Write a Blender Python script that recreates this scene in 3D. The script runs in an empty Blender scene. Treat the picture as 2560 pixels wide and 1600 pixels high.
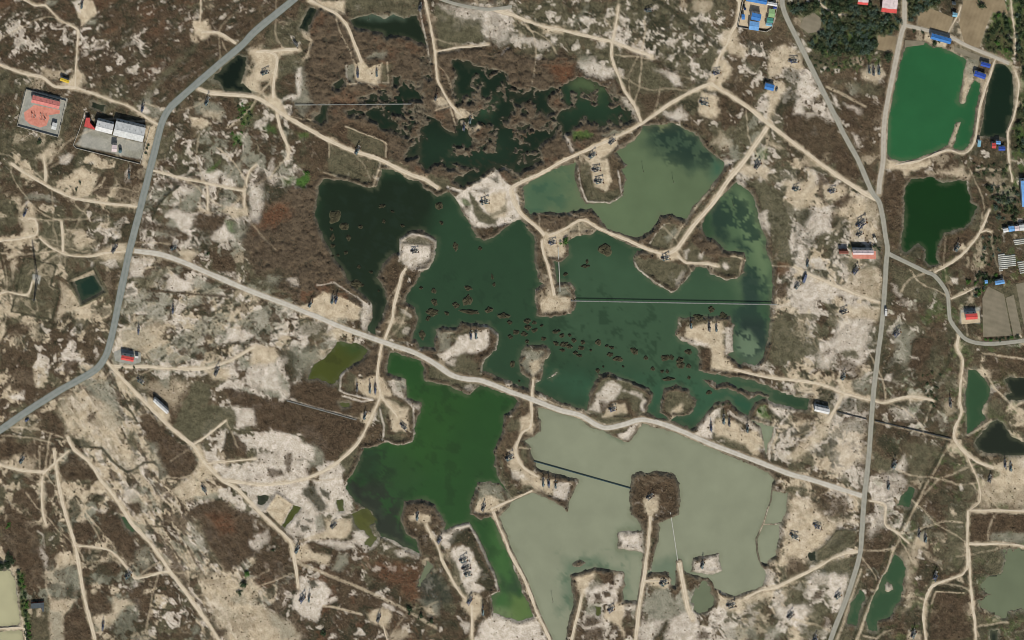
import bpy, bmesh, math, random
import numpy as np

# ------------------------------------------------------------------ camera, sky, sun, exposure
# Plan units: one survey unit = 0.4 m.  Origin in the middle of the site, +Y north.
U = 0.4
scene = bpy.context.scene
COL = scene.collection
random.seed(7)
RNG = np.random.default_rng(11)

ALT = 3000.0                      # the view comes from high up, a little north-west of the site
OFFX, OFFY = -0.09 * ALT, 0.50 * ALT
FRAME = 1024.0                    # metres of ground across the frame
cam_data = bpy.data.cameras.new("camera")
cam = bpy.data.objects.new("camera", cam_data)
COL.objects.link(cam)
cam.location = (OFFX, OFFY, ALT + 1.0)
cam.rotation_euler = (0, 0, 0)
cam_data.sensor_width = 36.0
cam_data.lens = 36.0 * ALT / FRAME
cam_data.shift_x = -OFFX / FRAME
cam_data.shift_y = -OFFY / FRAME
cam_data.clip_start = 10.0
cam_data.clip_end = 30000.0
scene.camera = cam
scene.render.engine = 'CYCLES'
scene.cycles.filter_width = 0.95

SUN_EL, SUN_AZ = math.radians(50), math.radians(7)      # sun stands a little east of south
world = bpy.data.worlds.new("World")
scene.world = world
world.use_nodes = True
wn = world.node_tree
for n in list(wn.nodes):
    wn.nodes.remove(n)
sky = wn.nodes.new("ShaderNodeTexSky")
sky.sky_type = 'NISHITA'
sky.sun_disc = False
sky.sun_elevation = SUN_EL
sky.sun_rotation = math.radians(180) - SUN_AZ
sky.air_density = 1.0
sky.dust_density = 1.5
bg = wn.nodes.new("ShaderNodeBackground")
bg.inputs[1].default_value = 0.10
wo = wn.nodes.new("ShaderNodeOutputWorld")
wn.links.new(sky.outputs[0], bg.inputs[0])
wn.links.new(bg.outputs[0], wo.inputs[0])

sun_data = bpy.data.lights.new("sun", 'SUN')
sun_data.energy = 4.2
sun_data.angle = math.radians(0.53)
sun_data.color = (1.0, 0.965, 0.91)
sun = bpy.data.objects.new("sun", sun_data)
COL.objects.link(sun)
sun.location = (200, -900, 1100)
sun.rotation_euler = (math.radians(90) - SUN_EL, 0, SUN_AZ)

vs = scene.view_settings
vs.view_transform = 'Standard'
vs.look = 'None'
vs.exposure = 0.0
vs.gamma = 1.0
vs.use_curve_mapping = False

# ------------------------------------------------------------------ small helpers
def S2L(c):
    c = c / 255.0
    return c / 12.92 if c <= 0.04045 else ((c + 0.055) / 1.055) ** 2.4

ALB = 0.70                                # display value -> surface albedo under this light
def rgb(r, g, b, k=1.0):
    return (S2L(r) * ALB * k, S2L(g) * ALB * k, S2L(b) * ALB * k, 1.0)

def q(c, r, s):                           # survey sheet (column, row) and positions on that sheet
    v = [float(t) for t in s.split()]
    return [(c * 640 + v[i] / 3.78, r * 400 + v[i + 1] / 3.78) for i in range(0, len(v), 2)]

def g(s):                                 # positions on the overview sheet
    v = [float(t) for t in s.split()]
    return [(v[i] * 1.0583, v[i + 1] * 1.0583) for i in range(0, len(v), 2)]

def W(p, z=0.0):                          # survey -> world metres
    return ((p[0] - 1280.0) * U, (800.0 - p[1]) * U, z)

# ------------------------------------------------------------------ raster fields over the site
x_in = np.arange(-150.0, 2711.0, 2.5)
y_in = np.arange(-150.0, 1751.0, 2.5)
far = np.array([-30000.0, -6000.0, -1500.0, -420.0])
GX = np.concatenate([far, x_in, 2560 - far[::-1]])
GY = np.concatenate([far, y_in, 1600 - far[::-1]])
NX, NY = len(GX), len(GY)
XX, YY = np.meshgrid(GX, GY)

def vnoise(scale, seed, sx=1.0, sy=1.0, ang=0.0, X=None, Y=None):
    X = XX if X is None else X
    Y = YY if Y is None else Y
    rs = np.random.RandomState(seed)
    N = 128
    lat = rs.rand(N, N).astype(np.float32)
    ca, sa = math.cos(ang), math.sin(ang)
    u = (X * ca + Y * sa) / (scale * sx)
    v = (-X * sa + Y * ca) / (scale * sy)
    iu, iv = np.floor(u).astype(np.int64), np.floor(v).astype(np.int64)
    fu, fv = u - iu, v - iv
    fu = fu * fu * (3 - 2 * fu)
    fv = fv * fv * (3 - 2 * fv)
    a, b = iu % N, (iu + 1) % N
    c, d = iv % N, (iv + 1) % N
    return (lat[c, a] * (1 - fu) + lat[c, b] * fu) * (1 - fv) + (lat[d, a] * (1 - fu) + lat[d, b] * fu) * fv

def fbm(scale, seed, octaves=4, gain=0.55, **k):
    t, amp, tot = 0, 1.0, 0
    for o in range(octaves):
        t = t + amp * vnoise(scale / 2 ** o, seed + 31 * o, **k)
        tot += amp
        amp *= gain
    return t / tot

WX = (fbm(26, 101) - 0.5) * 22
WY = (fbm(26, 202) - 0.5) * 22
EDGE = (fbm(11, 303, 4, 0.75) - 0.5) * 3.4          # fine edge wobble, -1..1

FINE = np.clip(0.5 + (fbm(6, 404, 3, 0.8) - 0.5) * 2.4, 0, 1)    # fine mottling, 0..1

def sdist(poly, warp=1.0, pad=60):
    """signed distance (positive inside) of a plan polygon on the raster; returns window and values"""
    P = np.array(poly, float)
    x0, x1 = P[:, 0].min() - pad, P[:, 0].max() + pad
    y0, y1 = P[:, 1].min() - pad, P[:, 1].max() + pad
    i0, i1 = np.searchsorted(GX, x0), np.searchsorted(GX, x1)
    j0, j1 = np.searchsorted(GY, y0), np.searchsorted(GY, y1)
    sl = (slice(j0, j1), slice(i0, i1))
    X = XX[sl] + WX[sl] * warp
    Y = YY[sl] + WY[sl] * warp
    ins = np.zeros(X.shape, bool)
    d2 = np.full(X.shape, 1e12)
    n = len(P)
    for k in range(n):
        ax, ay = P[k]
        bx, by = P[(k + 1) % n]
        ex, ey = bx - ax, by - ay
        L = ex * ex + ey * ey + 1e-9
        tt = np.clip(((X - ax) * ex + (Y - ay) * ey) / L, 0, 1)
        dd = (X - ax - tt * ex) ** 2 + (Y - ay - tt * ey) ** 2
        np.minimum(d2, dd, out=d2)
        if ay != by:
            c = ((ay > Y) != (by > Y)) & (X < (bx - ax) * (Y - ay) / (by - ay) + ax)
            ins ^= c
    d = np.sqrt(d2)
    return sl, np.where(ins, d, -d)

def ldist(line, warp=0.0, pad=40):
    P = np.array(line, float)
    x0, x1 = P[:, 0].min() - pad, P[:, 0].max() + pad
    y0, y1 = P[:, 1].min() - pad, P[:, 1].max() + pad
    i0, i1 = np.searchsorted(GX, x0), np.searchsorted(GX, x1)
    j0, j1 = np.searchsorted(GY, y0), np.searchsorted(GY, y1)
    sl = (slice(j0, j1), slice(i0, i1))
    X = XX[sl] + WX[sl] * warp
    Y = YY[sl] + WY[sl] * warp
    d2 = np.full(X.shape, 1e12)
    for k in range(len(P) - 1):
        ax, ay = P[k]
        ex, ey = P[k + 1] - P[k]
        L = ex * ex + ey * ey + 1e-9
        tt = np.clip(((X - ax) * ex + (Y - ay) * ey) / L, 0, 1)
        np.minimum(d2, (X - ax - tt * ex) ** 2 + (Y - ay - tt * ey) ** 2, out=d2)
    return sl, np.sqrt(d2)

def sstep(a, b, x):
    t = np.clip((x - a) / (b - a), 0, 1)
    return t * t * (3 - 2 * t)

# ground covers
COVERS = ['grass', 'brown', 'red', 'olive', 'dark', 'sand', 'salt', 'mud', 'green', 'reed', 'concrete', 'wet']
CI = {n: i for i, n in enumerate(COVERS)}
WT = np.zeros((12, NY, NX), np.float32)
WT[0] = 1.0

def lay(cls, alpha, sl=(slice(None), slice(None))):
    a = np.clip(alpha, 0, 1).astype(np.float32)
    WT[(slice(None),) + sl] *= (1 - a)
    WT[(CI[cls],) + sl] += a

_nc = {}
def patchnoise(scale, kind):
    key = (scale, kind)
    if key not in _nc:
        sd = int(scale * 13) + 7
        wx, wy = XX + WX * 1.2, YY + WY * 1.2
        if kind == 'p':
            n = fbm(scale * 1.25, sd, 5, 0.64, X=wx, Y=wy)
        elif kind == 'r':                                  # broken veins
            n = 0.22 * (1 - np.abs(fbm(scale * 2.2, sd, 3, 0.6) - 0.5) * 2.6) + 0.9 * fbm(scale * 1.3, sd + 5, 5, 0.68)
        elif kind == 's':                                  # streaks running NE-SW
            n = 0.6 * fbm(scale, sd, 5, 0.68, sx=2.6, sy=0.7, ang=-0.5) + 0.4 * fbm(scale, sd + 3, 5, 0.66)
        else:                                              # 'd' streaks running NW-SE
            n = 0.65 * fbm(scale, sd, 5, 0.68, sx=3.0, sy=0.7, ang=0.95) + 0.35 * fbm(scale, sd + 3, 5, 0.66)
        core = n[4:-4, 4:-4]
        qs = np.quantile(core[::4, ::4], np.linspace(0, 1, 101))
        _nc[key] = np.interp(n, qs, np.linspace(0, 1, 101)).astype(np.float32)
    return _nc[key]

def mix(poly, cls, frac, scale=30, kind='p', soft=18, hard=0.07, amt=0.97, warp=2.0):
    """scatter a cover over a share of an area, in patches"""
    sl, sd = sdist(poly, warp)
    n = patchnoise(scale, kind)[sl]
    f = frac * sstep(-soft, soft, sd)
    lay(cls, amt * (0.8 + 0.2 * FINE[sl]) * sstep(1 - f - hard, 1 - f + hard, n) * sstep(-soft, -soft * 0.2, sd), sl)

def area(poly, cls, soft=3.0, amt=1.0, warp=0.6, grow=0.0, rough=1.8):
    if warp > 0.15:
        warp, rough = warp * 1.25, rough + 0.35 * soft
    sl, sd = sdist(poly, warp)
    lay(cls, amt * sstep(-soft, soft, sd + grow + EDGE[sl] * rough), sl)

def stroke(line, cls, w, soft=1.5, amt=1.0, warp=0.15, rough=1.0):
    sl, d = ldist(line, warp)
    lay(cls, amt * sstep(w / 2 + soft, w / 2 - soft, d + EDGE[sl] * rough), sl)

WF = np.full((NY, NX), -200.0)
WID = np.zeros((NY, NX), np.int16)
def water(wid, poly, warp=0.5, rough=2.4):
    sl, sd = sdist(poly, warp)
    sd = sd + EDGE[sl] * rough
    WID[sl] = np.where(sd > -14, np.where(sd > WF[sl], wid, WID[sl]), WID[sl])
    WF[sl] = np.maximum(WF[sl], sd)
def land(poly, warp=0.5, rough=2.6):
    sl, sd = sdist(poly, warp)
    sd = sd + EDGE[sl] * rough
    WF[sl] = np.minimum(WF[sl], -sd)
def landline(line, w, warp=0.1):
    sl, d = ldist(line, warp)
    WF[sl] = np.minimum(WF[sl], d - w / 2)
# ------------------------------------------------------------------ site survey: roads and tracks
# name, kind, width (survey units), centre line
ROADS = [
 ('asphalt_road', 'asphalt', 17, [(790,-48),(733,0),(640,76),(606,112),(548,160),(489,212),(445,250),(423,272),(410,294),(402,315),(392,355),(381,400),(344,548),(320,643),(288,800),(274,862),(265,888),(249,914),(222,935),(148,977),(53,1038),(0,1075),(-80,1120)]),
 ('asphalt_road', 'worn', 12, [(1950,-60),(1954,-10),(1962,32),(1997,106),(2039,190),(2079,272),(2110,336),(2145,400),(2179,477),(2200,511),(2214,590),(2219,625),(2216,654),(2211,731),(2206,800),(2190,927),(2182,1001),(2174,1117),(2166,1200),(2161,1240),(2155,1327),(2150,1385),(2129,1459),(2105,1525),(2084,1578),(2066,1630)]),
 ('gravel_road', 'gravel', 12, [(2261,-60),(2261,53),(2253,87),(2230,198),(2211,304),(2208,400),(2200,450),(2197,485)]),
 ('gravel_road', 'gravel', 9, q(3,0,"1300 240 1500 285 1700 340 1900 440 2130 535 2280 600")),
 ('gravel_road', 'worn', 10, [(2219,633),(2256,651),(2312,678),(2338,691),(2367,731),(2372,770),(2376,800),(2396,829),(2415,848),(2449,858),(2502,858),(2600,846)]),
 ('gravel_road', 'pale', 12, [(336,627),(397,635),(455,654),(529,686),(640,733),(706,757),(785,789),(870,824),(952,853),(1037,882),(1090,911),(1130,938),(1169,948),(1209,953),(1280,981),(1328,998),(1399,1025),(1452,1038),(1492,1062),(1518,1070),(1558,1062),(1605,1049),(1672,1065),(1783,1112),(1888,1152),(1973,1184),(2031,1200),(2155,1240)]),
 ('gravel_road', 'worn', 8, q(1,0,"1680 -30 1900 40 2150 85 2300 80 2419 60")),
]
T = []
def tk(w, line): T.append((w * .80, line))
tk(11, [(1777,209),(1730,228),(1677,259),(1603,310),(1545,341),(1465,376),(1412,400),(1346,437),(1280,469),(1283,500),(1306,538),(1346,572),(1362,588)])
tk(12, [(1777,209),(1809,228),(1862,262),(1920,308),(1973,349),(2036,397),(2079,429),(2158,482),(2193,500)])
tk(14, [(1918,318),(1862,400),(1825,445),(1783,506),(1730,569),(1693,620),(1672,633)])
tk(9,  [(1663,635),(1624,625),(1571,601),(1492,569),(1465,551),(1447,551),(1412,572),(1394,582),(1372,590)])
tk(9, q(2,1,"280 760 300 870 340 1000 380 1180 400 1280"))
tk(8, q(2,1,"1560 900 1650 970 1850 980 1950 1010"))
tk(8, q(1,0,"1590 -40 1650 250 1690 500 1720 770 1850 1000 1950 1100"))
tk(10, q(1,0,"500 0 760 130 860 240 950 460 1000 600"))
tk(12, [(495,222),(530,233),(608,238),(640,243),(680,265),(720,294),(825,352),(878,376),(944,397),(1010,429),(1063,450),(1095,471)])
tk(10, q(1,0,"160 930 170 750 200 550 120 490 0 490"))
tk(8, q(1,0,"120 490 260 470 400 470"))
tk(9, q(1,0,"200 1080 240 1250 310 1400 300 1500"))
tk(6, q(1,0,"1700 490 1900 450 2050 440 2200 420"))
tk(9, [(1222,21),(1280,37),(1346,63),(1412,77),(1465,90),(1534,106),(1584,124),(1632,140)])
tk(8, q(2,0,"1010 60 950 400 940 530 1000 700 1060 850 1150 980 1220 1150"))
tk(8, q(2,0,"2150 -30 2130 200 2080 290 2030 420 1950 560 1900 760"))
tk(8, q(2,2,"190 740 195 640 205 560"))
tk(8, q(2,2,"180 760 180 1000 100 1060 40 1200 40 1280 100 1390 250 1480"))
tk(9, [(1016,671),(1005,686),(997,717),(984,770),(981,800),(960,853)])
tk(9, [(955,858),(944,927),(944,959),(952,990),(931,1038),(915,1070),(891,1112),(846,1154),(809,1178),(770,1194),(720,1206),(650,1212),(560,1200)])
tk(8, q(1,2,"1180 720 1290 850 1340 920"))
tk(10, [(268,905),(317,959),(423,1065),(484,1115),(503,1144),(516,1162),(555,1200),(590,1220),(640,1271),(680,1311),(727,1356),(738,1412),(746,1470)])
tk(5, q(0,2,"1830 1180 2000 1060 2140 950"))
tk(6, q(0,2,"1950 1360 2200 1330 2419 1310"))
tk(9, q(0,2,"1080 440 1400 440 1650 460 1930 460 2200 370 2419 240"))
tk(10, [(169,1091),(185,1123),(225,1157),(252,1200),(286,1240),(331,1311),(384,1369),(429,1433),(476,1496),(516,1552),(545,1600),(570,1640)])
tk(6, q(0,2,"650 1240 430 1440 400 1512 400 1812 440 1942"))
tk(8, q(0,2,"-60 1350 200 1420 430 1440"))
tk(11, q(0,3,"510 -280 550 0 600 250 650 420 720 660 770 950 820 1200 910 1560"))
tk(7, q(0,3,"720 620 1000 650 1100 720 1200 830 1280 930 1500 880 1600 870"))
tk(7, q(0,1,"-40 770 200 740 350 700 330 560 260 560"))
tk(6, q(0,1,"380 740 500 840 650 900 850 910 1000 880 1220 860"))
tk(7, q(0,1,"600 870 590 700 580 580"))
tk(8, q(0,1,"100 30 280 150 480 260 700 360 1000 410 1300 440"))
tk(7, q(0,1,"410 -40 430 60 430 200"))
tk(6, q(0,1,"1440 100 1750 180 2000 230 2310 290 2330 200 2360 100 2419 40"))
tk(7, q(0,1,"2310 290 2310 450"))
tk(6, q(0,1,"1960 250 1960 480"))
tk(5, q(0,0,"180 -30 330 50 430 50 560 180 720 270 740 330 720 600 710 820"))
tk(8, q(0,0,"-60 600 0 610 200 690 400 730 520 820 700 830 1000 930 1200 1000 1400 1120 1500 1180"))
tk(8, q(0,0,"1900 310 2060 310 2230 410"))
tk(4, q(0,0,"1900 -20 1890 220"))
tk(6, q(0,1,"-60 1300 60 1245 260 1275 310 1150"))
tk(7, q(1,3,"1610 420 1700 600 1780 800 1900 1020 1980 1120"))
tk(8, q(1,3,"2040 1180 2040 1250 2045 1560"))
tk(9, [(1232,1279),(1280,1390),(1312,1451),(1346,1539),(1385,1620)])
tk(6, [(1228,1272),(1280,1250),(1330,1227)])
tk(11, q(2,3,"1310 340 1290 600 1240 950 1200 1200 1165 1560"))
tk(8, q(2,3,"1250 955 1400 960"))
tk(8, q(2,3,"660 1080 620 1280 550 1560"))
tk(14, q(2,3,"1580 780 1620 1000 1660 1200 1710 1320"))
tk(9, [(1836,924),(1920,943),(1986,951),(2052,961),(2100,980),(2132,988),(2182,1001),(2211,1006),(2272,993),(2333,1001)])
tk(8, q(3,2,"700 720 640 840 560 980"))
tk(7, q(3,1,"240 1010 600 1170 1050 1350"))
tk(7, q(3,1,"2090 470 2010 670 1830 900 1580 1060"))
tk(6, q(3,1,"2010 680 2060 665 2110 680"))
tk(5, q(3,1,"1730 1310 1970 1200"))
tk(9, q(3,3,"850 680 700 700 430 840 100 1000 -60 1040 -220 1120"))
tk(5, q(3,0,"2290 -30 2330 300 2335 520"))
tk(6, q(3,0,"2330 660 2370 800 2330 1080 2270 1250 2280 1512 2310 1720"))
tk(7, q(3,0,"2150 560 2050 850 2000 1050 1950 1350 1850 1450 1700 1420 1500 1490 1400 1530 1200 1560"))
tk(9, q(3,2,"1800 140 1790 260 1840 380 1820 600 1810 760 1830 870 1770 1020 1760 1120 1850 1240 1990 1340 2130 1400"))
tk(5, q(3,2,"1860 1240 1990 1540 2000 1712 1890 1802"))
tk(8, q(3,3,"1890 290 1885 600 1890 800 1830 890 1560 1000 1490 1130 1470 1300 1500 1560"))
tk(8, q(3,3,"1895 650 1920 1050 1960 1400 1960 1560"))
tk(8, q(3,3,"1910 290 2200 290 2480 300"))
tk(8, q(3,3,"1900 600 2300 610 2480 650"))
tk(5, q(3,0,"480 0 500 50 640 130 720 140"))
tk(5, q(3,0,"1820 60 1800 130 1740 240 1700 320"))
tk(6, q(0,3,"-40 1410 220 1400 240 1512 250 1560"))
tk(6, q(3,3,"960 190 1110 240 1110 420 1220 500 1330 600"))
tk(5, q(1,3,"1200 1380 1240 1512"))

# ------------------------------------------------------------------ site survey: water
MAIN = (q(1,1,"650 180 800 195 950 240 1135 275 1190 90 1260 90 1390 140 1440 190 1540 215 1570 265 1720 360 1830 310 1880 350 1940 480 2000 590 2090 740 2150 765 2270 720 2419 600")
  + q(2,1,"80 560 140 640 210 720 320 700 800 650 1110 815 1450 890 1560 860 1700 720 1800 640 1820 540 1880 440 2060 270 2130 215 2250 300 2330 480 2340 600 2400 760")
  + q(3,1,"0 900 40 1010 40 1200 25 1512") + q(2,2,"2419 150 2380 350 2290 440 2200 400 2100 480 2300 590 2419 630")
  + q(3,2,"0 640 200 710 390 750 370 860 240 840 0 760")
  + q(2,2,"2419 740 2300 790 2250 860 2230 930 2110 830 2050 760 1900 800 1830 900 1760 1010 1690 1040 1650 1010 1400 930 1270 880 700 870 450 770 200 660 0 605")
  + q(1,2,"2419 590 2140 480 2120 420 1690 270 1560 260 1510 180 1300 220 1050 100")
  + q(1,1,"1100 1500 1110 1370 1000 1250 880 1150 780 980 640 760 560 520 590 250"))
MARSH = (q(1,0,"940 920 1340 800 1560 770 1570 1000 1700 1080 1880 1260 1890 900 1850 560 1960 590 2250 660 2419 740") + q(2,0,"0 780 250 860 420 830 440 1180 360 1300 250 1400 60 1512") + q(1,0,"2419 1600 1800 1600 1560 1540 1500 1300 1350 1260 1080 1120 950 1050"))
WATER = [  # id, warp, outline
 (1, .4, MAIN),
 (2, 1.0, MARSH),
 # reed marsh north of the causeway: the larger pools
 (2, 1.6, q(1,0,"1880 570 1960 600 2250 700 2400 760 2400 900 2300 960 2000 920 1890 890 1900 760")),
 (2, 1.6, q(1,0,"980 930 1200 880 1250 940 1080 980")), (2, 1.6, q(1,0,"1340 860 1560 800 1560 950 1400 970")),
 (2, 1.4, q(1,0,"1010 1060 1200 1035 1330 1190 1350 1245 1180 1205 1080 1120")),
 (2, 1.4, q(1,0,"1500 1020 1600 1010 1700 1150 1900 1290 2250 1320 2419 1420 2419 1560 1560 1560 1520 1400 1570 1230 1480 1130")),
 (2, 1.4, q(1,0,"2000 960 2230 930 2240 1100 2130 1130 2050 1010")),
 (2, 1.4, q(2,0,"430 830 600 750 700 740 900 830 1050 950 1120 1080 1140 1160 900 1200 700 1150 560 1200 490 1300 430 1200 380 1150 560 1000 500 950")),
 (2, 1.5, q(2,0,"0 880 220 870 240 950 0 960")), (2, 1.5, q(2,0,"0 1350 250 1380 250 1500 0 1512")),
 (2, 1.4, q(1,1,"1880 200 1990 130 2150 40 2419 60 2250 100 2060 180 1960 250")),
 (2, 1.3, q(1,1,"1570 0 1800 0 1700 60 1600 90")), (2, 1.4, q(2,1,"0 30 200 -20 250 20 0 120")),
 (2, 1.5, q(1,0,"1560 560 1640 560 1640 760 1580 700")), (2, 1.5, q(1,0,"1290 700 1350 720 1350 830 1300 820")), (2, 1.4, q(1,0,"600 1000 680 980 650 1160 560 1130")), (2, 1.5, q(1,0,"2260 960 2419 960 2419 1060 2300 1060")),
 (2, 1.5, q(1,0,"2130 1100 2330 1090 2419 1180 2300 1240 2200 1180")), (2, 1.5, q(1,0,"1420 1330 1520 1300 1530 1480 1440 1500")), (2, 1.5, q(1,0,"740 800 820 760 800 830 720 840")), (2, 1.5, q(2,0,"200 1000 330 980 380 1060 300 1100 180 1060")),
 (2, 1.5, q(2,0,"200 1250 320 1230 330 1330 240 1360")), (2, 1.5, q(2,0,"40 1180 160 1160 180 1230 60 1260")), (2, 1.5, q(1,0,"860 1040 980 1060 960 1100 880 1090")), (2, 1.5, q(2,0,"80 1010 160 1000 170 1060 90 1060")),
 (3, .6, q(1,0,"900 190 1100 130 1230 185 1300 150 1400 195 1510 150 1570 300 1600 430 1450 355 1280 330 1230 360 1190 310 1050 285 930 260")),
 (4, .2, q(1,0,"510 75 570 90 480 290 410 270")),
 (4, .6, q(0,0,"2250 520 2330 540 2310 680 2260 790 2390 870 2370 890 2120 860 2080 780 2000 750 2150 600")),
 (5, .4, q(2,1,"100 270 300 130 600 20 580 150 640 320 700 410 930 420 1050 340 1070 180 1040 90 1100 50") + q(2,0,"980 1450 1150 1330 1250 1200 1500 1170 1700 1250 1880 1450 1980 1512")
        + q(2,1,"2010 60 2000 100 1880 250 1740 420 1650 570 1500 510 1400 520 1340 650 1190 740 1100 720 900 650 850 580 770 460 650 460 480 530 300 550 200 540 120 450")),
 (6, .5, q(1,2,"760 200 900 230 950 210 1060 290 1000 370 880 450 780 560 720 620 590 560 490 570 520 470 640 370 740 250")),
 (6, .4, q(1,2,"780 780 890 790 880 820 820 830")),
 (7, .4, q(1,2,"1260 310 1330 320 1560 390 1590 460 1580 570 1850 640 2020 710 2110 620 2330 710 2419 720 2470 770 2419 850 2350 900 2330 1050 2290 1150 2250 1250 2270 1400 2419 1470")
        + q(1,3,"2419 30 2419 180 2300 50 2100 20 2040 200 2030 330 2130 380 2220 350 2280 420 2419 750") + q(2,3,"0 800 100 1050 200 1290 100 1330 0 1315")
        + q(1,3,"2419 1315 2240 1270 2230 1100 2290 1060 2260 900 2160 680 2020 410 1760 480 1790 420 1690 230 1560 190 1400 210 1370 400 1420 500 1500 560 1540 690 1190 540 1150 480 1090 300 940 200 850 100 870 0")
        + q(1,2,"920 1470 1000 1280 1020 1220 1140 1200 1240 1150 1380 1100 1500 1000 1560 870 1560 780 1430 740 1420 560 1290 530 1240 500")),
 (8, .4, q(2,2,"240 830 400 860 650 950 720 1010 900 1080 1110 1165 1240 985 1440 1040 1700 1130 2050 1290 2419 1450") + q(3,2,"0 1440 60 1512") + q(3,3,"40 40 50 110 180 130 190 160 150 350 120 420 100 440 110 560 70 720 0 780")
        + q(2,3,"2419 800 2330 760 2400 900 2360 1020 2100 1100 1920 1040 1860 930 1700 900 1560 800 1540 1000 1500 980 1300 960 1230 980 1190 1130 1060 1150 1060 880 900 840 780 830 560 900 560 1050 590 1180 520 1400 500 1560 400 1560 250 1250 0 640")
        + q(1,3,"2419 640 2300 350 2419 220") + q(2,3,"0 190 190 110 380 160 540 210 620 50 600 0") + q(2,2,"600 1512 250 1400 190 1280 80 1180 270 1050 270 960")),
 (9, .25, q(3,0,"1350 410 1480 400 1560 450 1640 460 1720 480 1880 570 1850 700 1805 960 1840 990 1870 980 1920 800 1960 760 2000 790 2000 900 1960 1050 1920 1300 1870 1430 1800 1440 1750 1400 1830 1150 1780 1160 1700 1380 1440 1500 1280 1540 1150 1490 1110 1440 1130 1200 1200 850 1260 600 1300 450")),
 (10, .25, q(3,0,"2150 610 2230 610 2310 700 2320 900 2310 1080 2260 1300 2010 1290 2060 1000 2110 750")),
 (11, .4, q(3,1,"1360 190 1550 160 1640 220 1880 200 1910 400 1970 450 1920 590 1850 640 1650 690 1610 800 1590 890 1620 980 1540 1000 1490 950 1500 850 1430 790 1300 880 1255 850 1290 500 1300 260")),
 (12, .4, q(3,2,"1900 470 1960 460 2050 560 2110 660 2090 760 2020 860 2060 930 1930 1050 1880 1080 1880 900 1870 750 1890 600")),
 (13, .5, q(3,2,"2100 980 2170 950 2230 980 2290 1110 2400 1160 2480 1200 2480 1290 2240 1280 2000 1240 1960 1170")),
 (13, .6, q(3,2,"2230 570 2290 550 2480 560 2480 740 2280 770 2250 730 2310 700")),
 (12, .4, q(3,3,"1200 700 1250 750 1300 830 1280 950 1250 1150 1190 1220 1160 1300 1030 1340 1030 1430 950 1420 930 1320 1000 1120 1100 900 1170 770")),
 (12, .4, q(3,3,"870 1050 930 1120 890 1180 840 1390 740 1360 790 1180")),
 (12, .4, q(3,3,"1260 160 1340 70 1390 100 1340 260 1230 240")),
 (14, 1.6, q(3,3,"2250 680 2400 650 2500 900 2500 1250 2200 1300 2020 1230 1970 1150 2100 1090 1970 990 2050 930 2200 900 2280 800")),
 (13, .4, q(3,3,"380 705 440 690 450 760 390 765")), (13, .1, q(3,3,"2105 1430 2170 1430 2170 1560 2105 1560")),
 (15, .3, q(0,1,"710 1150 880 1090 965 1240 765 1330")),
 (16, .2, q(0,3,"-60 870 90 860 140 970 190 1340 150 1380 -60 1390")), (16, .2, q(0,3,"-60 1445 210 1425 240 1560 -60 1560")),
 (12, .5, q(0,3,"1130 350 1190 370 1290 490 1240 500")),
 (13, .3, q(1,3,"20 160 150 150 70 250 20 230")), (6, .3, q(1,3,"350 240 420 270 270 460 250 440")), (6, .5, q(1,3,"750 190 810 200 820 290 770 310")),
 (6, .5, q(1,3,"900 320 1050 280 1150 380 1060 430 1090 480 1150 560 1080 640 1030 600 1080 540 940 430")),
 (14, .5, q(1,3,"1540 860 1620 780 1660 830 1600 930 1540 1000")),
 (14, .4, q(2,3,"1780 930 1860 930 1950 1130 1920 1210 1750 1260 1700 1230 1710 1120")),
 (8, .3, q(2,2,"2270 950 2419 1005 2470 1015 2400 1270 2370 1090 2350 1020")),
 (4, .3, q(0,0,"870 965 995 1000 980 1050 865 1015")),
 (6, .5, q(2,3,"790 1200 850 1200 850 1280 800 1290")),
]
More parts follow.
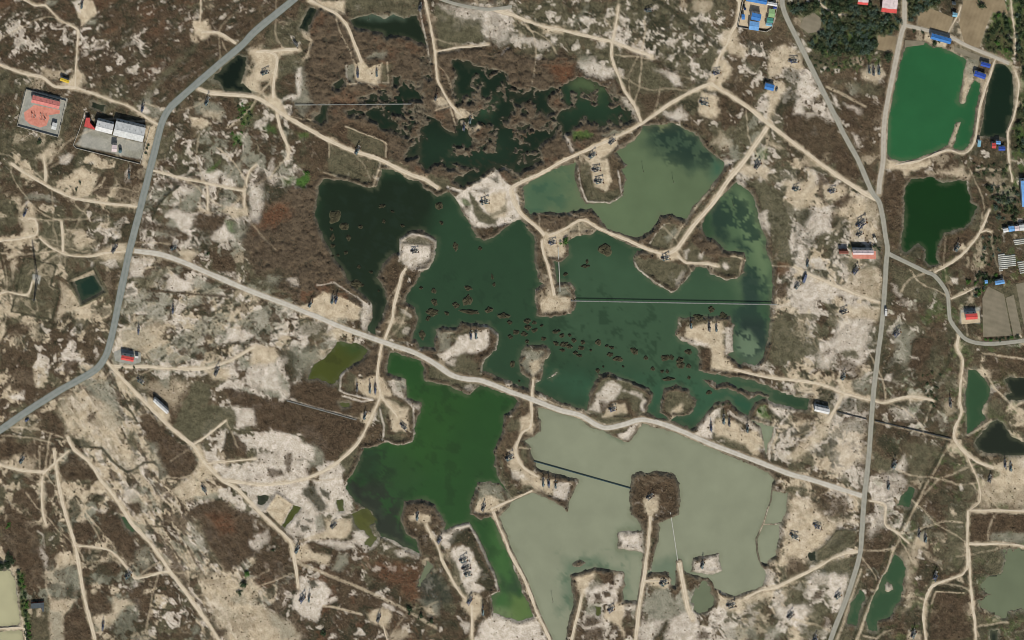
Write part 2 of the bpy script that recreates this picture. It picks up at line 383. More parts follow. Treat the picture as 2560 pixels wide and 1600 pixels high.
LAND = [  # islands and spits standing in the water
 (.4, q(1,1,"1360 740 1480 660 1550 650 1700 750 1710 800 1680 960 1640 1030 1560 1060 1540 1130 1470 1220 1400 1340 1500 1390 1530 1500") + q(1,2,"1490 130 1480 220 1300 230 1150 180 1120 90") + q(1,1,"1200 1500 1240 1340 1200 1180 1140 1110 1200 980 1280 890 1350 880")),
 (.5, q(2,1,"120 640 210 720 220 820 215 950 250 1160 290 1170 230 1220 220 1300 240 1480 370 1500 560 1450 610 1400 600 1200 560 1160 420 1160 400 1050 400 960 460 970 540 910 540 800 530 770 600 720 720 720 800 670 700 500 200 500")),
 (.4, q(2,1,"1190 860 1150 930 1160 1010 1280 1110 1350 1170 1500 1260 1560 1240 1660 1120 1740 1010 1840 1020 1870 1080 2010 1140 2130 1120 2200 1060 2215 940 2190 890 2000 850 1930 760 1840 740 1800 640 1600 560 1450 870")),
 (.4, q(1,2,"1690 270 1680 180 1700 90 1760 60 1900 70 1940 20 2000 40 2080 40 2200 50 2290 140 2270 280 2200 330 2150 380 2130 500 2140 560 1800 480 1650 330")),
 (.5, q(2,2,"90 300 140 230 330 240 360 300 320 400 290 500 270 580 210 600 195 700 150 700 175 560 100 520 70 430")),
 (.4, q(2,2,"820 510 900 490 1060 560 1300 640 1330 700 1280 870 1000 980 700 880 760 620")),
 (.5, q(2,2,"1440 640 1540 620 1660 660 1750 760 1720 870 1660 920 1520 930 1500 1000 1470 940 1400 880 1400 800")),
 (.4, q(2,2,"1580 -20 2050 -30 2100 60 2090 300 2050 330 2200 450 2419 490") + q(3,2,"0 480 0 600") + q(2,2,"2419 590 2200 560 1900 520 1770 490 1760 300 1740 260 1590 200 1540 140")),
 (.9, q(2,2,"1800 560 1900 570 2100 630 2300 690 2419 720 2419 745 2250 740 2050 680 1850 620")),
 (.3, q(2,2,"1650 1040 1700 1060 1820 900 1900 820 1900 780 1960 770 2050 770 2110 830 2230 930 2350 1000 2380 1150 2419 1400 1700 1130")),
 (.4, q(1,2,"1240 500 1430 560 1420 740 1560 780 1550 860 1500 1000 1510 1080 1480 1160 1350 1190 1210 1150 1180 1120 1190 900")),
 (.4, q(1,3,"1400 210 1560 190 1640 210 1700 240 1790 420 1760 480 2020 410 2160 680 2260 900 2300 1060 2230 1090 2240 1260 2100 1400 2000 1500 1900 1300 1850 1000 1690 700 1540 560 1430 490 1370 400")),
 (.5, q(1,3,"2050 190 2100 30 2200 10 2300 50 2350 180 2419 150 2419 220 2310 330 2280 340 2130 385 2030 330 2020 270")),
 (.4, q(2,2,"40 880 140 800 240 810 230 900 270 970 270 1050 200 1110 90 1110 180 1210 190 1290 130 1370 250 1420 600 1500 640 1520") + q(2,3,"610 60 540 220 520 290 380 200 190 120 0 200 -60 100 -120 0") + q(1,2,"2250 1380 2250 1250 2290 1150 2340 1050 2350 900")),
 (.6, q(2,3,"1120 0 1130 -60 1200 -75 1400 -80 1530 -60 1580 20 1600 200 1580 330 1400 410 1390 550 1350 720 1320 860 1210 860 1240 700 1250 480 1180 390 1120 340 1110 150")),
 (.4, q(2,3,"1000 500 1240 480 1260 690 1190 680 990 660")),
 (.3, q(2,3,"1710 740 1960 685 1980 860 1900 900 1690 870")),
 (.3, q(2,3,"1550 770 1610 760 1700 1200 1620 1200")), (.3, q(2,3,"1260 940 1290 880 1480 870 1510 950 1500 1010 1350 1080 1260 1000")),
 (.3, q(2,2,"960 1070 1200 970 1230 990 1110 1160 1010 1120")),
 (.5, q(2,2,"330 560 380 530 420 490 430 505 380 555 340 560")),
 (.3, q(2,3,"560 800 640 750 700 790 640 830 580 830")),
 (.4, q(3,3,"1100 1000 1130 970 1180 990 1190 1040 1140 1060 1100 1040")),
]
LANDLINES = [  # thin dikes inside the pale lake
 (4, q(3,3,"40 100 30 200 0 280")), (5, q(2,3,"2419 270 2385 400 2310 560 2320 680 2340 760")), (4, q(3,3,"-30 425 60 425 130 410")),
]

BUNDS = [q(0,1,"640 1120 890 1010 1010 1250 770 1370 640 1120"), q(1,1,"640 110 1090 255 1175 30"), q(1,0,"840 1190 1200 1330 1230 1480"), q(2,1,"620 70 650 260 710 390 930 405 1040 345 1000 100"),
 q(1,1,"1350 950 1370 760 1480 690 1620 720 1700 770 1680 950 1640 1020 1540 1040"), q(1,2,"1430 760 1490 830 1500 1080 1480 1150 1350 1180 1200 1130 1210 1000 1170 840"), q(1,2,"860 460 800 540 790 660 840 690 1100 750"), q(1,3,"1790 460 2020 420 2150 680 2250 900 2290 1060 2230 1080"),
 q(3,3,"430 690 530 620 640 470 830 470"), q(3,3,"1850 1050 1570 1030 1530 1120 1510 1512"), q(1,2,"2100 40 2200 60 2290 150 2270 280 2150 380 2120 500"), q(2,2,"820 515 1060 570 1300 650 1320 700 1260 860"), q(1,3,"90 290 200 125 350 235"), q(2,1,"1160 970 1200 1040 1400 1180 1500 1245 1560 1235 1680 1090"), q(0,1,"1690 240 1590 320 1490 430 1440 550"), q(0,2,"1310 890 1400 870 1470 930 1530 1030 1800 1230"), q(1,0,"950 780 850 780 850 600"), q(1,0,"1160 775 1250 775 1240 580")]
# ------------------------------------------------------------------ water field
for wid, wp, poly in WATER:
    water(wid, poly, wp)
    if poly is MARSH:                       # open water shows only between the reed beds
        sl, sd = sdist(poly, 1.0)
        WF[sl] = np.where(WID[sl] == 2, np.minimum(WF[sl], (0.50 - patchnoise(40, 'p')[sl]) * 50), WF[sl])
for wp, poly in LAND:
    land(poly, wp)
for w, line in LANDLINES:
    landline(line, w)
for name, kind, w, line in ROADS:
    landline(line, w + 9)
for w, line in T:
    landline(line, w + 6)
# reeds break the marsh pools into ragged pieces
sl, sd = sdist(g("700 100 1500 130 1500 330 1180 440 1050 430 700 300"), 1.0)
br = (patchnoise(22, 'p')[sl] - 0.50) * 22 * sstep(-10, 30, sd)
WF[sl] = np.where(np.isin(WID[sl], (2,)), np.minimum(WF[sl], (0.80 - patchnoise(28, 'p')[sl]) * 40), WF[sl])
sl = (slice(None), slice(None))
WF = np.where(WID == 14, WF - np.clip((patchnoise(26, 'p') - 0.55) * 24, -2, 20), WF)

# ------------------------------------------------------------------ covers, broad areas first
ALL = [(-30000, -30000), (33000, -30000), (33000, 33000), (-30000, 33000)]
lay('brown', 0.8 * sstep(0.25, 0.6, patchnoise(70, 'p')))
lay('olive', 0.8 * sstep(0.62, 0.8, patchnoise(55, 'p')))
lay('dark', 0.5 * sstep(0.80, 0.92, patchnoise(38, 'p')))
lay('salt', 0.8 * sstep(0.965, 0.985, patchnoise(17, 'p')))
lay('sand', 0.5 * sstep(0.90, 0.97, patchnoise(40, 'p')))
lay('dark', 0.30 * sstep(0.55, 0.95, FINE))

TL = g("-60 -60 700 -60 560 105 400 250 330 200 -60 150")
mix(TL, 'brown', .85, 34, 's'); mix(TL, 'dark', .22, 24, 's', amt=.7); mix(TL, 'red', .15, 40, 's', amt=.4); mix(TL, 'salt', .04, 15, 's')
for p, f in ((g("0 30 120 40 130 190 40 200 0 110"), .22), (g("190 85 340 90 350 175 200 180"), .27), (g("90 45 240 60 190 110 110 110"), .17), (g("330 60 440 70 430 140 340 140"), .08)):
    mix(p, 'salt', f, 17, 'p', soft=14, hard=.06)
mix(g("360 150 540 60 690 0 560 100 400 240"), 'brown', .9, 40, 'p', amt=.85)
LSTRIP = g("-60 330 360 380 300 640 260 790 -60 790")
mix(LSTRIP, 'olive', .35, 40, 'p', amt=.7); mix(LSTRIP, 'sand', .22, 30, 'p')
mix(g("200 500 290 520 280 600 200 580"), 'salt', .5, 16, 'p')
CSAL = g("350 400 700 400 720 440 640 530 600 580 540 600 340 590 330 500")
mix(CSAL, 'salt', .62, 26, 'p'); mix(CSAL, 'mud', .3, 30, 'p', amt=.9); mix(CSAL, 'brown', .2, 26, 'p'); mix(CSAL, 'dark', .1, 16, 'p')
mix(g("380 250 720 240 700 400 380 390"), 'brown', .45, 34, 'p'); mix(g("380 250 720 240 700 400 380 390"), 'salt', .18, 18, 'p')
mix(g("440 290 680 300 680 400 520 400"), 'mud', .35, 26, 'p')
BIGP = g("300 620 560 640 780 740 880 800 840 850 620 820 560 870 270 860 270 760")
mix(BIGP, 'sand', .55, 28, 'p'); mix(BIGP, 'salt', .42, 20, 'p'); mix(BIGP, 'mud', .34, 40, 's', amt=.85, hard=.15); mix(BIGP, 'dark', .10, 14, 's'); mix(BIGP, 'brown', .10, 26)
mix(g("350 600 700 700 700 740 400 640"), 'brown', .5, 24, 's'); 
BIGQ = g("300 870 660 830 700 900 680 960 560 920 520 890 320 880")
mix(BIGQ, 'salt', .72, 22, 'p'); mix(BIGQ, 'mud', .3, 26, 'p'); mix(BIGQ, 'brown', .08, 20)
SWL = g("-60 880 230 890 150 960 -60 1020"); mix(SWL, 'sand', .34, 24, 'p'); mix(SWL, 'brown', .5, 34, 'p')
mix(g("-60 620 250 800 230 880 -60 960"), 'sand', .3, 26, 'r'); mix(g("100 780 240 780 220 870 60 900"), 'salt', .4, 20, 'p')
SWD = g("200 870 290 880 460 1080 520 1160 600 1230 720 1400 730 1520 560 1620 430 1400 300 1250 180 1060 150 960")
mix(SWD, 'sand', .72, 34, 'd'); mix(SWD, 'salt', .34, 20, 'd', amt=.9); mix(SWD, 'mud', .22, 24, 'd', amt=.8); mix(SWD, 'brown', .26, 22, 'd', amt=.9); mix(SWD, 'dark', .14, 13, 'p', amt=.85)
area(g("180 905 260 900 275 960 285 1010 250 1010 240 950"), 'mud', 8, .8, 1.2)
SWB = g("-60 1050 170 1040 360 1330 480 1512 540 1640 -60 1640")
mix(SWB, 'brown', .68, 40, 'p'); mix(SWB, 'dark', .22, 34, 'p', amt=.7); mix(SWB, 'sand', .20, 24, 'r'); mix(SWB, 'mud', .14, 34)
mix(g("100 1060 230 1060 300 1200 350 1330 250 1330 180 1250"), 'sand', .3, 20, 'r')
mix(g("160 1400 230 1330 330 1380 330 1512 200 1512"), 'mud', .3, 30); mix(g("280 1380 420 1400 460 1512 340 1512"), 'salt', .25, 16)
mix(g("480 1060 720 1000 840 1120 800 1260 720 1290 520 1180"), 'salt', .55, 26)
mix(g("520 910 620 920 620 1010 500 1060 470 1040"), 'salt', .4, 24)
REEDW = g("610 480 690 440 760 450 770 560 800 650 860 720 820 760 700 700 600 640 570 560")
area(REEDW, 'reed', 10, 1, 1.2); 
RMARSH = g("730 20 1010 10 1030 110 1330 130 1450 200 1500 290 1330 380 1180 430 1060 440 900 370 690 280 720 120")
area(RMARSH, 'reed', 8, 1, 1.2)
mix(RMARSH, 'red', .07, 40, 'p', amt=.5); mix(REEDW, 'red', .2, 36, 'p', amt=.7)
UPM = g("1040 20 1720 -20 1720 180 1640 260 1460 190 1330 130 1040 100")
mix(UPM, 'olive', .75, 44, 'p', amt=.9); mix(UPM, 'salt', .10, 18, 'p'); mix(UPM, 'dark', .15, 26)
mix(g("1080 10 1220 40 1230 110 1100 60"), 'salt', .55, 15, 'p', amt=.9)
mix(g("1440 30 1700 100 1690 190 1560 180 1400 100"), 'salt', .2, 14, 'r'); mix(g("1560 60 1720 20 1720 140 1640 150"), 'salt', .28, 14, 'r')
mix(g("1340 40 1530 30 1510 100 1360 80"), 'salt', .3, 15, 'r')
area(g("1470 120 1510 110 1640 195 1510 275 1480 200"), 'brown', 8, .9); mix(g("1470 120 1510 110 1640 195 1510 275 1480 200"), 'olive', .4, 36, amt=.7)
EC = g("1760 330 1830 360 2060 470 2070 660 2050 1150 1900 1130 1790 1060 1800 960 1880 910 1840 860 1830 700 1850 600 1750 430")
mix(EC, 'salt', .60, 28, 'p'); mix(EC, 'sand', .35, 40); mix(EC, 'olive', .24, 26, 'p'); mix(EC, 'dark', .13, 15, 'p')
area(g("1760 440 1830 440 1870 520 1870 620 1850 660 1830 560"), 'olive', 6, .95, .8); mix(g("1830 720 1960 720 1940 840 1840 860"), 'olive', .75, 30, 'p')
ECN = g("1700 120 1800 90 1900 110 1960 300 1880 300 1830 330 1760 200"); mix(ECN, 'salt', .5, 24); mix(ECN, 'dark', .14, 18); mix(ECN, 'olive', .2, 26)
mix(g("1690 300 1800 260 1800 360 1730 400"), 'olive', .6, 30); mix(g("1690 300 1800 260 1800 360 1730 400"), 'mud', .3, 26)
mix(g("1920 230 2010 250 2070 440 1990 420 1850 310"), 'brown', .7, 30); mix(g("1870 150 1950 200 1990 300 1930 310"), 'salt', .35, 20)
mix(g("1880 20 2120 60 2090 220 1970 200"), 'dark', .5, 30, amt=.6); mix(g("1880 20 2120 60 2090 160 1970 160"), 'green', .30, 20, amt=.5)
mix(g("2140 0 2430 0 2430 420 2330 420 2400 120 2150 60"), 'dark', .45, 26, amt=.7); mix(g("2330 0 2430 0 2430 620 2380 500"), 'green', .35, 16, amt=.5)
mix(g("2090 700 2240 690 2260 1000 2080 980"), 'olive', .6, 40); mix(g("2090 700 2160 690 2190 900 2090 920"), 'salt', .3, 22); mix(g("2080 960 2220 900 2240 1060 2060 1020"), 'salt', .3, 22)
mix(g("2070 900 2200 820 2210 940 2090 960"), 'dark', .5, 30, amt=.8)
mix(g("2290 630 2430 600 2430 720 2330 720"), 'brown', .5, 24); mix(g("2110 640 2230 660 2240 760 2100 740"), 'olive', .6, 40)
mix(g("2250 800 2430 800 2430 1512 2150 1512 2250 1100"), 'olive', .45, 44, amt=.7); mix(g("2250 800 2430 800 2430 1512 2150 1512 2250 1100"), 'sand', .14, 30, 'r')
SE = g("1840 1130 2040 1170 2030 1310 1960 1512 1640 1512 1700 1420 1830 1350 1800 1240")
mix(SE, 'sand', .62, 40); mix(SE, 'salt', .34, 24); mix(SE, 'olive', .22, 28); mix(SE, 'dark', .07, 14)
mix(g("1860 1330 2030 1320 1970 1512 1800 1512"), 'olive', .55, 36); mix(g("1860 1330 2030 1320 1970 1512 1800 1512"), 'salt', .25, 24)
mix(g("2060 1120 2130 1160 2150 1260 2050 1250"), 'salt', .5, 22)
MB = g("690 1300 900 1270 1010 1340 1100 1512 700 1640 560 1230 640 1250")
mix(MB, 'brown', .8, 44); mix(MB, 'dark', .26, 30, amt=.8); mix(MB, 'red', .14, 40, amt=.6); mix(MB, 'salt', .07, 18)
mix(g("1130 1460 1280 1440 1310 1560 1120 1560"), 'salt', .8, 40); mix(g("1500 1360 1720 1420 1760 1560 1480 1560"), 'salt', .5, 30); mix(g("1500 1360 1650 1390 1600 1512 1490 1500"), 'mud', .4, 30)
mix(g("1380 1380 1490 1380 1480 1530 1370 1530"), 'salt', .35, 24)
ER = g("2110 520 2440 400 2440 1560 2060 1560 2080 1000 2090 640")
mix(ER, 'dark', .30, 28, 'p', amt=.6); mix(ER, 'green', .16, 22, 'p', amt=.35); mix(ER, 'brown', .25, 20, 'p', amt=.7)
ELT = g("-60 -60 740 -60 700 400 560 600 320 600 300 800 -60 900")
mix(ELT, 'dark', .16, 13, 'p', amt=.75); mix(g("300 600 900 640 900 900 300 900"), 'dark', .10, 11, 'p', amt=.8); mix(EC, 'dark', .08, 9, 'p', amt=.8); mix(UPM, 'dark', .12, 11, 'p', amt=.8); mix(SWB, 'dark', .12, 12, 'p', amt=.8); mix(SE, 'dark', .08, 9, 'p', amt=.8)


# low tufts and bare specks too small to survey one by one
lay('brown', 0.6 * sstep(.90, .96, patchnoise(7, 'p')) * (WT[CI['sand']] + WT[CI['salt']] + WT[CI['mud']]))
lay('salt', 0.2 * sstep(.95, .99, patchnoise(6, 'p')) * (WT[CI['brown']] + WT[CI['grass']] + WT[CI['olive']]))

# ------------------------------------------------------------------ covers, single patches (sheet by sheet)
def A(cls, c, r, s, soft=3.0, amt=1.0, warp=0.5): area(q(c, r, s), cls, soft, amt, warp)
def K(cls, w, c, r, s, amt=1.0, soft=1.4): stroke(q(c, r, s), cls, w, soft, amt)
# sheet 0,0
A('sand',0,0,"730 90 800 0 870 0 920 130 800 220 760 250"); A('salt',0,0,"690 0 780 0 760 120 730 100"); A('sand',0,0,"1830 210 1950 200 2000 290 1980 340 1900 370 1830 330",5)
A('mud',0,0,"830 190 920 180 910 220 800 240",4,.8); A('mud',0,0,"450 0 540 0 530 40 460 50",4,.8); A('sand',0,0,"1790 320 1850 330 1870 400 1820 400",4,.7)
A('sand',0,0,"640 750 720 640 760 700 750 850 650 850 560 800",5,.9); A('sand',0,0,"380 640 480 660 600 680 560 740 400 720",6,.7)
A('mud',0,0,"1380 880 1430 900 1440 980 1560 1080 1480 1130 1330 1080 1320 1000",6,.7); A('salt',0,0,"1300 1010 1400 1010 1420 1060 1330 1060",4)
A('sand',0,0,"2350 480 2470 420 2470 900 2330 860 2290 780 2400 640",8,.85); A('sand',0,0,"1800 1100 1900 1100 1980 1170 1900 1220 1810 1190",5); A('mud',0,0,"1830 960 2050 980 2120 1060 2100 1150 1950 1090 1850 1060",6,.8)
A('sand',0,0,"1900 1040 2100 1060 2080 1140 1920 1090",6,.6); A('green',0,0,"2260 1000 2400 980 2380 1150 2280 1200",10,.5); A('green',0,0,"2190 1280 2290 1270 2280 1330 2200 1390",6,.7)
A('dark',0,0,"1640 480 1830 440 1870 490 1800 530 1650 500",6,.7); A('dark',0,0,"1930 540 2030 560 2000 640 1950 620",6,.7); A('olive',0,0,"1880 400 1450 760 1310 940 1420 900 1850 460",6,.7)
A('concrete',0,0,"240 850 640 930 550 1290 170 1190",1.5,1,0); A('concrete',0,0,"800 1210 920 1230 1080 1290 1350 1350 1360 1512 700 1370 750 1340",3,.8,.1); A('mud',0,0,"830 1240 1060 1290 1040 1330 820 1270",6,.6); A('mud',0,0,"1180 1400 1350 1430 1340 1500 1170 1450",6,.6)
A('sand',0,0,"420 1420 500 1340 540 1440 480 1512 330 1512",6,.8); A('salt',0,0,"570 1480 640 1440 680 1460 660 1530 560 1530",4,.8)
A('sand',0,0,"1390 1200 1490 1180 1480 1350 1420 1512 1350 1512",4,.85)
# sheet 1,0
A('sand',1,0,"560 0 840 0 850 120 760 100 640 50",5); A('sand',1,0,"0 500 150 480 400 450 420 490 200 540 190 760 60 760 0 740",6,.95); A('mud',1,0,"370 640 440 640 480 800 520 960 440 1080 350 960 400 800",10,.75)
A('salt',1,0,"370 700 420 640 440 780 420 880 370 940 200 960 320 900 400 880",4,.85); A('sand',1,0,"420 280 510 300 520 420 480 560 380 640 480 500 490 400 430 340",3,.7)
A('sand',1,0,"60 900 180 880 300 1080 100 1020",6); A('sand',1,0,"930 600 1000 590 1060 640 1200 590 1200 680 1160 790 950 780",4); A('mud',1,0,"840 610 930 600 930 780 860 760",5,.8); A('olive',1,0,"1180 600 1270 590 1270 770 1180 770",5,.8)
A('mud',1,0,"1040 540 1120 500 1240 480 1230 540 1050 560",6,.8); A('sand',1,0,"1850 1000 1950 1020 2100 1120 2110 1200 1990 1280 1930 1160",4); A('sand',1,0,"1670 950 1760 900 1830 980 1720 1010",5,.8)
A('olive',1,0,"1690 50 1800 60 1950 180 2120 230 2130 380 1850 440 1710 450",6,.9); A('salt',1,0,"1720 30 2419 90 2419 400 2200 400 2130 230 1950 190 1850 100",12,.55,1.2)
A('mud',1,0,"900 180 1040 140 1240 140 1320 130 1400 200 1240 210 1000 170",8,.8); A('olive',1,0,"850 -40 1560 -40 1540 150 1400 190 1300 130 1100 120 900 180",8,.8)
A('brown',1,0,"640 1160 900 1150 1160 1210 1250 1280 1240 1500 960 1480 780 1330 650 1250",8,.9); A('olive',1,0,"870 1190 1210 1340 1220 1480 1000 1440 860 1300",4,.8,.1); A('olive',1,0,"690 1370 900 1440 1100 1512 690 1560",4,.8,.1)
A('olive',1,0,"200 560 370 520 380 620 250 720 200 900 190 700",8,.8); A('green',1,0,"390 1250 480 1240 500 1280 420 1310",6,.6); A('green',1,0,"80 1200 180 1200 190 1260 90 1260",8,.6); A('salt',1,0,"0 1150 60 1150 130 1080 80 1200 0 1210",4,.7)
K('dark',4,1,0,"370 1050 640 1230 860 1350",.7); K('sand',3,1,0,"840 1190 1200 1330 1230 1360 1220 1480",.8); K('dark',3,1,0,"860 1210 1190 1345",.7); K('sand',3,1,0,"690 1350 690 1512",.7)
K('salt',3,1,0,"1540 60 1600 350 1650 600",.8); K('sand',3,1,0,"860 790 1160 770 1250 775",.7); K('sand',3,1,0,"1240 580 1250 770",.6); K('salt',3,1,0,"850 600 860 780",.6)
K('sand',4,1,0,"1700 1040 1830 1000 1880 1160 1940 1310 2110 1210",.75)
# sheet 2,0
A('sand',2,0,"1850 770 1930 560 2010 560 2070 680 1990 800 2000 860 1850 860",5); A('sand',2,0,"1780 870 1950 920 1960 1060 1900 1140 1780 1080 1750 1000",6); A('salt',2,0,"620 600 770 550 820 620 980 650 940 740 800 720 700 720",8,.85); A('mud',2,0,"620 520 720 520 740 600 650 640",8,.6)
A('salt',2,0,"1430 1090 1600 1020 1660 1080 1620 1140 1480 1140",7,.8); A('sand',2,0,"250 250 500 250 480 330 300 320",6,.9); A('salt',2,0,"0 330 150 350 260 400 420 400 260 470 200 420 0 390",5,.7); A('salt',2,0,"1150 430 1330 490 1330 560 1160 490",6,.9); A('salt',2,0,"1330 650 1550 690 1610 800 1550 810 1430 700",6,.85)
A('sand',2,0,"1990 280 2110 270 2130 420 2210 440 2190 540 2080 500 1980 430",7,.85); A('olive',2,0,"1020 550 1330 600 1520 800 1600 830 1250 1090 1150 980",10,.75); A('brown',2,0,"1180 880 1500 860 1560 900 1260 1090",10,.8)
A('red',2,0,"290 600 560 620 590 740 520 790 400 720",10,.9); A('green',2,0,"560 1240 700 1220 780 1260 720 1290 580 1310",4,.75); A('sand',2,0,"760 1380 900 1300 1010 1290 980 1400 850 1512 700 1512",6); A('mud',2,0,"800 1210 1100 1190 1200 1200 950 1290 850 1260",6,.7); A('salt',2,0,"500 1240 560 1350 600 1440 560 1430 500 1290",4,.7)
A('salt',2,0,"1020 900 1080 920 1160 1060 1190 1170 1150 1120 1100 1030",4,.8); A('sand',2,0,"1960 1230 2080 1360 2000 1420 1900 1340",9,.5); A('mud',2,0,"2240 1280 2380 1250 2350 1340 2270 1330",8,.8)
K('dark',12,2,0,"1330 -20 1500 90 1700 250 1960 450",.85,3); K('dark',3,2,0,"430 0 500 130 460 300",.6); K('dark',3,2,0,"1360 590 1640 690 1740 730",.7); K('mud',8,2,0,"600 210 720 50",.5); K('olive',16,2,0,"380 330 1000 500 1340 620",.5,4)
K('sand',7,2,0,"780 1512 980 1390 1130 1330 1250 1210",.6); K('olive',8,2,0,"850 1512 1010 1400 1140 1340",.5)
A('sand',2,0,"1700 0 1900 0 1880 100 1800 120 1720 80",8,.6); A('green',2,0,"2300 1440 2400 1390 2419 1512 2300 1512",8,.6)
# sheet 3,0
A('sand',3,0,"0 480 150 410 260 470 340 640 300 660 150 640 100 720 0 740",7,.85); A('salt',3,0,"300 700 400 740 470 860 420 950 330 960 340 1090 250 1080 280 960",7,.85); A('sand',3,0,"0 740 130 780 180 850 80 1000 30 1180 0 1200",6,.8)
A('dark',3,0,"150 660 300 660 310 760 200 800 150 720",8,.6); A('dark',3,0,"120 900 200 840 310 920 260 1000 130 1080",8,.7); A('salt',3,0,"590 870 630 900 670 1010 640 1030 620 950",3,.8); A('salt',3,0,"360 1070 460 1070 600 1110 600 1130 450 1100 370 1140",4,.8); A('salt',3,0,"720 980 900 1050 880 1080 730 1010",5,.7)
A('mud',3,0,"740 810 860 810 870 870 780 900",7,.8); A('sand',3,0,"880 660 1070 620 1090 720 1000 800 900 740",8,.8); A('mud',3,0,"930 600 1060 620 1060 690 940 690",5,.8); A('olive',3,0,"640 760 1000 800 1080 900 900 900",12,.7); A('salt',3,0,"620 660 670 650 670 690 630 700",4,.9)
A('olive',3,0,"320 150 500 150 500 290 400 330 280 260",6,.8); A('sand',3,0,"640 120 760 130 740 180 690 180 650 150",5,.9); A('sand',3,0,"830 260 860 260 850 400 820 410",4,.7); A('sand',3,0,"1040 320 1210 340 1190 500 1030 460",3,.55,.1)
A('sand',3,0,"1420 140 1560 70 1640 150 1740 200 1700 300 1420 230",4,.6,.2); A('sand',3,0,"1850 0 2220 0 2260 150 2120 110 2050 280 2010 430 1870 420 1730 300 1830 130",5,.62,.2); A('dark',3,0,"1740 230 1860 220 1850 350 1770 380 1730 310",6,.8); A('sand',3,0,"1790 280 1830 290 1820 330 1790 320",3,.9)
A('brown',3,0,"2080 210 2230 220 2240 440 2110 470",8,.7); A('sand',3,0,"1490 310 1540 320 1690 400 1680 450 1600 440 1470 380",3,.9,.1); A('sand',3,0,"1890 560 1960 620 1940 760 1900 800 1870 980 1830 980 1850 800",4,.85); A('mud',3,0,"1880 540 1990 580 1970 700 1890 760",5,.7); A('sand',3,0,"1800 1150 1830 1160 1730 1400 1690 1390",3,.9,.2)
A('sand',3,0,"1740 420 1890 480 2130 570 2090 600 1900 540 1730 470",5,.45); A('olive',3,0,"400 1100 560 1130 700 1400 420 1450 200 1250",12,.5); A('brown',3,0,"250 1130 560 1100 740 1400 800 1512 450 1512 200 1280",14,.7); A('salt',3,0,"780 1270 830 1280 880 1390 840 1390",5,.8); A('salt',3,0,"1000 1190 1080 1190 1070 1230 1000 1220",3,.8); A('sand',3,0,"2290 600 2340 660 2370 760 2419 800 2419 850 2320 900",8,.6)
A('brown',3,0,"900 950 1100 950 1080 1200 880 1200",14,.7); A('sand',3,0,"0 1330 120 1380 200 1400 110 1400 0 1370",6,.7); K('sand',6,3,0,"560 820 700 890 920 1010",.6); K('salt',3,3,0,"1275 600 1190 950 1130 1250 1110 1440",.7)
for s_ in ("190 50 480 0 820 -20 1050 60 1060 140 1280 190 1240 250 1180 310 1030 320 1000 490 800 500 500 490 360 430 450 310 520 290 510 150 300 150", "1320 -20 1640 -20 1580 70 1420 140 1340 190", "2345 -20 2460 -20 2460 1512 2330 1400 2390 900 2400 700 2350 500", "2050 320 2120 130 2240 120 2310 320 2310 520 2060 470"):
    area(q(3, 0, s_), 'green', 12, .35, 1.2); mix(q(3, 0, s_), 'dark', .5, 22, 'p', amt=.6)
# sheet 0,1
A('sand',0,1,"700 90 770 70 940 150 900 250 860 330 740 340 690 240 560 230 700 170",6,.95); A('sand',0,1,"190 540 320 440 360 640 350 740 200 790 230 650",8,.8); A('salt',0,1,"1180 190 1190 100 1220 60 1240 170 1240 210 1200 220",3,.9); A('sand',0,1,"630 660 780 650 830 800 740 860 690 790 720 720",7,.85)
A('sand',0,1,"900 880 1030 820 1100 790 1220 800 1190 900 1140 960 1000 960",8,.85); A('salt',0,1,"960 980 1100 960 1120 1010 1040 1040",4,.8); A('olive',0,1,"410 600 560 560 580 800 520 830 400 720",8,.8); A('olive',0,1,"640 870 760 830 830 800 940 860 830 890",6,.8); A('brown',0,1,"880 280 940 160 1080 100 1080 180 1020 370 870 330",4,.9)
A('brown',0,1,"1090 150 1390 80 1330 400 1100 380",14,.7); A('dark',0,1,"1060 610 1260 590 1240 730 1150 740",8,.6); A('brown',0,1,"0 200 300 300 700 400 1280 530 1280 580 700 450 200 370 0 330",8,.8); A('mud',0,1,"230 330 450 340 560 390 230 370",5,.8); K('dark',3,0,1,"220 340 650 420 1100 560 1280 580",.5)
A('salt',0,1,"1640 560 1500 470 1700 470 1830 500 1790 690 1700 680",7,.85); A('salt',0,1,"1680 240 1840 260 1850 350 1700 340",8,.8); A('mud',0,1,"1850 250 1900 260 1870 450 1750 500 1700 420",7,.8); A('salt',0,1,"1890 110 2090 110 2060 200 1920 190",5,.9); A('green',0,1,"1980 60 2090 0 2000 130 1950 130",4,.6); A('mud',0,1,"2110 60 2280 20 2310 250 2240 250 2110 130",8,.75); A('salt',0,1,"2110 180 2200 190 2230 260 2110 240",4,.9)
A('brown',0,1,"1480 200 1570 190 1540 270 1480 250",4,.8); A('olive',0,1,"1510 420 1600 390 1590 500 1530 500",4,.8); K('dark',6,0,1,"1690 240 1590 320 1490 430 1440 550",.95); A('brown',0,1,"1860 490 2140 520 2120 600 1980 750 1850 640 1850 560",7,.9); A('dark',0,1,"1900 660 2000 680 1960 900 1880 840",8,.7); A('brown',0,1,"1450 730 1600 720 1640 830 1690 880 1500 840",6,.8)
A('mud',0,1,"2130 580 2380 630 2300 760 2180 740",8,.75); A('green',0,1,"2130 580 2200 600 2220 680 2160 680",6,.5); A('salt',0,1,"2020 680 2130 620 2210 750 2100 780 2000 760",6,.9); A('sand',0,1,"2070 460 2190 440 2280 330 2290 370 2180 450 2330 450 2340 520 2200 560",5,.85); A('mud',0,1,"2060 500 2120 380 2240 350 2160 430",6,.8); A('sand',0,1,"1860 490 1890 350 1900 460 2010 480 2010 510",4,.7)
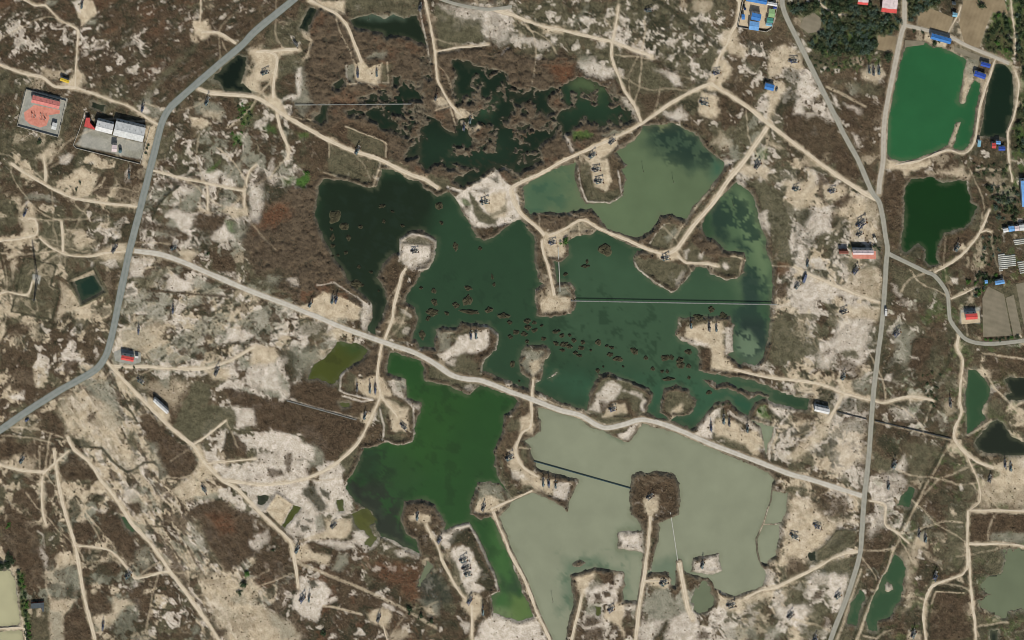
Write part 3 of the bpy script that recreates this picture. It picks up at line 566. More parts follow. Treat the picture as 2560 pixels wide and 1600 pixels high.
A('reed',0,1,"2320 640 2500 560 2500 900 2300 800",10,.9,1); A('red',0,1,"2380 620 2500 580 2500 700 2400 700",10,.8); A('sand',0,1,"1690 850 1850 840 1870 900 1780 980 1720 960",7,.85); A('brown',0,1,"2000 930 2180 870 2230 1000 2180 1080 2010 1020",4,.95); K('dark',5,0,1,"1980 1040 2180 1110",.7); K('dark',4,0,1,"1330 600 1700 680 1780 740",.7); K('brown',22,0,1,"1340 610 1560 650 1740 730",.7,4)
A('salt',0,1,"1240 920 1400 950 1350 1110 1230 1110",7,.85); A('olive',0,1,"1400 1100 1600 1010 1620 1040 1420 1230 1310 1230 1250 1130",6,.8); A('dark',0,1,"1420 1240 1580 1100 1560 1200 1480 1230",5,.7); A('salt',0,1,"1570 1150 1640 1090 1810 1140 1820 1250 1560 1220",4,.9); A('mud',0,1,"1830 1090 2000 1160 2000 1210 1830 1210",5,.75); K('brown',6,0,1,"1440 1230 1850 1270 2150 1290",.8)
A('olive',0,1,"230 920 540 1000 480 1190 580 1220 480 1512 110 1420",4,.55,.1); K('dark',4.5,0,1,"230 920 150 1260 110 1430",.95); K('dark',4.5,0,1,"240 920 530 1000 480 1190 570 1220 490 1500",.95); K('dark',4.5,0,1,"110 1430 300 1470 490 1510",.9); K('dark',3,0,1,"60 1260 370 1330",.7); A('concrete',0,1,"310 1080 395 1095 370 1170 300 1160",1,1,0)
A('sand',0,1,"560 1150 640 1200 820 1480 780 1512 700 1420 600 1450 560 1512 520 1500 590 1300",5,.7); A('brown',0,1,"920 1050 1140 1040 1100 1400 1000 1260",10,.8); A('dark',0,1,"640 1120 890 1010 1010 1250 770 1370",2,.95,.1); K('olive',5,0,1,"632 1118 892 1002 1018 1252 766 1378 632 1118",.9); A('sand',0,1,"660 1140 880 1040 900 1080 700 1150",2,.7,.1)
A('sand',0,1,"100 1040 110 900 140 830 160 900 130 1120",4,.6)
# sheet 1,1
A('green',1,1,"370 180 500 110 510 190 450 280 370 250",3,1,.5); A('green',1,1,"260 180 340 150 330 240 270 260",8,.5); A('dark',1,1,"60 240 200 220 300 300 160 380 60 340",12,.75); A('salt',1,1,"-60 240 60 240 70 420 20 580 -60 560",8,.75); A('salt',1,1,"140 0 170 0 180 240 140 250 110 180",5,.6); A('olive',1,1,"660 -20 770 -20 1130 230 1100 260 700 140",4,.85,.1); A('olive',1,1,"770 0 1180 20 1080 190",3,.7,.1)
K('sand',4,1,1,"1175 30 1105 250",.85); K('sand',3,1,1,"640 110 1090 255",.5); K('dark',3,1,1,"780 40 1070 185 1130 40",.6); A('olive',1,1,"1580 250 1640 120 1840 200 1830 290 1730 350",5,.85); K('salt',7,1,1,"1810 260 1960 300 2010 280",.95); A('salt',1,1,"1960 290 2270 95 2310 130 2380 230 2419 260 2419 600 2150 640 2060 640 1870 350",4,1,.3)
A('olive',1,1,"2030 330 2130 450 2170 480 2250 540 2260 600 2150 590 2080 520",5,.8); A('olive',1,1,"2010 310 2120 430 2160 500 2290 560 2250 620 2110 600 2040 480",4,.95); A('olive',1,1,"1950 350 2000 370 2020 520 1960 440",4,.7); A('dark',1,1,"2180 170 2300 150 2300 210 2220 200",4,.75); A('sand',1,1,"2120 350 2360 290 2419 330 2419 520 2250 550 2130 420",6,.9); A('olive',1,1,"2360 360 2380 480 2230 540 2210 500 2310 480",4,.7); A('green',1,1,"1940 370 1980 360 2010 440 1980 440",4,.5); A('dark',1,1,"2060 280 2200 260 2200 310 2080 310",5,.6)
A('reed',1,1,"300 300 560 260 600 500 700 800 800 980 1000 1250 760 1160 300 1060 0 1010 0 640",12,1,1); A('red',1,1,"60 520 240 390 330 460 200 640 60 640",14,.85,1); A('dark',1,1,"60 1030 230 1010 360 1100 200 1180 120 1120",12,.6); A('mud',1,1,"120 1090 250 1100 200 1170 100 1180",8,.7)
A('sand',1,1,"400 1400 640 1260 760 1270 990 1380 960 1512 640 1500",5,.95); A('salt',1,1,"1000 1330 1110 1360 1090 1512 980 1512",4,.9); K('salt',4,1,1,"580 1180 740 1160 900 1260 1060 1370",.6); A('dark',1,1,"680 1180 780 1170 850 1260 700 1260",8,.6); A('salt',1,1,"290 1130 380 1110 410 1190 330 1190",4,.6)
A('salt',1,1,"1360 740 1480 680 1560 690 1700 760 1690 940 1640 1020 1500 1050 1400 960 1350 950",4,.5,.3); A('salt',1,1,"1400 820 1500 800 1640 830 1640 920 1500 1000 1440 1010 1370 960",4,1,.3); A('olive',1,1,"1400 740 1540 710 1650 760 1640 790 1420 780",4,.85); K('salt',5,1,1,"1350 950 1370 760 1480 690 1620 720 1700 770 1680 950 1640 1020 1540 1040",.95); K('dark',3,1,1,"1390 780 1660 800 1640 960 1530 990",.75)
A('brown',1,1,"1200 980 1340 920 1380 1050 1320 1300 1250 1340 1150 1120",6,.8); A('olive',1,1,"1350 1400 1500 1400 1520 1512 1340 1512",5,.8); A('salt',1,1,"1370 1410 1460 1450 1450 1490 1380 1440",4,.6)
# sheet 2,1
A('sand',2,1,"710 0 900 0 940 180 880 300 780 240 740 100",4); A('olive',2,1,"640 20 720 20 780 240 880 310 1030 260 1040 340 930 410 710 390 660 250",5,.85); A('dark',2,1,"660 220 720 230 720 290 680 300",4,.8); A('dark',2,1,"870 340 1000 330 990 370 880 370",3,.8); K('salt',3,2,1,"620 70 650 260 710 390 930 405 1040 345 1000 100",.85)
A('salt',2,1,"-60 230 30 280 60 420 110 540 60 560 -20 600 -60 600",4,.95); A('reed',2,1,"200 560 480 530 650 460 770 460 850 580 1110 730 1110 800 800 640 400 670 260 640",4,.9); A('sand',2,1,"280 690 450 690 520 640 700 560 790 620 790 670 600 720 500 740 510 890 440 920 340 900 290 800",5,.85); A('sand',2,1,"340 850 500 840 480 910 360 920",4,.8); A('olive',2,1,"520 590 640 580 760 650 550 700",6,.6)
A('sand',2,1,"350 1200 420 1290 560 1320 560 1400 290 1440 280 1350 330 1290",5,.85); A('mud',2,1,"430 1210 550 1200 560 1290 450 1290",5,.9); A('sand',2,1,"290 1400 560 1390 560 1420 300 1450",3,.6); K('dark',3,2,1,"430 1270 480 1230 550 1210",.7); K('dark',3,2,1,"450 1300 550 1260",.7)
A('sand',2,1,"1350 850 1480 870 1560 840 1590 930 1450 960 1400 940",5,.95); A('olive',2,1,"1160 900 1400 940 1560 980 1740 1000 1560 1240 1500 1250 1180 1020",4,.9); K('salt',4,2,1,"1160 970 1200 1040 1400 1180 1500 1245 1560 1235 1680 1090",.8); A('salt',2,1,"1540 1120 1640 1060 1620 1160 1560 1230",4,.4); A('olive',2,1,"1340 650 1440 600 1600 690 1440 850 1290 820",4,.9); K('salt',2.5,2,1,"1300 790 1370 670 1440 605",.8); A('reed',2,1,"1200 740 1330 660 1400 520 1520 520 1650 570 1640 630 1440 590 1280 790",4,.9); A('mud',2,1,"1450 730 1540 650 1560 700 1480 780",6,.8)
A('reed',2,1,"1600 900 1680 780 1800 640 1930 780 2000 870 2190 900 2190 930 1900 900 1700 960",5,.9); A('olive',2,1,"1590 880 1680 780 1820 900 1880 950 1650 960",5,.85); A('salt',2,1,"1620 870 1660 850 1650 920 1620 910",4,.7); A('salt',2,1,"1770 880 1810 870 1800 930 1770 920",4,.6); A('sand',2,1,"1870 1000 1950 980 1950 1060 1880 1060",5,.9); A('olive',2,1,"1950 930 2180 920 2150 1100 2000 1130 1900 1070",5,.85); K('salt',4,2,1,"1870 1080 2010 1130 2130 1110",.6); A('salt',2,1,"1990 970 2060 1010 2030 1040 1990 1010",4,.8); K('sand',3,2,1,"2060 910 2180 930 2150 1080",.6)
A('salt',2,1,"2130 215 2180 230 2300 420 2340 500 2419 480 2419 720 2340 620 2300 470 2240 300",5,.9); A('salt',2,1,"1860 0 2100 0 2080 60 1990 80",6,.8); A('sand',2,1,"2200 40 2419 90 2419 190 2250 140 2150 100",7,.85); A('olive',2,1,"2190 180 2419 200 2419 460 2330 440",7,.9); K('sand',5,2,1,"1980 60 1900 250 1730 460 1600 640 1540 740",.7)
K('olive',7,2,1,"2050 120 1870 380 1700 580 1590 750",.6)
# sheet 3,1
A('sand',3,1,"140 200 330 190 440 120 440 380 390 460 260 460 200 350 170 260",7,.8); A('sand',3,1,"480 230 720 240 760 340 700 390 600 360 560 320",6,.9); A('brown',3,1,"460 120 500 130 590 200 570 240 520 250 560 440 480 320",5,.85); A('brown',3,1,"610 400 760 320 810 360 760 430 640 470",5,.9); A('sand',3,1,"600 500 900 320 1040 420 1050 740 800 760 760 560 620 560",12,.55); A('salt',3,1,"340 600 480 440 600 520 560 680 430 720",9,.8)
A('dark',3,1,"330 470 430 450 400 540 300 700 260 830 300 600",9,.7); A('dark',3,1,"640 520 720 540 740 700 640 680 590 600",8,.7); A('dark',3,1,"340 730 510 730 500 780 360 800",7,.7); A('sand',3,1,"840 600 920 590 920 720 840 720",4,.9); A('salt',3,1,"280 830 380 820 360 1020 270 1010",8,.7); A('sand',3,1,"760 860 1040 860 1060 920 780 930",5,.7); A('mud',3,1,"1000 750 1080 760 1080 1000 960 1010",8,.4); A('olive',3,1,"690 930 830 930 860 990 730 1010",6,.8); A('olive',3,1,"940 970 1060 960 1050 1010 960 1010",6,.8)
A('salt',3,1,"360 1060 480 1100 460 1160 640 1170 1040 1340 700 1290 420 1340 190 1290 250 1190 330 1180",7,.85); A('sand',3,1,"780 1050 1060 1020 1080 1300 950 1330 700 1200",9,.6); A('sand',3,1,"640 1420 900 1380 1050 1390 1040 1512 760 1512",8,.75); A('brown',3,1,"80 1160 180 1170 180 1290 120 1310 80 1260",5,.9); A('red',3,1,"90 960 180 950 200 1060 130 1110 70 1080",6,.6); A('brown',3,1,"1100 100 1240 90 1290 200 1270 480 1260 840 1160 820 1100 500",6,.8); A('olive',3,1,"1160 960 1450 1060 1640 1250 1560 1300 1300 1310 1180 1150",12,.8); A('sand',3,1,"1120 0 1540 10 1560 50 1400 80 1330 130 1280 180 1280 110 1200 80 1110 80",4,.95); A('sand',3,1,"1740 60 1850 60 1850 110 1930 130 1900 180 1740 160 1480 110 1740 100",7,.8)
A('brown',3,1,"1610 720 1800 680 1960 700 1850 880 1640 970 1620 860",10,.7); A('sand',3,1,"1750 850 1850 790 1870 850 1780 870",4,.9); A('salt',3,1,"1740 1110 1790 1110 1790 1160 1750 1160",4,.9); A('dark',3,1,"1950 60 2220 60 2200 160 1960 160",10,.7); A('sand',3,1,"1960 85 2200 80 2200 100 1960 105",2,.7); A('mud',3,1,"2150 300 2340 280 2340 400 2180 420",10,.5); A('dark',3,1,"1960 1250 2100 1120 1980 1080 1880 1230",12,.7); A('concrete',3,1,"1820 1420 2000 1390 2000 1540 1820 1540",3,.9,.1); A('salt',3,1,"1160 1160 1200 1180 1280 1340 1180 1220",5,.5)
A('olive',3,1,"2040 1210 2130 1200 2419 1150 2460 1560 2030 1560",4,.8,.1); A('salt',3,1,"0 1340 240 1370 120 1400 0 1370",5,.6)
# sheet 0,2
A('sand',0,2,"1110 130 1270 90 1480 20 1600 40 1500 240 1380 280 1250 270 1100 270",14,.5); A('salt',0,2,"2150 110 2300 80 2400 130 2300 200 2120 220",6,.9); A('brown',0,2,"1860 330 1900 300 1950 340 1910 375 1870 370",3,.95); A('mud',0,2,"1050 330 1130 300 1330 360 1320 410 1080 410",6,.85); A('brown',0,2,"600 420 640 380 760 390 740 450 610 540",5,.9); A('brown',0,2,"130 460 260 420 310 470 340 600 350 720 280 750 120 660",5,.9); A('brown',0,2,"60 20 280 40 290 120 110 170 60 100",6,.85); A('dark',0,2,"310 40 420 60 400 200 330 190",8,.6); A('brown',0,2,"610 140 690 120 700 200 640 220",4,.85); A('brown',0,2,"30 300 280 290 280 360 160 400 40 380",6,.8)
A('salt',0,2,"90 710 220 670 220 730 120 760",5,.9); A('brown',0,2,"330 880 560 900 590 1000 400 940",6,.85); A('sand',0,2,"600 700 900 720 1100 900 1160 1200 1350 1350 1240 1440 1100 1320 920 1180 650 1080 560 850",14,.55); A('dark',0,2,"640 1110 780 1130 850 1190 770 1200 660 1160",4,.8); K('dark',6,0,2,"770 1195 960 1210 1080 1350 1200 1440 1260 1420 1360 1350 1450 1340 1510 1400 1510 1500",.85); A('brown',0,2,"0 1150 120 1140 370 1170 380 1260 330 1310 160 1280 0 1340",6,.9); A('brown',0,2,"430 1190 550 1180 560 1260 480 1310 420 1260",5,.9); K('dark',5,0,2,"0 1060 100 1060 400 1140 590 1120",.85); K('sand',4,0,2,"60 1010 350 1030 600 1110",.6); K('sand',4,0,2,"0 1090 300 1110 480 1160",.5)
A('brown',0,2,"660 1250 720 1270 860 1410 980 1512 560 1512 550 1400 640 1340",6,.9); A('brown',0,2,"1310 890 1400 870 1470 930 1530 1030 1800 1230 1870 1340 1830 1450 1700 1512 1520 1480 1500 1260 1360 1050",5,.95,.4); A('mud',0,2,"1400 1150 1480 1170 1500 1300 1600 1500 1540 1500 1440 1300",10,.6); A('dark',0,2,"1250 740 1320 740 1340 840 1280 870",5,.8); A('dark',0,2,"1120 840 1180 860 1190 940 1140 940",5,.75); A('brown',0,2,"830 910 910 860 900 920 830 970",4,.85); A('olive',0,2,"1200 1040 1270 1080 1290 1220 1250 1220",6,.8)
A('olive',0,2,"1790 600 1870 580 2000 620 2000 720 1950 800 1860 820 1720 780 1790 700",4,.95,.4); A('olive',0,2,"1720 780 1980 810 2240 830 2240 940 2200 1040 2120 1050 1990 1040 1830 1150 1630 1010 1680 900",4,.95,.4); A('brown',0,2,"2100 650 2419 700 2419 850 2200 810",4,.95,.4); A('salt',0,2,"2200 820 2419 840 2419 980 2250 1030 2240 900",6,.85); A('salt',0,2,"2040 1130 2130 1050 2140 1200 2060 1210",5,.9); A('brown',0,2,"2140 1070 2200 1070 2320 1160 2330 1300 2220 1290 2110 1220",4,.95); A('dark',0,2,"2140 1070 2210 1080 2200 1250 2100 1220",8,.6); A('salt',0,2,"2050 1400 2250 1380 2340 1512 2140 1512",8,.85)
A('sand',0,2,"1400 700 1440 740 1610 900 1620 960 1560 960 1400 800",4,.9); A('sand',0,2,"1290 480 1380 620 1620 560 1780 600 1700 750 1640 860 1480 700 1340 640",12,.5); A('sand',0,2,"1830 1200 1900 1180 1960 1330 2050 1420 1950 1512 1830 1512 1880 1350",6,.9); A('sand',0,2,"1930 480 2140 440 2160 520 2140 570 1990 560",6,.85); A('mud',0,2,"1500 560 1600 540 1590 640 1540 640",7,.7); A('sand',0,2,"160 1290 260 1280 330 1330 300 1480 100 1420",9,.6)
# sheet 1,2
A('sand',1,2,"-40 240 180 250 220 340 180 400 80 440 -40 420",7,.9); A('salt',1,2,"-40 450 200 420 240 560 300 700 240 690 -40 640",8,.75); A('mud',1,2,"180 430 300 600 320 700 240 650",8,.8); A('mud',1,2,"350 240 560 280 640 360 500 460 380 520 300 360",14,.75); A('dark',1,2,"230 300 400 300 400 560 330 600 280 480",14,.75); A('olive',1,2,"400 0 620 30 720 120 680 190 560 190 420 120",8,.7); A('sand',1,2,"640 120 760 80 800 130 740 170",5,.6); A('brown',1,2,"330 600 500 570 600 560 760 650 830 820 890 800 1000 770 1000 900 640 850 300 740",4,.95,.5); A('brown',1,2,"0 720 280 760 960 940 1040 1000 800 1280 660 1350 400 1080 280 1060 200 1050 60 1060 -20 900",6,.95,.6); K('dark',4,1,2,"280 760 950 940",.8); K('salt',3,1,2,"280 748 950 928",.5)
A('salt',1,2,"40 1070 230 1050 380 1100 470 1180 560 1220 540 1340 420 1310 300 1250 60 1210 -20 1230 -20 1130",5,.95); A('mud',1,2,"540 1180 640 1270 640 1350 500 1400 480 1350 550 1330",8,.8); A('salt',1,2,"60 1250 280 1240 340 1300 480 1340 480 1450 300 1512 -20 1512 -20 1300",8,.75); A('brown',1,2,"280 1270 340 1250 340 1430 280 1440",4,.8); A('brown',1,2,"110 1400 250 1430 260 1480 130 1500",4,.8); A('olive',1,2,"780 1280 960 1200 1000 1330 880 1480 780 1400",6,.85)
A('reed',1,2,"900 430 1060 280 1180 240 1130 480 1090 540 890 480",5,.9); A('reed',1,2,"1180 240 1260 300 1240 520 1180 540",5,.9); A('sand',1,2,"1100 540 1190 540 1280 700 1250 730 1130 740 1060 740 950 640 930 560",5,.9); A('olive',1,2,"870 500 940 540 930 660 840 680",5,.8); K('salt',4,1,2,"860 460 800 540 790 660 840 690 1100 750 1000 770 820 720",.85); A('sand',1,2,"1200 740 1260 760 1360 830 1440 830 1450 1040 1280 1050 1270 900",5,.9); A('olive',1,2,"1180 780 1250 830 1240 1100 1470 1130 1460 830 1500 830 1500 1150 1230 1140 1200 1000 1130 900",4,.7); K('salt',4,1,2,"1430 760 1490 830 1500 1080 1480 1150 1350 1180 1200 1130 1210 1000 1170 840",.8); A('salt',1,2,"1260 580 1300 540 1420 560 1410 730 1540 790 1540 840 1440 780 1300 700",4,.8); A('mud',1,2,"1300 540 1420 560 1410 720 1330 660",5,.7)
A('sand',1,2,"1000 900 1110 870 1100 960 1040 1000 1000 960",5,.9); A('salt',1,2,"1720 340 1880 230 1920 160 2100 110 2200 90 2210 230 2080 320 1990 320 1900 340 1780 390",5,1,.3); A('mud',1,2,"1700 90 1900 80 1830 150 1850 260 1720 330 1670 280",6,.7); K('salt',4,1,2,"2100 40 2200 60 2290 150 2270 280 2150 380 2120 500",.9); K('dark',4,1,2,"1840 140 2050 110 2200 65",.85); A('olive',1,2,"1780 380 1980 330 2140 420 2120 520 1850 490",6,.85); A('olive',1,2,"1580 450 1660 440 1850 540 2100 600 2040 690 1850 640 1580 570",4,.9); A('salt',1,2,"1780 380 1900 370 1880 430 1790 430",5,.6); A('salt',1,2,"1960 620 2060 610 2060 660 2000 670",5,.6); A('sand',1,2,"2370 1220 2470 1200 2470 1340 2380 1330",5,.9)
A('salt',1,2,"970 0 1070 0 1050 90 1000 90",4,.9); A('olive',1,2,"1290 20 1460 20 1450 170 1280 150",5,.8); A('salt',1,2,"1390 60 1450 80 1440 150 1390 140",4,.5); A('salt',1,2,"720 1430 820 1420 810 1512 600 1512",7,.8)
# sheet 2,2
A('mud',2,2,"110 300 250 260 350 310 340 380 280 480 200 560 110 510",6,.75); A('sand',2,2,"180 400 300 360 340 330 330 380 250 470 200 560",6,.8); A('salt',2,2,"230 560 270 570 250 590 220 580",3,.9); A('salt',2,2,"330 560 380 530 430 490 430 505 380 560",4,1); A('olive',2,2,"820 520 1060 570 1310 650 1270 860 1150 870 1110 730 820 780 720 850",5,.95); A('salt',2,2,"900 590 960 570 1030 640 980 700 960 760 820 870 730 860 830 680",5,.9); A('salt',2,2,"1050 660 1230 700 1240 740 1140 700",4,.7); A('salt',2,2,"1240 740 1280 740 1250 870 1220 850",3,.9); A('brown',2,2,"820 770 1100 740 1110 870 1000 860 830 860",4,.8); A('sand',2,2,"890 850 960 800 1080 800 1090 870 960 930 850 910",5,.85); A('olive',2,2,"880 930 1050 880 1180 930 1020 990 860 970",4,.85); A('salt',2,2,"1000 1080 1190 990 1100 1130 1040 1110",4,1)
A('olive',2,2,"1410 780 1450 650 1560 640 1700 710 1740 780 1680 910 1540 910 1420 850",5,.9); A('sand',2,2,"1500 880 1560 800 1620 790 1620 850 1540 900 1510 980 1480 980",6,.85); A('sand',2,2,"1640 80 1860 30 1990 40 2000 230 2030 330 2100 440 2130 490 1870 480 1880 260 1740 210 1650 180",5,.95); A('salt',2,2,"2010 80 2090 60 2090 300 2030 320",4,.9); A('brown',2,2,"1590 20 1640 20 1640 160 1590 180",4,.8); A('brown',2,2,"1770 270 1880 270 1860 480 1780 490",6,.9); A('salt',2,2,"1590 170 1720 190 1870 220 1860 250 1700 230 1590 200",4,.9); A('sand',2,2,"1920 0 1990 0 1990 80 1930 80",3,.4)
A('salt',2,2,"1720 1070 1830 900 1990 800 1960 870 1920 960 1890 1110 1800 1100",5,1); A('salt',2,2,"2040 850 2230 930 2360 1020 2350 1100 2210 980 2060 900",5,.75); A('sand',2,2,"1930 930 2110 950 2160 1050 2330 1050 2330 1290 2280 1280 2200 1200 1930 1090 1910 1020",6,.95); A('olive',2,2,"1950 1090 2200 1180 2230 1260 2000 1170",6,.8); A('salt',2,2,"2210 390 2419 400 2419 480 2280 460",6,.8); A('mud',2,2,"2130 330 2300 330 2400 380 2280 440",6,.6); A('sand',2,2,"60 930 150 900 210 1000 190 1070 70 1060",6,.85); A('olive',2,2,"-20 930 60 930 80 1050 -20 1060",6,.85); A('sand',2,2,"-40 1280 40 1280 120 1420 260 1490 400 1500 400 1560 100 1560 -40 1380",5,.85); A('olive',2,2,"90 1190 160 1210 180 1290 120 1360 70 1290",5,.85); A('salt',2,2,"0 1420 80 1440 160 1512 0 1512",5,.7); K('sand',3,2,2,"200 700 400 790 650 850 740 890",.6)
A('green',2,2,"2300 770 2419 800 2460 860 2419 950 2320 910",8,.7); A('brown',2,2,"2380 790 2460 820 2460 900 2400 880",6,.8)
# sheet 3,2
A('salt',3,2,"650 0 980 0 950 200 900 430 800 380 700 330 620 300 480 310 490 250 640 170",9,.75); A('olive',3,2,"0 0 200 40 420 60 470 200 300 280 200 400 0 440",18,.7,1.5); A('olive',3,2,"690 300 820 290 870 340 820 380 710 340",5,.9); A('brown',3,2,"650 380 720 360 900 440 900 540 820 560 760 480 640 470",9,.7); A('salt',3,2,"480 330 640 330 560 460 480 450",8,.7); A('sand',3,2,"640 560 790 560 820 640 810 700 990 740 980 800 800 740 680 720",6,.85); A('dark',3,2,"680 770 800 750 850 800 760 850 680 840",6,.75); A('mud',3,2,"820 560 930 530 970 640 900 700 820 660",9,.7)
A('dark',3,2,"480 690 560 660 660 670 640 770 560 800 500 770",5,.75); A('sand',3,2,"500 960 600 900 600 1050 450 1200 250 1340 150 1300 330 1150 440 1080",10,.75); A('dark',3,2,"290 1000 370 980 410 1010 400 1080 320 1110 280 1060",5,.85); A('dark',3,2,"0 840 50 860 40 900 0 910",4,.8); A('dark',3,2,"440 1250 550 1220 540 1290 470 1310",5,.8); A('salt',3,2,"0 760 80 780 240 840 160 900 60 880 0 800",6,.75); K('salt',5,3,2,"60 1010 60 1080 20 1200 10 1310",.85); A('brown',3,2,"250 870 420 880 500 920 420 960 240 960",8,.7); A('salt',3,2,"1120 520 1180 500 1160 570 1110 560",4,.9); K('salt',4,3,2,"1030 550 1150 570",.7)
A('mud',3,2,"1210 20 1400 150 1330 380 1290 440 1230 320 1180 150",12,.75); A('salt',3,2,"1190 130 1250 100 1250 150 1200 160",4,.8); A('dark',3,2,"1090 420 1200 300 1250 420 1350 480 1440 500 1250 520 1080 500",14,.75); A('brown',3,2,"1370 200 1450 150 1560 180 1550 250 1500 400 1430 480 1330 440 1360 320",4,.95,.4); K('dark',4,3,2,"1350 330 1370 210 1440 155 1550 170 1565 200",.85); A('salt',3,2,"1340 330 1420 340 1420 360 1340 350",3,.7); K('dark',9,3,2,"1740 320 1680 450 1600 560 1590 660 1600 720 1560 860 1480 910",.75,4); A('sand',3,2,"1330 720 1440 690 1500 740 1330 770",8,.7); A('salt',3,2,"1150 840 1330 830 1400 940 1260 920",10,.6); A('brown',3,2,"880 790 970 780 960 1000 930 1300 890 1512 850 1512 900 1150",7,.55)
A('sand',3,2,"1680 760 1760 740 1780 870 1680 900",7,.5); A('dark',3,2,"1050 1090 1110 1070 1180 1120 1270 1250 1200 1290 1080 1210 1040 1180",6,.9,.6); A('olive',3,2,"980 1250 1200 1330 1180 1400 1100 1440 980 1380",9,.85); A('salt',3,2,"1160 1400 1290 1280 1320 1380 1290 1450 1190 1420",6,.85); A('salt',3,2,"1020 1460 1250 1430 1290 1512 1010 1512",8,.6); A('olive',3,2,"1290 1150 1600 1150 1650 1250 1480 1480 1340 1512 1300 1300",16,.75); K('dark',7,3,2,"1700 1130 1620 1290 1500 1490",.9); K('sand',3,3,2,"1740 1140 1640 1310 1540 1500",.6); K('dark',4,3,2,"650 860 930 930",.75); K('dark',4,3,2,"1010 950 1720 1115",.8); K('sand',3,3,2,"1010 965 1300 1030 1720 1130",.5)
A('sand',3,2,"2110 1380 2250 1330 2419 1290 2480 1340 2480 1560 2160 1560 2200 1480",8,.85); A('salt',3,2,"2360 1300 2480 1330 2480 1420 2380 1380",5,.5); A('red',3,2,"2130 300 2419 360 2419 400 2200 380",6,.3); K('sand',5,3,2,"2040 320 2200 340 2480 380",.75); A('brown',3,2,"2050 350 2419 400 2419 540 2280 540 2200 600 2120 560 2050 450",10,.7); K('sand',5,3,2,"2050 480 2150 660 2260 760 2419 930",.7); A('olive',3,2,"2050 830 2150 760 2250 850 2170 900 2060 900",6,.7); K('sand',4,3,2,"1890 1090 2000 1030 2110 950",.8); K('sand',4,3,2,"2250 860 2400 780 2480 740",.8)
A('salt',3,2,"600 950 900 900 900 1300 880 1512 700 1500 600 1350 640 1150",20,.35,2)
# sheet 0,3
A('brown',0,3,"130 150 180 90 280 50 350 120 380 230 350 320 200 230 120 220",5,.95); A('brown',0,3,"420 20 470 10 530 70 520 160 490 190 430 150",4,.95); A('brown',0,3,"440 230 510 270 490 310 440 280",4,.85); A('sand',0,3,"400 0 420 0 440 380 480 420 430 450 400 420 390 200",4,.6); A('salt',0,3,"350 640 390 640 450 720 440 860 420 760 350 680",4,.75); A('sand',0,3,"520 760 600 660 690 690 700 800 580 830",7,.8); K('salt',4,0,3,"360 480 410 520 420 640",.5); K('sand',4,0,3,"440 860 430 980 470 1120",.6); K('dark',3,0,3,"0 170 150 240 340 400",.6)
A('dark',0,3,"650 200 720 150 770 250 750 350 660 360",6,.8); A('brown',0,3,"700 430 820 380 900 450 880 560 800 580 720 520",6,.85); A('dark',0,3,"830 120 920 140 1000 180 990 220 860 230",5,.8); A('salt',0,3,"860 260 950 280 1030 260 990 310 920 300",4,.8); A('brown',0,3,"1040 200 1120 230 1180 330 1100 320 1030 280",5,.85); K('sand',4,0,3,"720 170 800 300 940 460 1060 600",.6); A('brown',0,3,"950 400 1100 340 1150 400 1250 520 1300 620 1250 780 1200 790 1080 620 960 480",6,.95); A('brown',0,3,"910 800 960 770 1100 770 1140 850 1090 900 1000 900 940 860",4,.95); A('dark',0,3,"760 660 900 720 1100 900 1000 960 870 830",10,.6); A('brown',0,3,"800 880 850 860 850 900 800 910",4,.8); A('mud',0,3,"460 820 680 800 740 900 740 1050 620 1120 480 1080",16,.6,1.5); A('dark',0,3,"610 1020 670 980 710 1030 680 1100 620 1100",5,.8)
A('sand',0,3,"470 1130 640 1130 720 1130 650 1250 610 1300 590 1560 470 1560",6,.8); A('mud',0,3,"490 1250 600 1250 590 1560 490 1560",6,.6); A('brown',0,3,"620 1290 710 1170 800 1260 890 1512 610 1560",4,.95); K('dark',3,0,3,"610 1290 705 1170 740 1210",.8); A('brown',0,3,"830 1130 900 1060 1010 1070 1050 1190 1000 1270 880 1290 830 1200",5,.9); A('brown',0,3,"1200 1010 1340 1040 1400 1120 1430 1280 1330 1250 1210 1120",6,.9); A('sand',0,3,"1080 1100 1130 1130 1180 1110 1250 1180 1150 1240 1030 1380 960 1460 880 1320 960 1300 1060 1240",7,.8); A('brown',0,3,"1280 970 1380 960 1370 1010 1300 1020",4,.85); A('dark',0,3,"1100 1300 1300 1240 1400 1400 1400 1560 1050 1560 1050 1420",18,.5)
A('mud',0,3,"1280 690 1380 640 1450 750 1400 860 1290 800",10,.6); A('salt',0,3,"1150 130 1250 50 1340 150 1180 200 1300 340 1320 380 1210 250",8,.6); A('brown',0,3,"1220 220 1330 230 1350 280 1310 340 1250 290",4,.9); A('dark',0,3,"1400 470 1440 455 1480 480 1450 515 1400 510",3,.9); A('brown',0,3,"1590 400 1620 390 1640 440 1610 440",3,.8); K('brown',6,0,3,"1780 640 1850 780 1960 960",.7); K('brown',6,0,3,"1490 680 1620 860 1900 1180 2000 1400",.65)
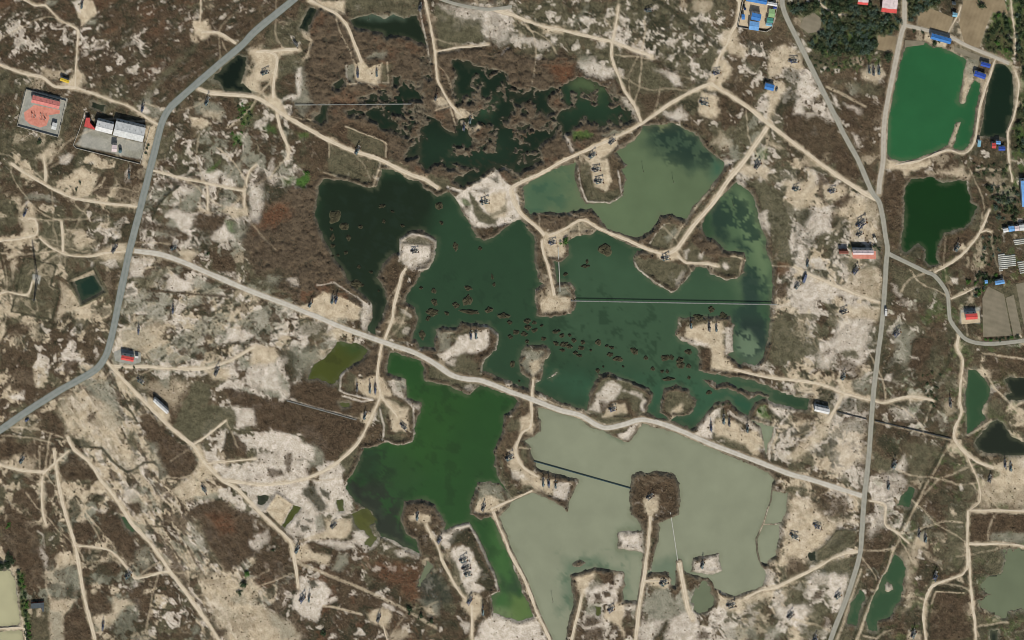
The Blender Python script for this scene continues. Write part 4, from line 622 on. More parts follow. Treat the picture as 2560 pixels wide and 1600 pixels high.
A('dark',0,3,"1770 850 1830 860 1830 900 1780 890",4,.75); A('dark',0,3,"1710 740 1760 780 1740 810 1710 780",4,.7); A('brown',0,3,"1770 280 1980 200 2050 200 2419 330 2400 700 2300 780 2150 880 2050 760 1900 500 1850 380",7,.95); A('red',0,3,"1960 330 2200 330 2220 490 2080 500",12,.7); A('olive',0,3,"1840 380 1900 420 1960 580 2060 760 2000 740 1880 500",8,.7); A('sand',0,3,"1640 120 1720 0 1880 0 2060 80 2070 150 1900 190 1740 180",6,.8); A('mud',0,3,"1840 170 2060 120 2050 170 1950 200 1850 200",6,.8); A('salt',0,3,"2360 580 2470 560 2470 680 2370 650",5,.9); A('sand',0,3,"1900 900 2100 870 2250 940 2419 940 2419 1560 2150 1560 2050 1380 1950 1150",14,.6); A('mud',0,3,"2180 1120 2300 1040 2340 1150 2240 1170",8,.5); A('dark',0,3,"2270 950 2330 930 2340 1000 2290 1020",3,.95); A('dark',0,3,"2310 850 2360 850 2360 890 2310 890",3,.8); A('brown',0,3,"2030 1420 2140 1400 2140 1460 2060 1512",6,.8)
A('brown',0,3,"40 200 350 420 400 700 440 1000 250 1050 160 800 40 700",10,.9); A('green',0,3,"160 830 210 850 270 1250 310 1560 240 1560 190 1100",5,.5); A('sand',0,3,"100 850 140 870 200 1250 230 1400 190 1380 150 1000",3,.6); A('olive',0,3,"290 1160 470 1150 470 1560 300 1560",5,.6,.2); A('sand',0,3,"350 1230 400 1220 400 1280 350 1300",5,.7)
# sheet 1,3
A('salt',1,3,"-20 -20 500 -20 460 60 400 150 350 230 200 120 90 290 30 260 170 150 0 140",6,.8); A('sand',1,3,"200 130 350 230 240 430 170 370 100 290",3,1,.1); A('salt',1,3,"540 0 780 0 860 160 920 260 740 190 720 300 650 340 560 180",6,.8); A('dark',1,3,"510 30 560 60 590 130 680 260 640 300 580 290 500 180 430 140 440 90",6,.9); A('dark',1,3,"610 80 690 130 690 180 640 170",4,.9); A('salt',1,3,"440 180 560 300 600 330 620 450 650 480 560 520 340 540 270 460 420 290",8,.75); A('dark',1,3,"430 440 500 430 510 490 450 490",4,.8); A('dark',1,3,"470 370 550 370 540 410 490 400",4,.8); A('dark',1,3,"380 390 420 380 400 440 380 450",4,.8); A('mud',1,3,"570 340 610 340 620 480 570 470",4,.8)
A('sand',1,3,"650 380 890 380 890 480 860 540 700 560 560 570 400 580 660 480",6,.9); A('salt',1,3,"540 570 700 570 880 590 940 570 920 640 820 660 700 640",6,.8); A('salt',1,3,"920 480 1000 460 1080 560 1060 640 1170 560 1120 640 1040 670 940 580",5,.85); K('salt',9,1,3,"1190 530 1330 600 1530 700",.8); A('sand',1,3,"320 590 480 600 560 690 700 720 690 800 560 780 420 760 380 780 330 700",6,.9); A('mud',1,3,"800 700 880 710 860 800 780 860 730 840",7,.8); K('sand',8,1,3,"410 790 640 880 920 990 1220 1130 1430 1230 1700 1400",.6,2); A('salt',1,3,"360 1090 420 1040 430 920 480 900 510 970 570 950 630 960 690 1020 700 1080 660 1160 620 1230 580 1330 500 1310 360 1220",5,.95); A('dark',1,3,"490 960 540 950 580 1000 520 1020",4,.9)
A('salt',1,3,"650 1150 700 1110 760 1110 740 1160 700 1180",4,.8); K('sand',5,1,3,"640 1190 780 1210 1000 1270",.8); A('sand',1,3,"1040 1250 1120 1220 1250 1230 1290 1280 1250 1390 1170 1380 1080 1340",6,.9); A('salt',1,3,"1180 1180 1260 1180 1430 1290 1380 1270 1250 1210",5,.8); A('red',1,3,"1130 740 1330 760 1540 800 1540 1000 1540 1140 1400 1140 1340 960 1150 950",14,.6,1.2); A('salt',1,3,"1310 670 1400 640 1530 700 1540 740 1450 700 1330 720",5,.7); A('sand',1,3,"1560 760 1620 740 1640 800 1580 810",5,.6); A('mud',1,3,"1520 1120 1640 1130 1740 1160 1720 1280 1640 1280 1640 1200",8,.7); A('sand',1,3,"1590 1200 1660 1190 1680 1270 1620 1260",5,.7); A('wet',1,3,"1560 950 1700 820 1860 1000 1900 1160 1720 1200 1580 1100",16,.7,1.2)
A('reed',1,3,"1380 230 1440 200 1620 210 1700 240 1780 400 1740 440 1650 430 1640 340 1560 280 1420 320 1400 430",5,.9); A('sand',1,3,"1440 340 1510 300 1640 330 1650 400 1590 410 1460 390",5,.9); A('brown',1,3,"1430 480 1600 470 1700 700 1850 980 1930 1150 1880 1200 1850 1020 1690 740 1540 640",6,.8); A('salt',1,3,"1740 500 1900 430 2020 420 2040 450 1900 520 1830 640 1780 660 1720 560",5,.85); A('dark',1,3,"1820 560 1880 500 2020 460 2120 640 2250 900 2270 1030 2190 1060 2110 960 2130 880 2060 700 1940 590 1850 620",5,.85); A('salt',1,3,"1830 680 1950 620 2030 660 2130 860 2070 960 2160 1030 2100 1060 2000 1060 1900 850",5,1); K('salt',5,1,3,"1790 460 2020 420 2150 680 2250 900 2290 1060 2230 1080",.9); A('olive',1,3,"1830 750 1890 760 1970 1040 1930 1040",5,.8); A('sand',1,3,"1950 1090 2110 1070 2130 1150 2120 1250 2060 1320 2020 1290 1950 1180",6,.9); A('salt',1,3,"1920 1280 1970 1350 2020 1360 2020 1440 1970 1460 1940 1380",4,.7); A('sand',1,3,"2110 180 2200 130 2290 180 2310 240 2400 190 2419 200 2250 300 2090 330 2060 290",5,.9)
A('mud',1,3,"2060 80 2200 30 2310 90 2340 190 2290 180 2200 130 2100 190",7,.7); A('dark',1,3,"1700 1310 1880 1280 1900 1400 1760 1400",10,.7); A('salt',1,3,"2100 1360 2200 1320 2419 1330 2480 1560 2090 1560",6,.85); A('dark',1,3,"1410 1190 1480 1190 1490 1250 1430 1240",4,.9); A('dark',1,3,"1520 1260 1580 1250 1580 1310 1530 1300",4,.9); A('sand',1,3,"1270 1440 1420 1400 1450 1470 1390 1500 1280 1512",7,.6); A('brown',1,3,"0 600 330 700 370 880 0 1000",14,.8); A('sand',1,3,"-20 1170 50 1180 320 1350 420 1500 400 1560 -20 1560",9,.75); A('mud',1,3,"100 1220 320 1360 400 1512 250 1500 120 1300",10,.6); K('sand',3,1,3,"0 1010 200 940 340 880",.7); A('salt',1,3,"0 500 120 460 130 560 40 640 0 640",7,.6)
# sheet 2,3
A('sand',2,3,"190 0 400 0 390 130 200 110",5,.9); A('salt',2,3,"400 30 550 20 540 190 390 150",5,.85); K('salt',5,2,3,"600 0 620 50 590 210 550 240",.9); A('brown',2,3,"1250 960 1290 880 1480 870 1500 930",4,.5); A('sand',2,3,"1250 170 1320 170 1400 210 1380 280 1340 340 1280 330 1240 290",5,.95); A('sand',2,3,"1290 130 1400 140 1410 190 1300 190",4,.7); A('brown',2,3,"1130 -60 1560 -60 1590 200 1580 320 1390 390 1350 330 1420 150 1240 170 1240 300 1160 330 1120 150",8,.75,.8); A('salt',2,3,"1010 500 1240 490 1250 680 1000 660",4,.95); A('dark',2,3,"1000 580 1050 570 1040 630 1000 620",3,.8); A('salt',2,3,"1720 750 1960 690 1980 860 1900 900 1700 870",4,1); A('dark',2,3,"1720 740 1840 740 1820 780 1740 790",4,.7)
A('sand',2,3,"1290 930 1480 930 1510 950 1500 1010 1400 1040 1280 990",5,.9); A('olive',2,3,"1280 1000 1420 1010 1400 1060 1310 1060",5,.7); A('sand',2,3,"590 920 680 880 790 880 790 940 700 1020 690 1080 650 1080 600 1010",6,.9); A('mud',2,3,"560 790 650 740 720 800 660 850 570 840",6,.8); A('dark',2,3,"540 910 690 820 770 820 780 850 640 890",4,.7); A('brown',2,3,"820 850 920 850 980 900 960 970 860 990 830 930",4,.9); A('salt',2,3,"970 900 1050 870 1040 980 1000 1040 970 1140 860 1140 780 1140 760 1080 850 1000 960 990",4,.8); A('brown',2,3,"860 1040 930 1060 940 1110 880 1120",3,.95); A('brown',2,3,"770 1090 840 1080 850 1130 800 1140",3,.9); A('brown',2,3,"910 1010 960 1010 960 1040 920 1050",3,.9); A('olive',2,3,"790 860 840 950 840 1000 700 1080 780 960",5,.7)
A('sand',2,3,"980 1160 1070 1160 1050 1380 1060 1500 1020 1400 920 1330 870 1300 880 1240",6,.9); A('mud',2,3,"700 1170 840 1160 850 1240 780 1280 690 1280",6,.8); A('brown',2,3,"700 1290 780 1280 850 1330 800 1370 680 1380",5,.9); A('brown',2,3,"660 1420 820 1380 880 1420 860 1500 660 1560",6,.9); A('brown',2,3,"910 1380 980 1370 1020 1410 950 1440",4,.9); A('brown',2,3,"1080 1240 1140 1240 1130 1340 1080 1380",4,.9); A('salt',2,3,"1090 1150 1170 1150 1150 1240 1090 1230",4,.7); A('mud',2,3,"1250 1100 1480 1060 1600 1150 1610 1290 1480 1340 1320 1330 1250 1250",12,.8); A('dark',2,3,"1350 1400 1480 1330 1490 1400 1430 1512 1330 1512",6,.7); A('salt',2,3,"1220 1330 1440 1340 1340 1512 1200 1512",9,.7); A('salt',2,3,"1500 1300 1620 1230 1760 1260 1740 1500 1460 1512",9,.8)
A('sand',2,3,"1960 1040 2060 1100 2200 1110 2330 1080 2480 1000 2480 1100 2200 1180 2190 1260 2050 1240 1960 1160",7,.9); A('salt',2,3,"1920 1030 1960 1030 2050 1090 1980 1080",3,.8); K('sand',4,2,3,"1900 910 1980 1170",.8); K('salt',3,2,3,"1840 1270 1950 1210",.8); A('salt',2,3,"2350 850 2419 830 2480 900 2480 1000 2370 980",5,.8); K('dark',3,2,3,"2030 1100 2150 1100 2330 1070",.8); A('brown',2,3,"1620 860 1680 830 1760 920 1780 960 1690 1080 1660 1000",6,.7); A('olive',2,3,"2200 1180 2300 1150 2419 1180 2419 1560 2230 1560",14,.5,1.5); A('mud',2,3,"2000 1420 2150 1380 2300 1380 2300 1512 2020 1512",10,.6); A('brown',2,3,"1750 1440 1820 1410 1880 1512 1760 1512",6,.8); K('mud',4,2,3,"1260 1240 1360 1110",.5); A('salt',2,3,"-40 1330 220 1320 290 1400 260 1560 -40 1560",8,.85); A('brown',2,3,"320 1340 400 1320 420 1480 400 1512 360 1500",5,.8); K('brown',8,2,3,"100 780 180 1000 230 1050 340 1380",.7); A('salt',2,3,"460 1160 500 1140 510 1210 560 1230 500 1240",3,.6); K('brown',8,2,3,"600 1120 560 1300 500 1512",.7); K('brown',8,2,3,"720 1090 660 1280 640 1512",.6); K('brown',5,2,3,"1190 1000 1150 1512",.7); K('brown',7,2,3,"1260 960 1220 1300",.4)
# sheet 3,3
A('sand',3,3,"190 160 420 150 480 300 600 370 860 380 860 400 620 420 560 560 460 640 350 760 200 700 130 500 170 400",12,.75); A('dark',3,3,"410 150 470 160 480 210 420 200",4,.85); A('brown',3,3,"600 160 740 180 780 250 740 330 640 360 530 310 500 240 480 120 700 130",10,.75); A('salt',3,3,"740 170 800 180 790 260 740 230",5,.8); A('olive',3,3,"440 690 530 610 640 470 840 470 810 640 700 680 560 760 440 790 420 750",4,.95,.4); K('dark',4,3,3,"430 690 530 620 640 470 830 470",.85); A('dark',3,3,"560 660 640 560 700 520 800 490 720 580 600 700",8,.6); A('olive',3,3,"500 850 700 750 800 740 760 870 560 920 500 880",6,.95); A('wet',3,3,"490 860 540 840 550 900 500 900",6,.7); A('salt',3,3,"370 920 440 880 700 920 740 880 780 930 700 1000 560 960 420 1030",10,.6)
A('brown',3,3,"170 730 350 760 400 840 180 930",9,.8); A('olive',3,3,"130 1030 370 930 390 1100 150 1120",14,.7); A('salt',3,3,"540 970 620 960 740 1010 700 1180 590 1150 640 1060",6,.85); A('brown',3,3,"420 1090 510 1030 540 1060 500 1140 430 1130",5,.85); A('salt',3,3,"60 1170 150 1200 330 1170 420 1240 340 1310 180 1320 80 1280",8,.8); K('sand',6,3,3,"220 1310 480 1380 600 1430",.7); A('olive',3,3,"310 1370 480 1370 560 1440 500 1512 320 1512",9,.8); A('olive',3,3,"430 1200 540 1200 500 1350 360 1310",9,.7); A('brown',3,3,"510 1300 620 1250 640 1350 580 1420 500 1380",8,.7); A('mud',3,3,"0 1400 130 1400 110 1512 0 1512",9,.7)
A('salt',3,3,"1010 60 1200 0 1300 0 1240 110 1130 200 1110 400 960 560 950 360 1100 260",12,.6); A('brown',3,3,"1000 580 1080 560 1180 640 1120 760 960 900 920 820",7,.8); K('dark',6,3,3,"1490 0 1360 250 1230 500 1140 640 1100 760 1000 1000 900 1250 800 1512",.8); K('sand',4,3,3,"1520 0 1390 260 1270 500 1200 650",.6); K('sand',6,3,3,"1190 640 1130 850 1040 1010 960 1200 870 1440 820 1560",.8); K('sand',6,3,3,"880 850 790 1100 720 1330 650 1512",.65); A('dark',3,3,"930 840 1000 830 1030 880 980 930 930 920",4,.75); K('mud',3,3,3,"930 850 1000 830 1040 890",.6); A('sand',3,3,"1390 540 1500 480 1520 560 1500 650 1400 610",5,.9); A('mud',3,3,"1420 480 1500 470 1500 580 1430 560",4,.7); A('mud',3,3,"1480 330 1560 340 1550 440 1490 430",6,.7)
A('brown',3,3,"1920 310 2480 320 2480 520 2300 480 2110 580 1910 580",4,.95,.3); A('mud',3,3,"2110 500 2300 490 2480 520 2480 590 2110 590",7,.75); A('olive',3,3,"1700 340 1860 310 1850 600 1850 800 1700 860 1690 600",8,.8); K('dark',4,3,3,"1690 840 1720 870 1790 860 1840 800",.7); K('olive',5,3,3,"1720 300 1700 700 1650 870",.6); A('brown',3,3,"1560 1060 1860 1070 1900 1200 1930 1500 1540 1512 1530 1300",8,.8); K('dark',4,3,3,"1850 1050 1570 1030 1530 1120 1510 1512",.75); K('sand',4,3,3,"1850 1065 1590 1050 1540 1160",.6); A('dark',3,3,"1760 960 1800 930 1860 990 1780 1010",4,.9); A('sand',3,3,"1770 920 1830 920 1850 970 1800 950",3,.7); A('dark',3,3,"1420 870 1480 780 1560 770 1640 850 1560 960 1440 930",12,.6); A('sand',3,3,"1330 620 1400 600 1600 760 1560 760 1420 660 1400 820 1350 760",7,.6); A('sand',3,3,"1320 1440 1420 1440 1440 1512 1320 1512",6,.7); A('sand',3,3,"2000 0 2480 -40 2480 280 2250 230 2000 250",14,.6); A('olive',3,3,"1950 650 2280 660 2280 830 2080 850 1950 760",12,.75); A('mud',3,3,"2230 760 2419 760 2419 1250 2230 1250",14,.5); A('dark',3,3,"2010 1380 2230 1350 2230 1390 2100 1420 2030 1410",6,.85); A('dark',3,3,"2220 1300 2419 1280 2419 1310 2230 1330",5,.8)
K('dark',4,3,3,"900 1450 1020 1480 1060 1440",.8); K('sand',5,3,3,"900 1470 1020 1500 1100 1440 1180 1420",.6); A('dark',3,3,"1060 1420 1200 1370 1240 1330 1200 1400 1080 1460",6,.7); A('brown',3,3,"960 1300 1160 1300 1240 1250 1200 1330 1040 1420 1050 1340",8,.7); A('salt',3,3,"1100 1010 1140 970 1190 1010 1170 1050 1110 1050",4,.8); A('dark',3,3,"1130 960 1170 970 1160 1010 1130 1000",2,.9); A('sand',3,3,"1260 700 1320 650 1360 850 1340 1200 1290 1250 1310 950",10,.45)
lay('brown', 0.25 * sstep(.93, .98, patchnoise(9, 'p')) * (WT[CI['sand']] + WT[CI['salt']]))
lay('mud', 0.25 * FINE * (WT[CI['sand']] + WT[CI['salt']]) * sstep(.4, .8, patchnoise(28, 'p')))
# reed fringe along the lake shores, broken where the banks are bare
fr = sstep(-13 - 8 * patchnoise(30, 'p'), -8, WF) * sstep(-0.5, -2.0, WF) * sstep(.22, .32, patchnoise(44, 'p')) * np.isin(WID, (1, 2, 5, 7, 8))
lay('reed', .85 * fr * (1 - .75 * WT[CI['salt']]) * (1 - .5 * WT[CI['sand']]))
# shore bands: pale wash lines and dark wet rims
shore = sstep(-9, -2, WF) * sstep(3.5, -1, WF)
lay('mud', 0.35 * shore)
lay('wet', 0.9 * sstep(-1.5, 2.0, WF))
for name, kind, w, line in ROADS:
    stroke(line, 'sand' if kind in ('pale', 'gravel') else 'olive', w + 5, 3, .5)
# faint wheel tracks wandering off the main ones
rs_ = np.random.RandomState(21)
for k in range(150):
    base = T[rs_.randint(len(T))][1]
    p = np.array(base[rs_.randint(len(base))], float); h = rs_.uniform(0, 6.28); pts = [tuple(p)]
    bend = rs_.normal(0, .05)
    for j in range(rs_.randint(5, 16)):
        h += bend + rs_.normal(0, .12); p = p + np.array((math.cos(h), math.sin(h))) * 14; pts.append(tuple(p))
    stroke(pts, 'sand', 2.2 + rs_.rand() * 2.2, 1.6, .25 + .4 * rs_.rand(), .3, 1.6)
for w, line in T:
    stroke(line, 'sand', w + 1, 4.0, .9, .35, 2.2)
TRK = np.zeros((NY, NX), np.float32)
for w, line in [(w, l) for _, _, w, l in ROADS] + T:
    sl, d = ldist(line)
    TRK[sl] = np.maximum(TRK[sl], sstep(w / 2 + 3.5, w / 2 - 1.5, d))
# ground levelled for yards and fields
for poly in ([(43,313),(66,222),(165,252),(145,341)], [(212,280),(183,362),(350,409),(376,316)], [(1860,-16),(1843,68),(1930,80),(1945,4)], [(2295,38),(2326,22),(2384,44),(2368,84),(2295,62)],
             [(2412,-20),(2505,-20),(2520,35),(2480,30),(2448,118),(2412,112),(2398,60)], [(2456,745),(2470,716),(2510,736),(2530,840),(2458,842)], [(2514,745),(2534,737),(2554,830),(2534,840)], [(2540,710),(2600,700),(2600,820),(2562,826)],
             [(2196,86),(2241,92),(2236,131),(2194,124)], [(2010,42),(2032,30),(2054,46),(2050,78),(2020,84),(2000,66)], [(2262,100),(2312,104),(2310,112),(2262,118)], [(2385,116),(2480,150),(2470,160),(2384,128)],
             [(2403,782),(2448,778),(2451,806),(2404,811)], [(2130,626),(2190,628),(2190,648),(2132,646)], [(284,880),(305,872),(352,882),(352,905),(330,912),(288,902)]):
    sl, sd = sdist(poly, 0.0)
    TRK[sl] = np.maximum(TRK[sl], sstep(-6, 0, sd))
# ------------------------------------------------------------------ materials
def nodes_of(mat):
    mat.use_nodes = True
    nt = mat.node_tree
    for n in list(nt.nodes):
        nt.nodes.remove(n)
    out = nt.nodes.new("ShaderNodeOutputMaterial")
    bs = nt.nodes.new("ShaderNodeBsdfPrincipled")
    nt.links.new(bs.outputs[0], out.inputs[0])
    return nt, bs

_mats = {}
def mat(name, c1, c2=None, scale=0.6, rough=0.85, metal=0.0, bump=0.0, spec=0.3, detail=4.0):
    """plain surface: two tones mixed by noise in object space, optional fine relief"""
    if name in _mats:
        return _mats[name]
    m = bpy.data.materials.new(name)
    nt, bs = nodes_of(m)
    bs.inputs['Roughness'].default_value = rough
    bs.inputs['Metallic'].default_value = metal
    bs.inputs['Specular IOR Level'].default_value = spec
    c2 = c2 or tuple(v * 0.78 for v in c1[:3]) + (1,)
    tc = nt.nodes.new("ShaderNodeTexCoord")
    nz = nt.nodes.new("ShaderNodeTexNoise")
    nz.inputs['Scale'].default_value = scale
    nz.inputs['Detail'].default_value = detail
    nt.links.new(tc.outputs['Object'], nz.inputs['Vector'])
    rp = nt.nodes.new("ShaderNodeValToRGB")
    rp.color_ramp.elements[0].position = 0.3
    rp.color_ramp.elements[1].position = 0.7
    rp.color_ramp.elements[0].color = c2
    rp.color_ramp.elements[1].color = c1
    nt.links.new(nz.outputs['Fac'], rp.inputs['Fac'])
    nt.links.new(rp.outputs['Color'], bs.inputs['Base Color'])
    if bump:
        b = nt.nodes.new("ShaderNodeBump")
        b.inputs['Strength'].default_value = bump
        b.inputs['Distance'].default_value = 0.05
        nt.links.new(nz.outputs['Fac'], b.inputs['Height'])
        nt.links.new(b.outputs[0], bs.inputs['Normal'])
    _mats[name] = m
    return m

COVER_COL = {
 'grass': ((118,102,78),(70,60,45)), 'brown': ((100,83,63),(56,47,35)), 'red': ((122,87,62),(86,60,42)), 'olive': ((114,108,83),(72,70,51)),
 'dark': ((72,70,51),(48,49,35)), 'sand': ((226,208,176),(182,163,131)), 'salt': ((240,227,207),(190,176,153)), 'mud': ((158,154,132),(124,121,102)),
 'green': ((88,118,56),(58,86,38)), 'reed': ((112,97,77),(74,64,50)), 'concrete': ((190,186,170),(166,164,150)), 'wet': ((60,66,54),(42,50,42)),
}
def ground_material():
    m = bpy.data.materials.new("ground_soil")
    nt, bs = nodes_of(m)
    bs.inputs['Roughness'].default_value = 0.95
    bs.inputs['Specular IOR Level'].default_value = 0.1
    tc = nt.nodes.new("ShaderNodeTexCoord")
    n1 = nt.nodes.new("ShaderNodeTexNoise"); n1.inputs['Scale'].default_value = 0.16; n1.inputs['Detail'].default_value = 8; n1.inputs['Roughness'].default_value = 0.7
    n2 = nt.nodes.new("ShaderNodeTexNoise"); n2.inputs['Scale'].default_value = 0.9; n2.inputs['Detail'].default_value = 5; n2.inputs['Roughness'].default_value = 0.7
    for n in (n1, n2):
        nt.links.new(tc.outputs['Object'], n.inputs['Vector'])
    add = nt.nodes.new("ShaderNodeMath"); add.operation = 'ADD'
    nt.links.new(n1.outputs['Fac'], add.inputs[0]); nt.links.new(n2.outputs['Fac'], add.inputs[1])
    mr = nt.nodes.new("ShaderNodeMapRange"); mr.inputs[1].default_value = 0.84; mr.inputs[2].default_value = 1.16
    nt.links.new(add.outputs[0], mr.inputs[0])
    total = None
    for gi in range(3):
        at = nt.nodes.new("ShaderNodeAttribute"); at.attribute_name = "cover" + "ABC"[gi]
        sp = nt.nodes.new("ShaderNodeSeparateColor")
        nt.links.new(at.outputs['Color'], sp.inputs[0])
        for ch in range(4):
            k = gi * 4 + ch
            a, b = COVER_COL[COVERS[k]]
            mx = nt.nodes.new("ShaderNodeMix"); mx.data_type = 'RGBA'
            mx.inputs[6].default_value = rgb(*b); mx.inputs[7].default_value = rgb(*a)
            nt.links.new(mr.outputs[0], mx.inputs[0])
            sc = nt.nodes.new("ShaderNodeVectorMath"); sc.operation = 'SCALE'
            nt.links.new(mx.outputs[2], sc.inputs[0])
            nt.links.new(at.outputs['Alpha'] if ch == 3 else sp.outputs[ch], sc.inputs[3])
            if total is None:
                total = sc.outputs[0]
            else:
                ad = nt.nodes.new("ShaderNodeVectorMath"); ad.operation = 'ADD'
                nt.links.new(total, ad.inputs[0]); nt.links.new(sc.outputs[0], ad.inputs[1])
                total = ad.outputs[0]
    nt.links.new(total, bs.inputs['Base Color'])
    bp = nt.nodes.new("ShaderNodeBump"); bp.inputs['Strength'].default_value = 0.5; bp.inputs['Distance'].default_value = 0.25
    nt.links.new(n2.outputs['Fac'], bp.inputs['Height'])
    nt.links.new(bp.outputs[0], bs.inputs['Normal'])
    return m

# ------------------------------------------------------------------ ground sheet
rough = (WT[CI['grass']] * .16 + WT[CI['brown']] * .34 + WT[CI['red']] * .34 + WT[CI['olive']] * .16 + WT[CI['dark']] * .30 + WT[CI['green']] * .35
         + WT[CI['reed']] * .28 + WT[CI['sand']] * .035 + WT[CI['salt']] * .06 + WT[CI['mud']] * .05)
flat = 1 - TRK
dl = -WF
Z = np.where(dl > 0, np.minimum(0.12 + dl * 0.11, 0.9), np.maximum(-0.15 + dl * 0.10, -1.1))
Z += (fbm(60, 77, 3) - 0.5) * 0.5 * flat * sstep(2, 20, dl)
rnd = RNG.normal(0, 1, Z.shape)
def clumps(cell, seed):
    rs = np.random.RandomState(seed)
    N = 256
    jx, jy, hh = rs.rand(N, N), rs.rand(N, N), rs.rand(N, N)
    u, v = XX / cell, YY / cell
    iu, iv = np.floor(u).astype(np.int64), np.floor(v).astype(np.int64)
    best = np.zeros(XX.shape)
    for dx in (-1, 0, 1):
        for dy in (-1, 0, 1):
            a, b = (iu + dx) % N, (iv + dy) % N
            d2 = (u - iu - dx - jx[b, a]) ** 2 + (v - iv - dy - jy[b, a]) ** 2
            r = 0.45 + 0.35 * hh[b, a]
            best = np.maximum(best, np.sqrt(np.clip(1 - d2 / (r * r), 0, 1)) * (0.6 + 0.4 * hh[b, a]))
    return best
CL = clumps(20, 5) * 0.9 + clumps(9, 6) * 0.4
lay('wet', .5 * WT[CI['reed']] * sstep(.28, .08, CL)); lay('brown', .35 * WT[CI['reed']] * sstep(.7, .3, CL))
Z += WT[CI['reed']] * CL * 1.5 * flat * sstep(0.5, 4, dl)
tall = (WT[CI['reed']] * 1.0 + WT[CI['brown']] * .35 + WT[CI['red']] * .5 + WT[CI['dark']] * .25) * (0.55 + 0.9 * fbm(16, 88, 3))
Z += (tall + rough * rnd) * flat * sstep(0.5, 4, dl)
for line in BUNDS:
    sl, dd = ldist(line, .1)
    Z[sl] += 1.1 * sstep(6.5, 1.0, dd) * (dl[sl] > 0)
Z = Z * (1 - TRK) + np.where(dl > 0, 0.92, Z) * TRK
ZG = Z

def zat(p):
    i = int(np.clip(np.searchsorted(GX, p[0]), 1, NX - 1)); j = int(np.clip(np.searchsorted(GY, p[1]), 1, NY - 1))
    return float(Z[j, i])
def zmin(p, rad=4):
    i = int(np.searchsorted(GX, p[0])); j = int(np.searchsorted(GY, p[1]))
    return float(np.median(Z[max(j - rad, 0):j + rad, max(i - rad, 0):i + rad]))

def grid_mesh(name, X, Y, Zv, keep=None):
    ny, nx = X.shape
    me = bpy.data.meshes.new(name)
    idx = np.arange(ny * nx).reshape(ny, nx)
    # survey y grows southward, so this order faces up
    quads = np.stack([idx[:-1, :-1], idx[1:, :-1], idx[1:, 1:], idx[:-1, 1:]], -1).reshape(-1, 4)
    co = np.stack([(X - 1280) * U, (800 - Y) * U, Zv], -1).reshape(-1, 3)
    remap = None
    if keep is not None:
        quads = quads[keep.reshape(-1)]
        used = np.unique(quads)
        remap = used
        inv = np.full(ny * nx, -1); inv[used] = np.arange(len(used))
        quads = inv[quads]; co = co[used]
    me.vertices.add(len(co)); me.vertices.foreach_set("co", co.astype(np.float32).ravel())
    nq = len(quads)
    me.loops.add(nq * 4); me.loops.foreach_set("vertex_index", quads.astype(np.int32).ravel())
    me.polygons.add(nq)
    me.polygons.foreach_set("loop_start", np.arange(0, nq * 4, 4, dtype=np.int32))
    me.polygons.foreach_set("use_smooth", np.ones(nq, bool))
    me.update(calc_edges=True)
    return me, remap

def link(name, me, m=None, parent=None, loc=None, rotz=None, **props):
    o = bpy.data.objects.new(name, me)
    COL.objects.link(o)
    if m is not None and me is not None and len(me.materials) == 0:
        me.materials.append(m)
    if parent is not None:
        o.parent = parent
    if loc is not None:
        o.location = loc
    if rotz is not None:
        o.rotation_euler = (0, 0, rotz)
    for k, v in props.items():
        o[k] = v
    return o

gm, _ = grid_mesh("ground", XX, YY, Z)
for gi in range(3):
    at = gm.color_attributes.new("cover" + "ABC"[gi], 'FLOAT_COLOR', 'POINT')
    at.data.foreach_set("color", np.ascontiguousarray(np.moveaxis(WT[gi * 4:gi * 4 + 4], 0, -1)).ravel())
link("ground", gm, ground_material(), kind="structure", label="dry saline plain of brown grass, pale sand and salt crust")

# ------------------------------------------------------------------ water sheets, each with its own turbidity
TINT = np.zeros((NY, NX, 3), np.float32)
def S3(c): return np.array([S2L(c[0]) * ALB, S2L(c[1]) * ALB * .97, S2L(c[2]) * ALB * .88], np.float32)
BASE = {1: (38,67,44), 2: (17,38,22), 3: (24,38,22), 4: (10,26,14), 5: (96,114,84), 6: (68,76,24), 7: (32,74,30), 8: (139,145,123), 9: (40,98,58), 10: (14,36,20),
        11: (10,52,14), 12: (46,78,50), 13: (26,36,24), 14: (106,116,92), 15: (20,46,34), 16: (178,175,142)}
for k, c in BASE.items():
    TINT[WID == k] = S3(c)
TINT[WID == 0] = S3((60,80,60))
def tint(poly, c, soft=40, amt=1.0, warp=1.5, ids=None):
    sl, sd = sdist(poly, warp, pad=90)
    a = (amt * sstep(-soft, soft, sd))[..., None].astype(np.float32)
    if ids is not None:
        a = a * np.isin(WID[sl], ids)[..., None]
    TINT[sl] = TINT[sl] * (1 - a) + S3(c) * a
tint(g("740 380 1060 420 1010 560 960 640 920 800 820 760 740 600"), (20,38,20), 45, 1, ids=(1,))
tint(g("1330 560 1500 600 1840 600 1840 1000 1500 900 1300 800"), (58,86,62), 60, .9, ids=(1,))
tint(g("1660 440 1760 430 1830 580 1840 700 1750 700 1700 600"), (86,110,80), 30, .8, ids=(1,))
tint(q(2,1,"1880 460 1960 440 2050 640 2040 760 2180 760 2260 860 2200 880 2060 780 1960 760 1900 640"), (40,62,50), 12, .9, 1.6, (1,))
tint(q(2,1,"2200 1060 2300 1050 2340 1200 2330 1512 2180 1512 2140 1440 2240 1400 2180 1250"), (38,60,52), 12, .9, 1.8, (1,))
tint(q(2,2,"2090 0 2360 0 2419 200 2380 280 2280 180 2150 100"), (38,56,50), 14, .95, 1.6, (1,))
tint(q(2,2,"2130 120 2220 110 2360 240 2410 320 2280 430 2120 320"), (104,124,100), 14, .9, 1.2, (1,))
tint(g("1300 880 1700 900 1760 960 1650 1000 1400 960 1280 900"), (48,88,64), 40, .7, ids=(1,))
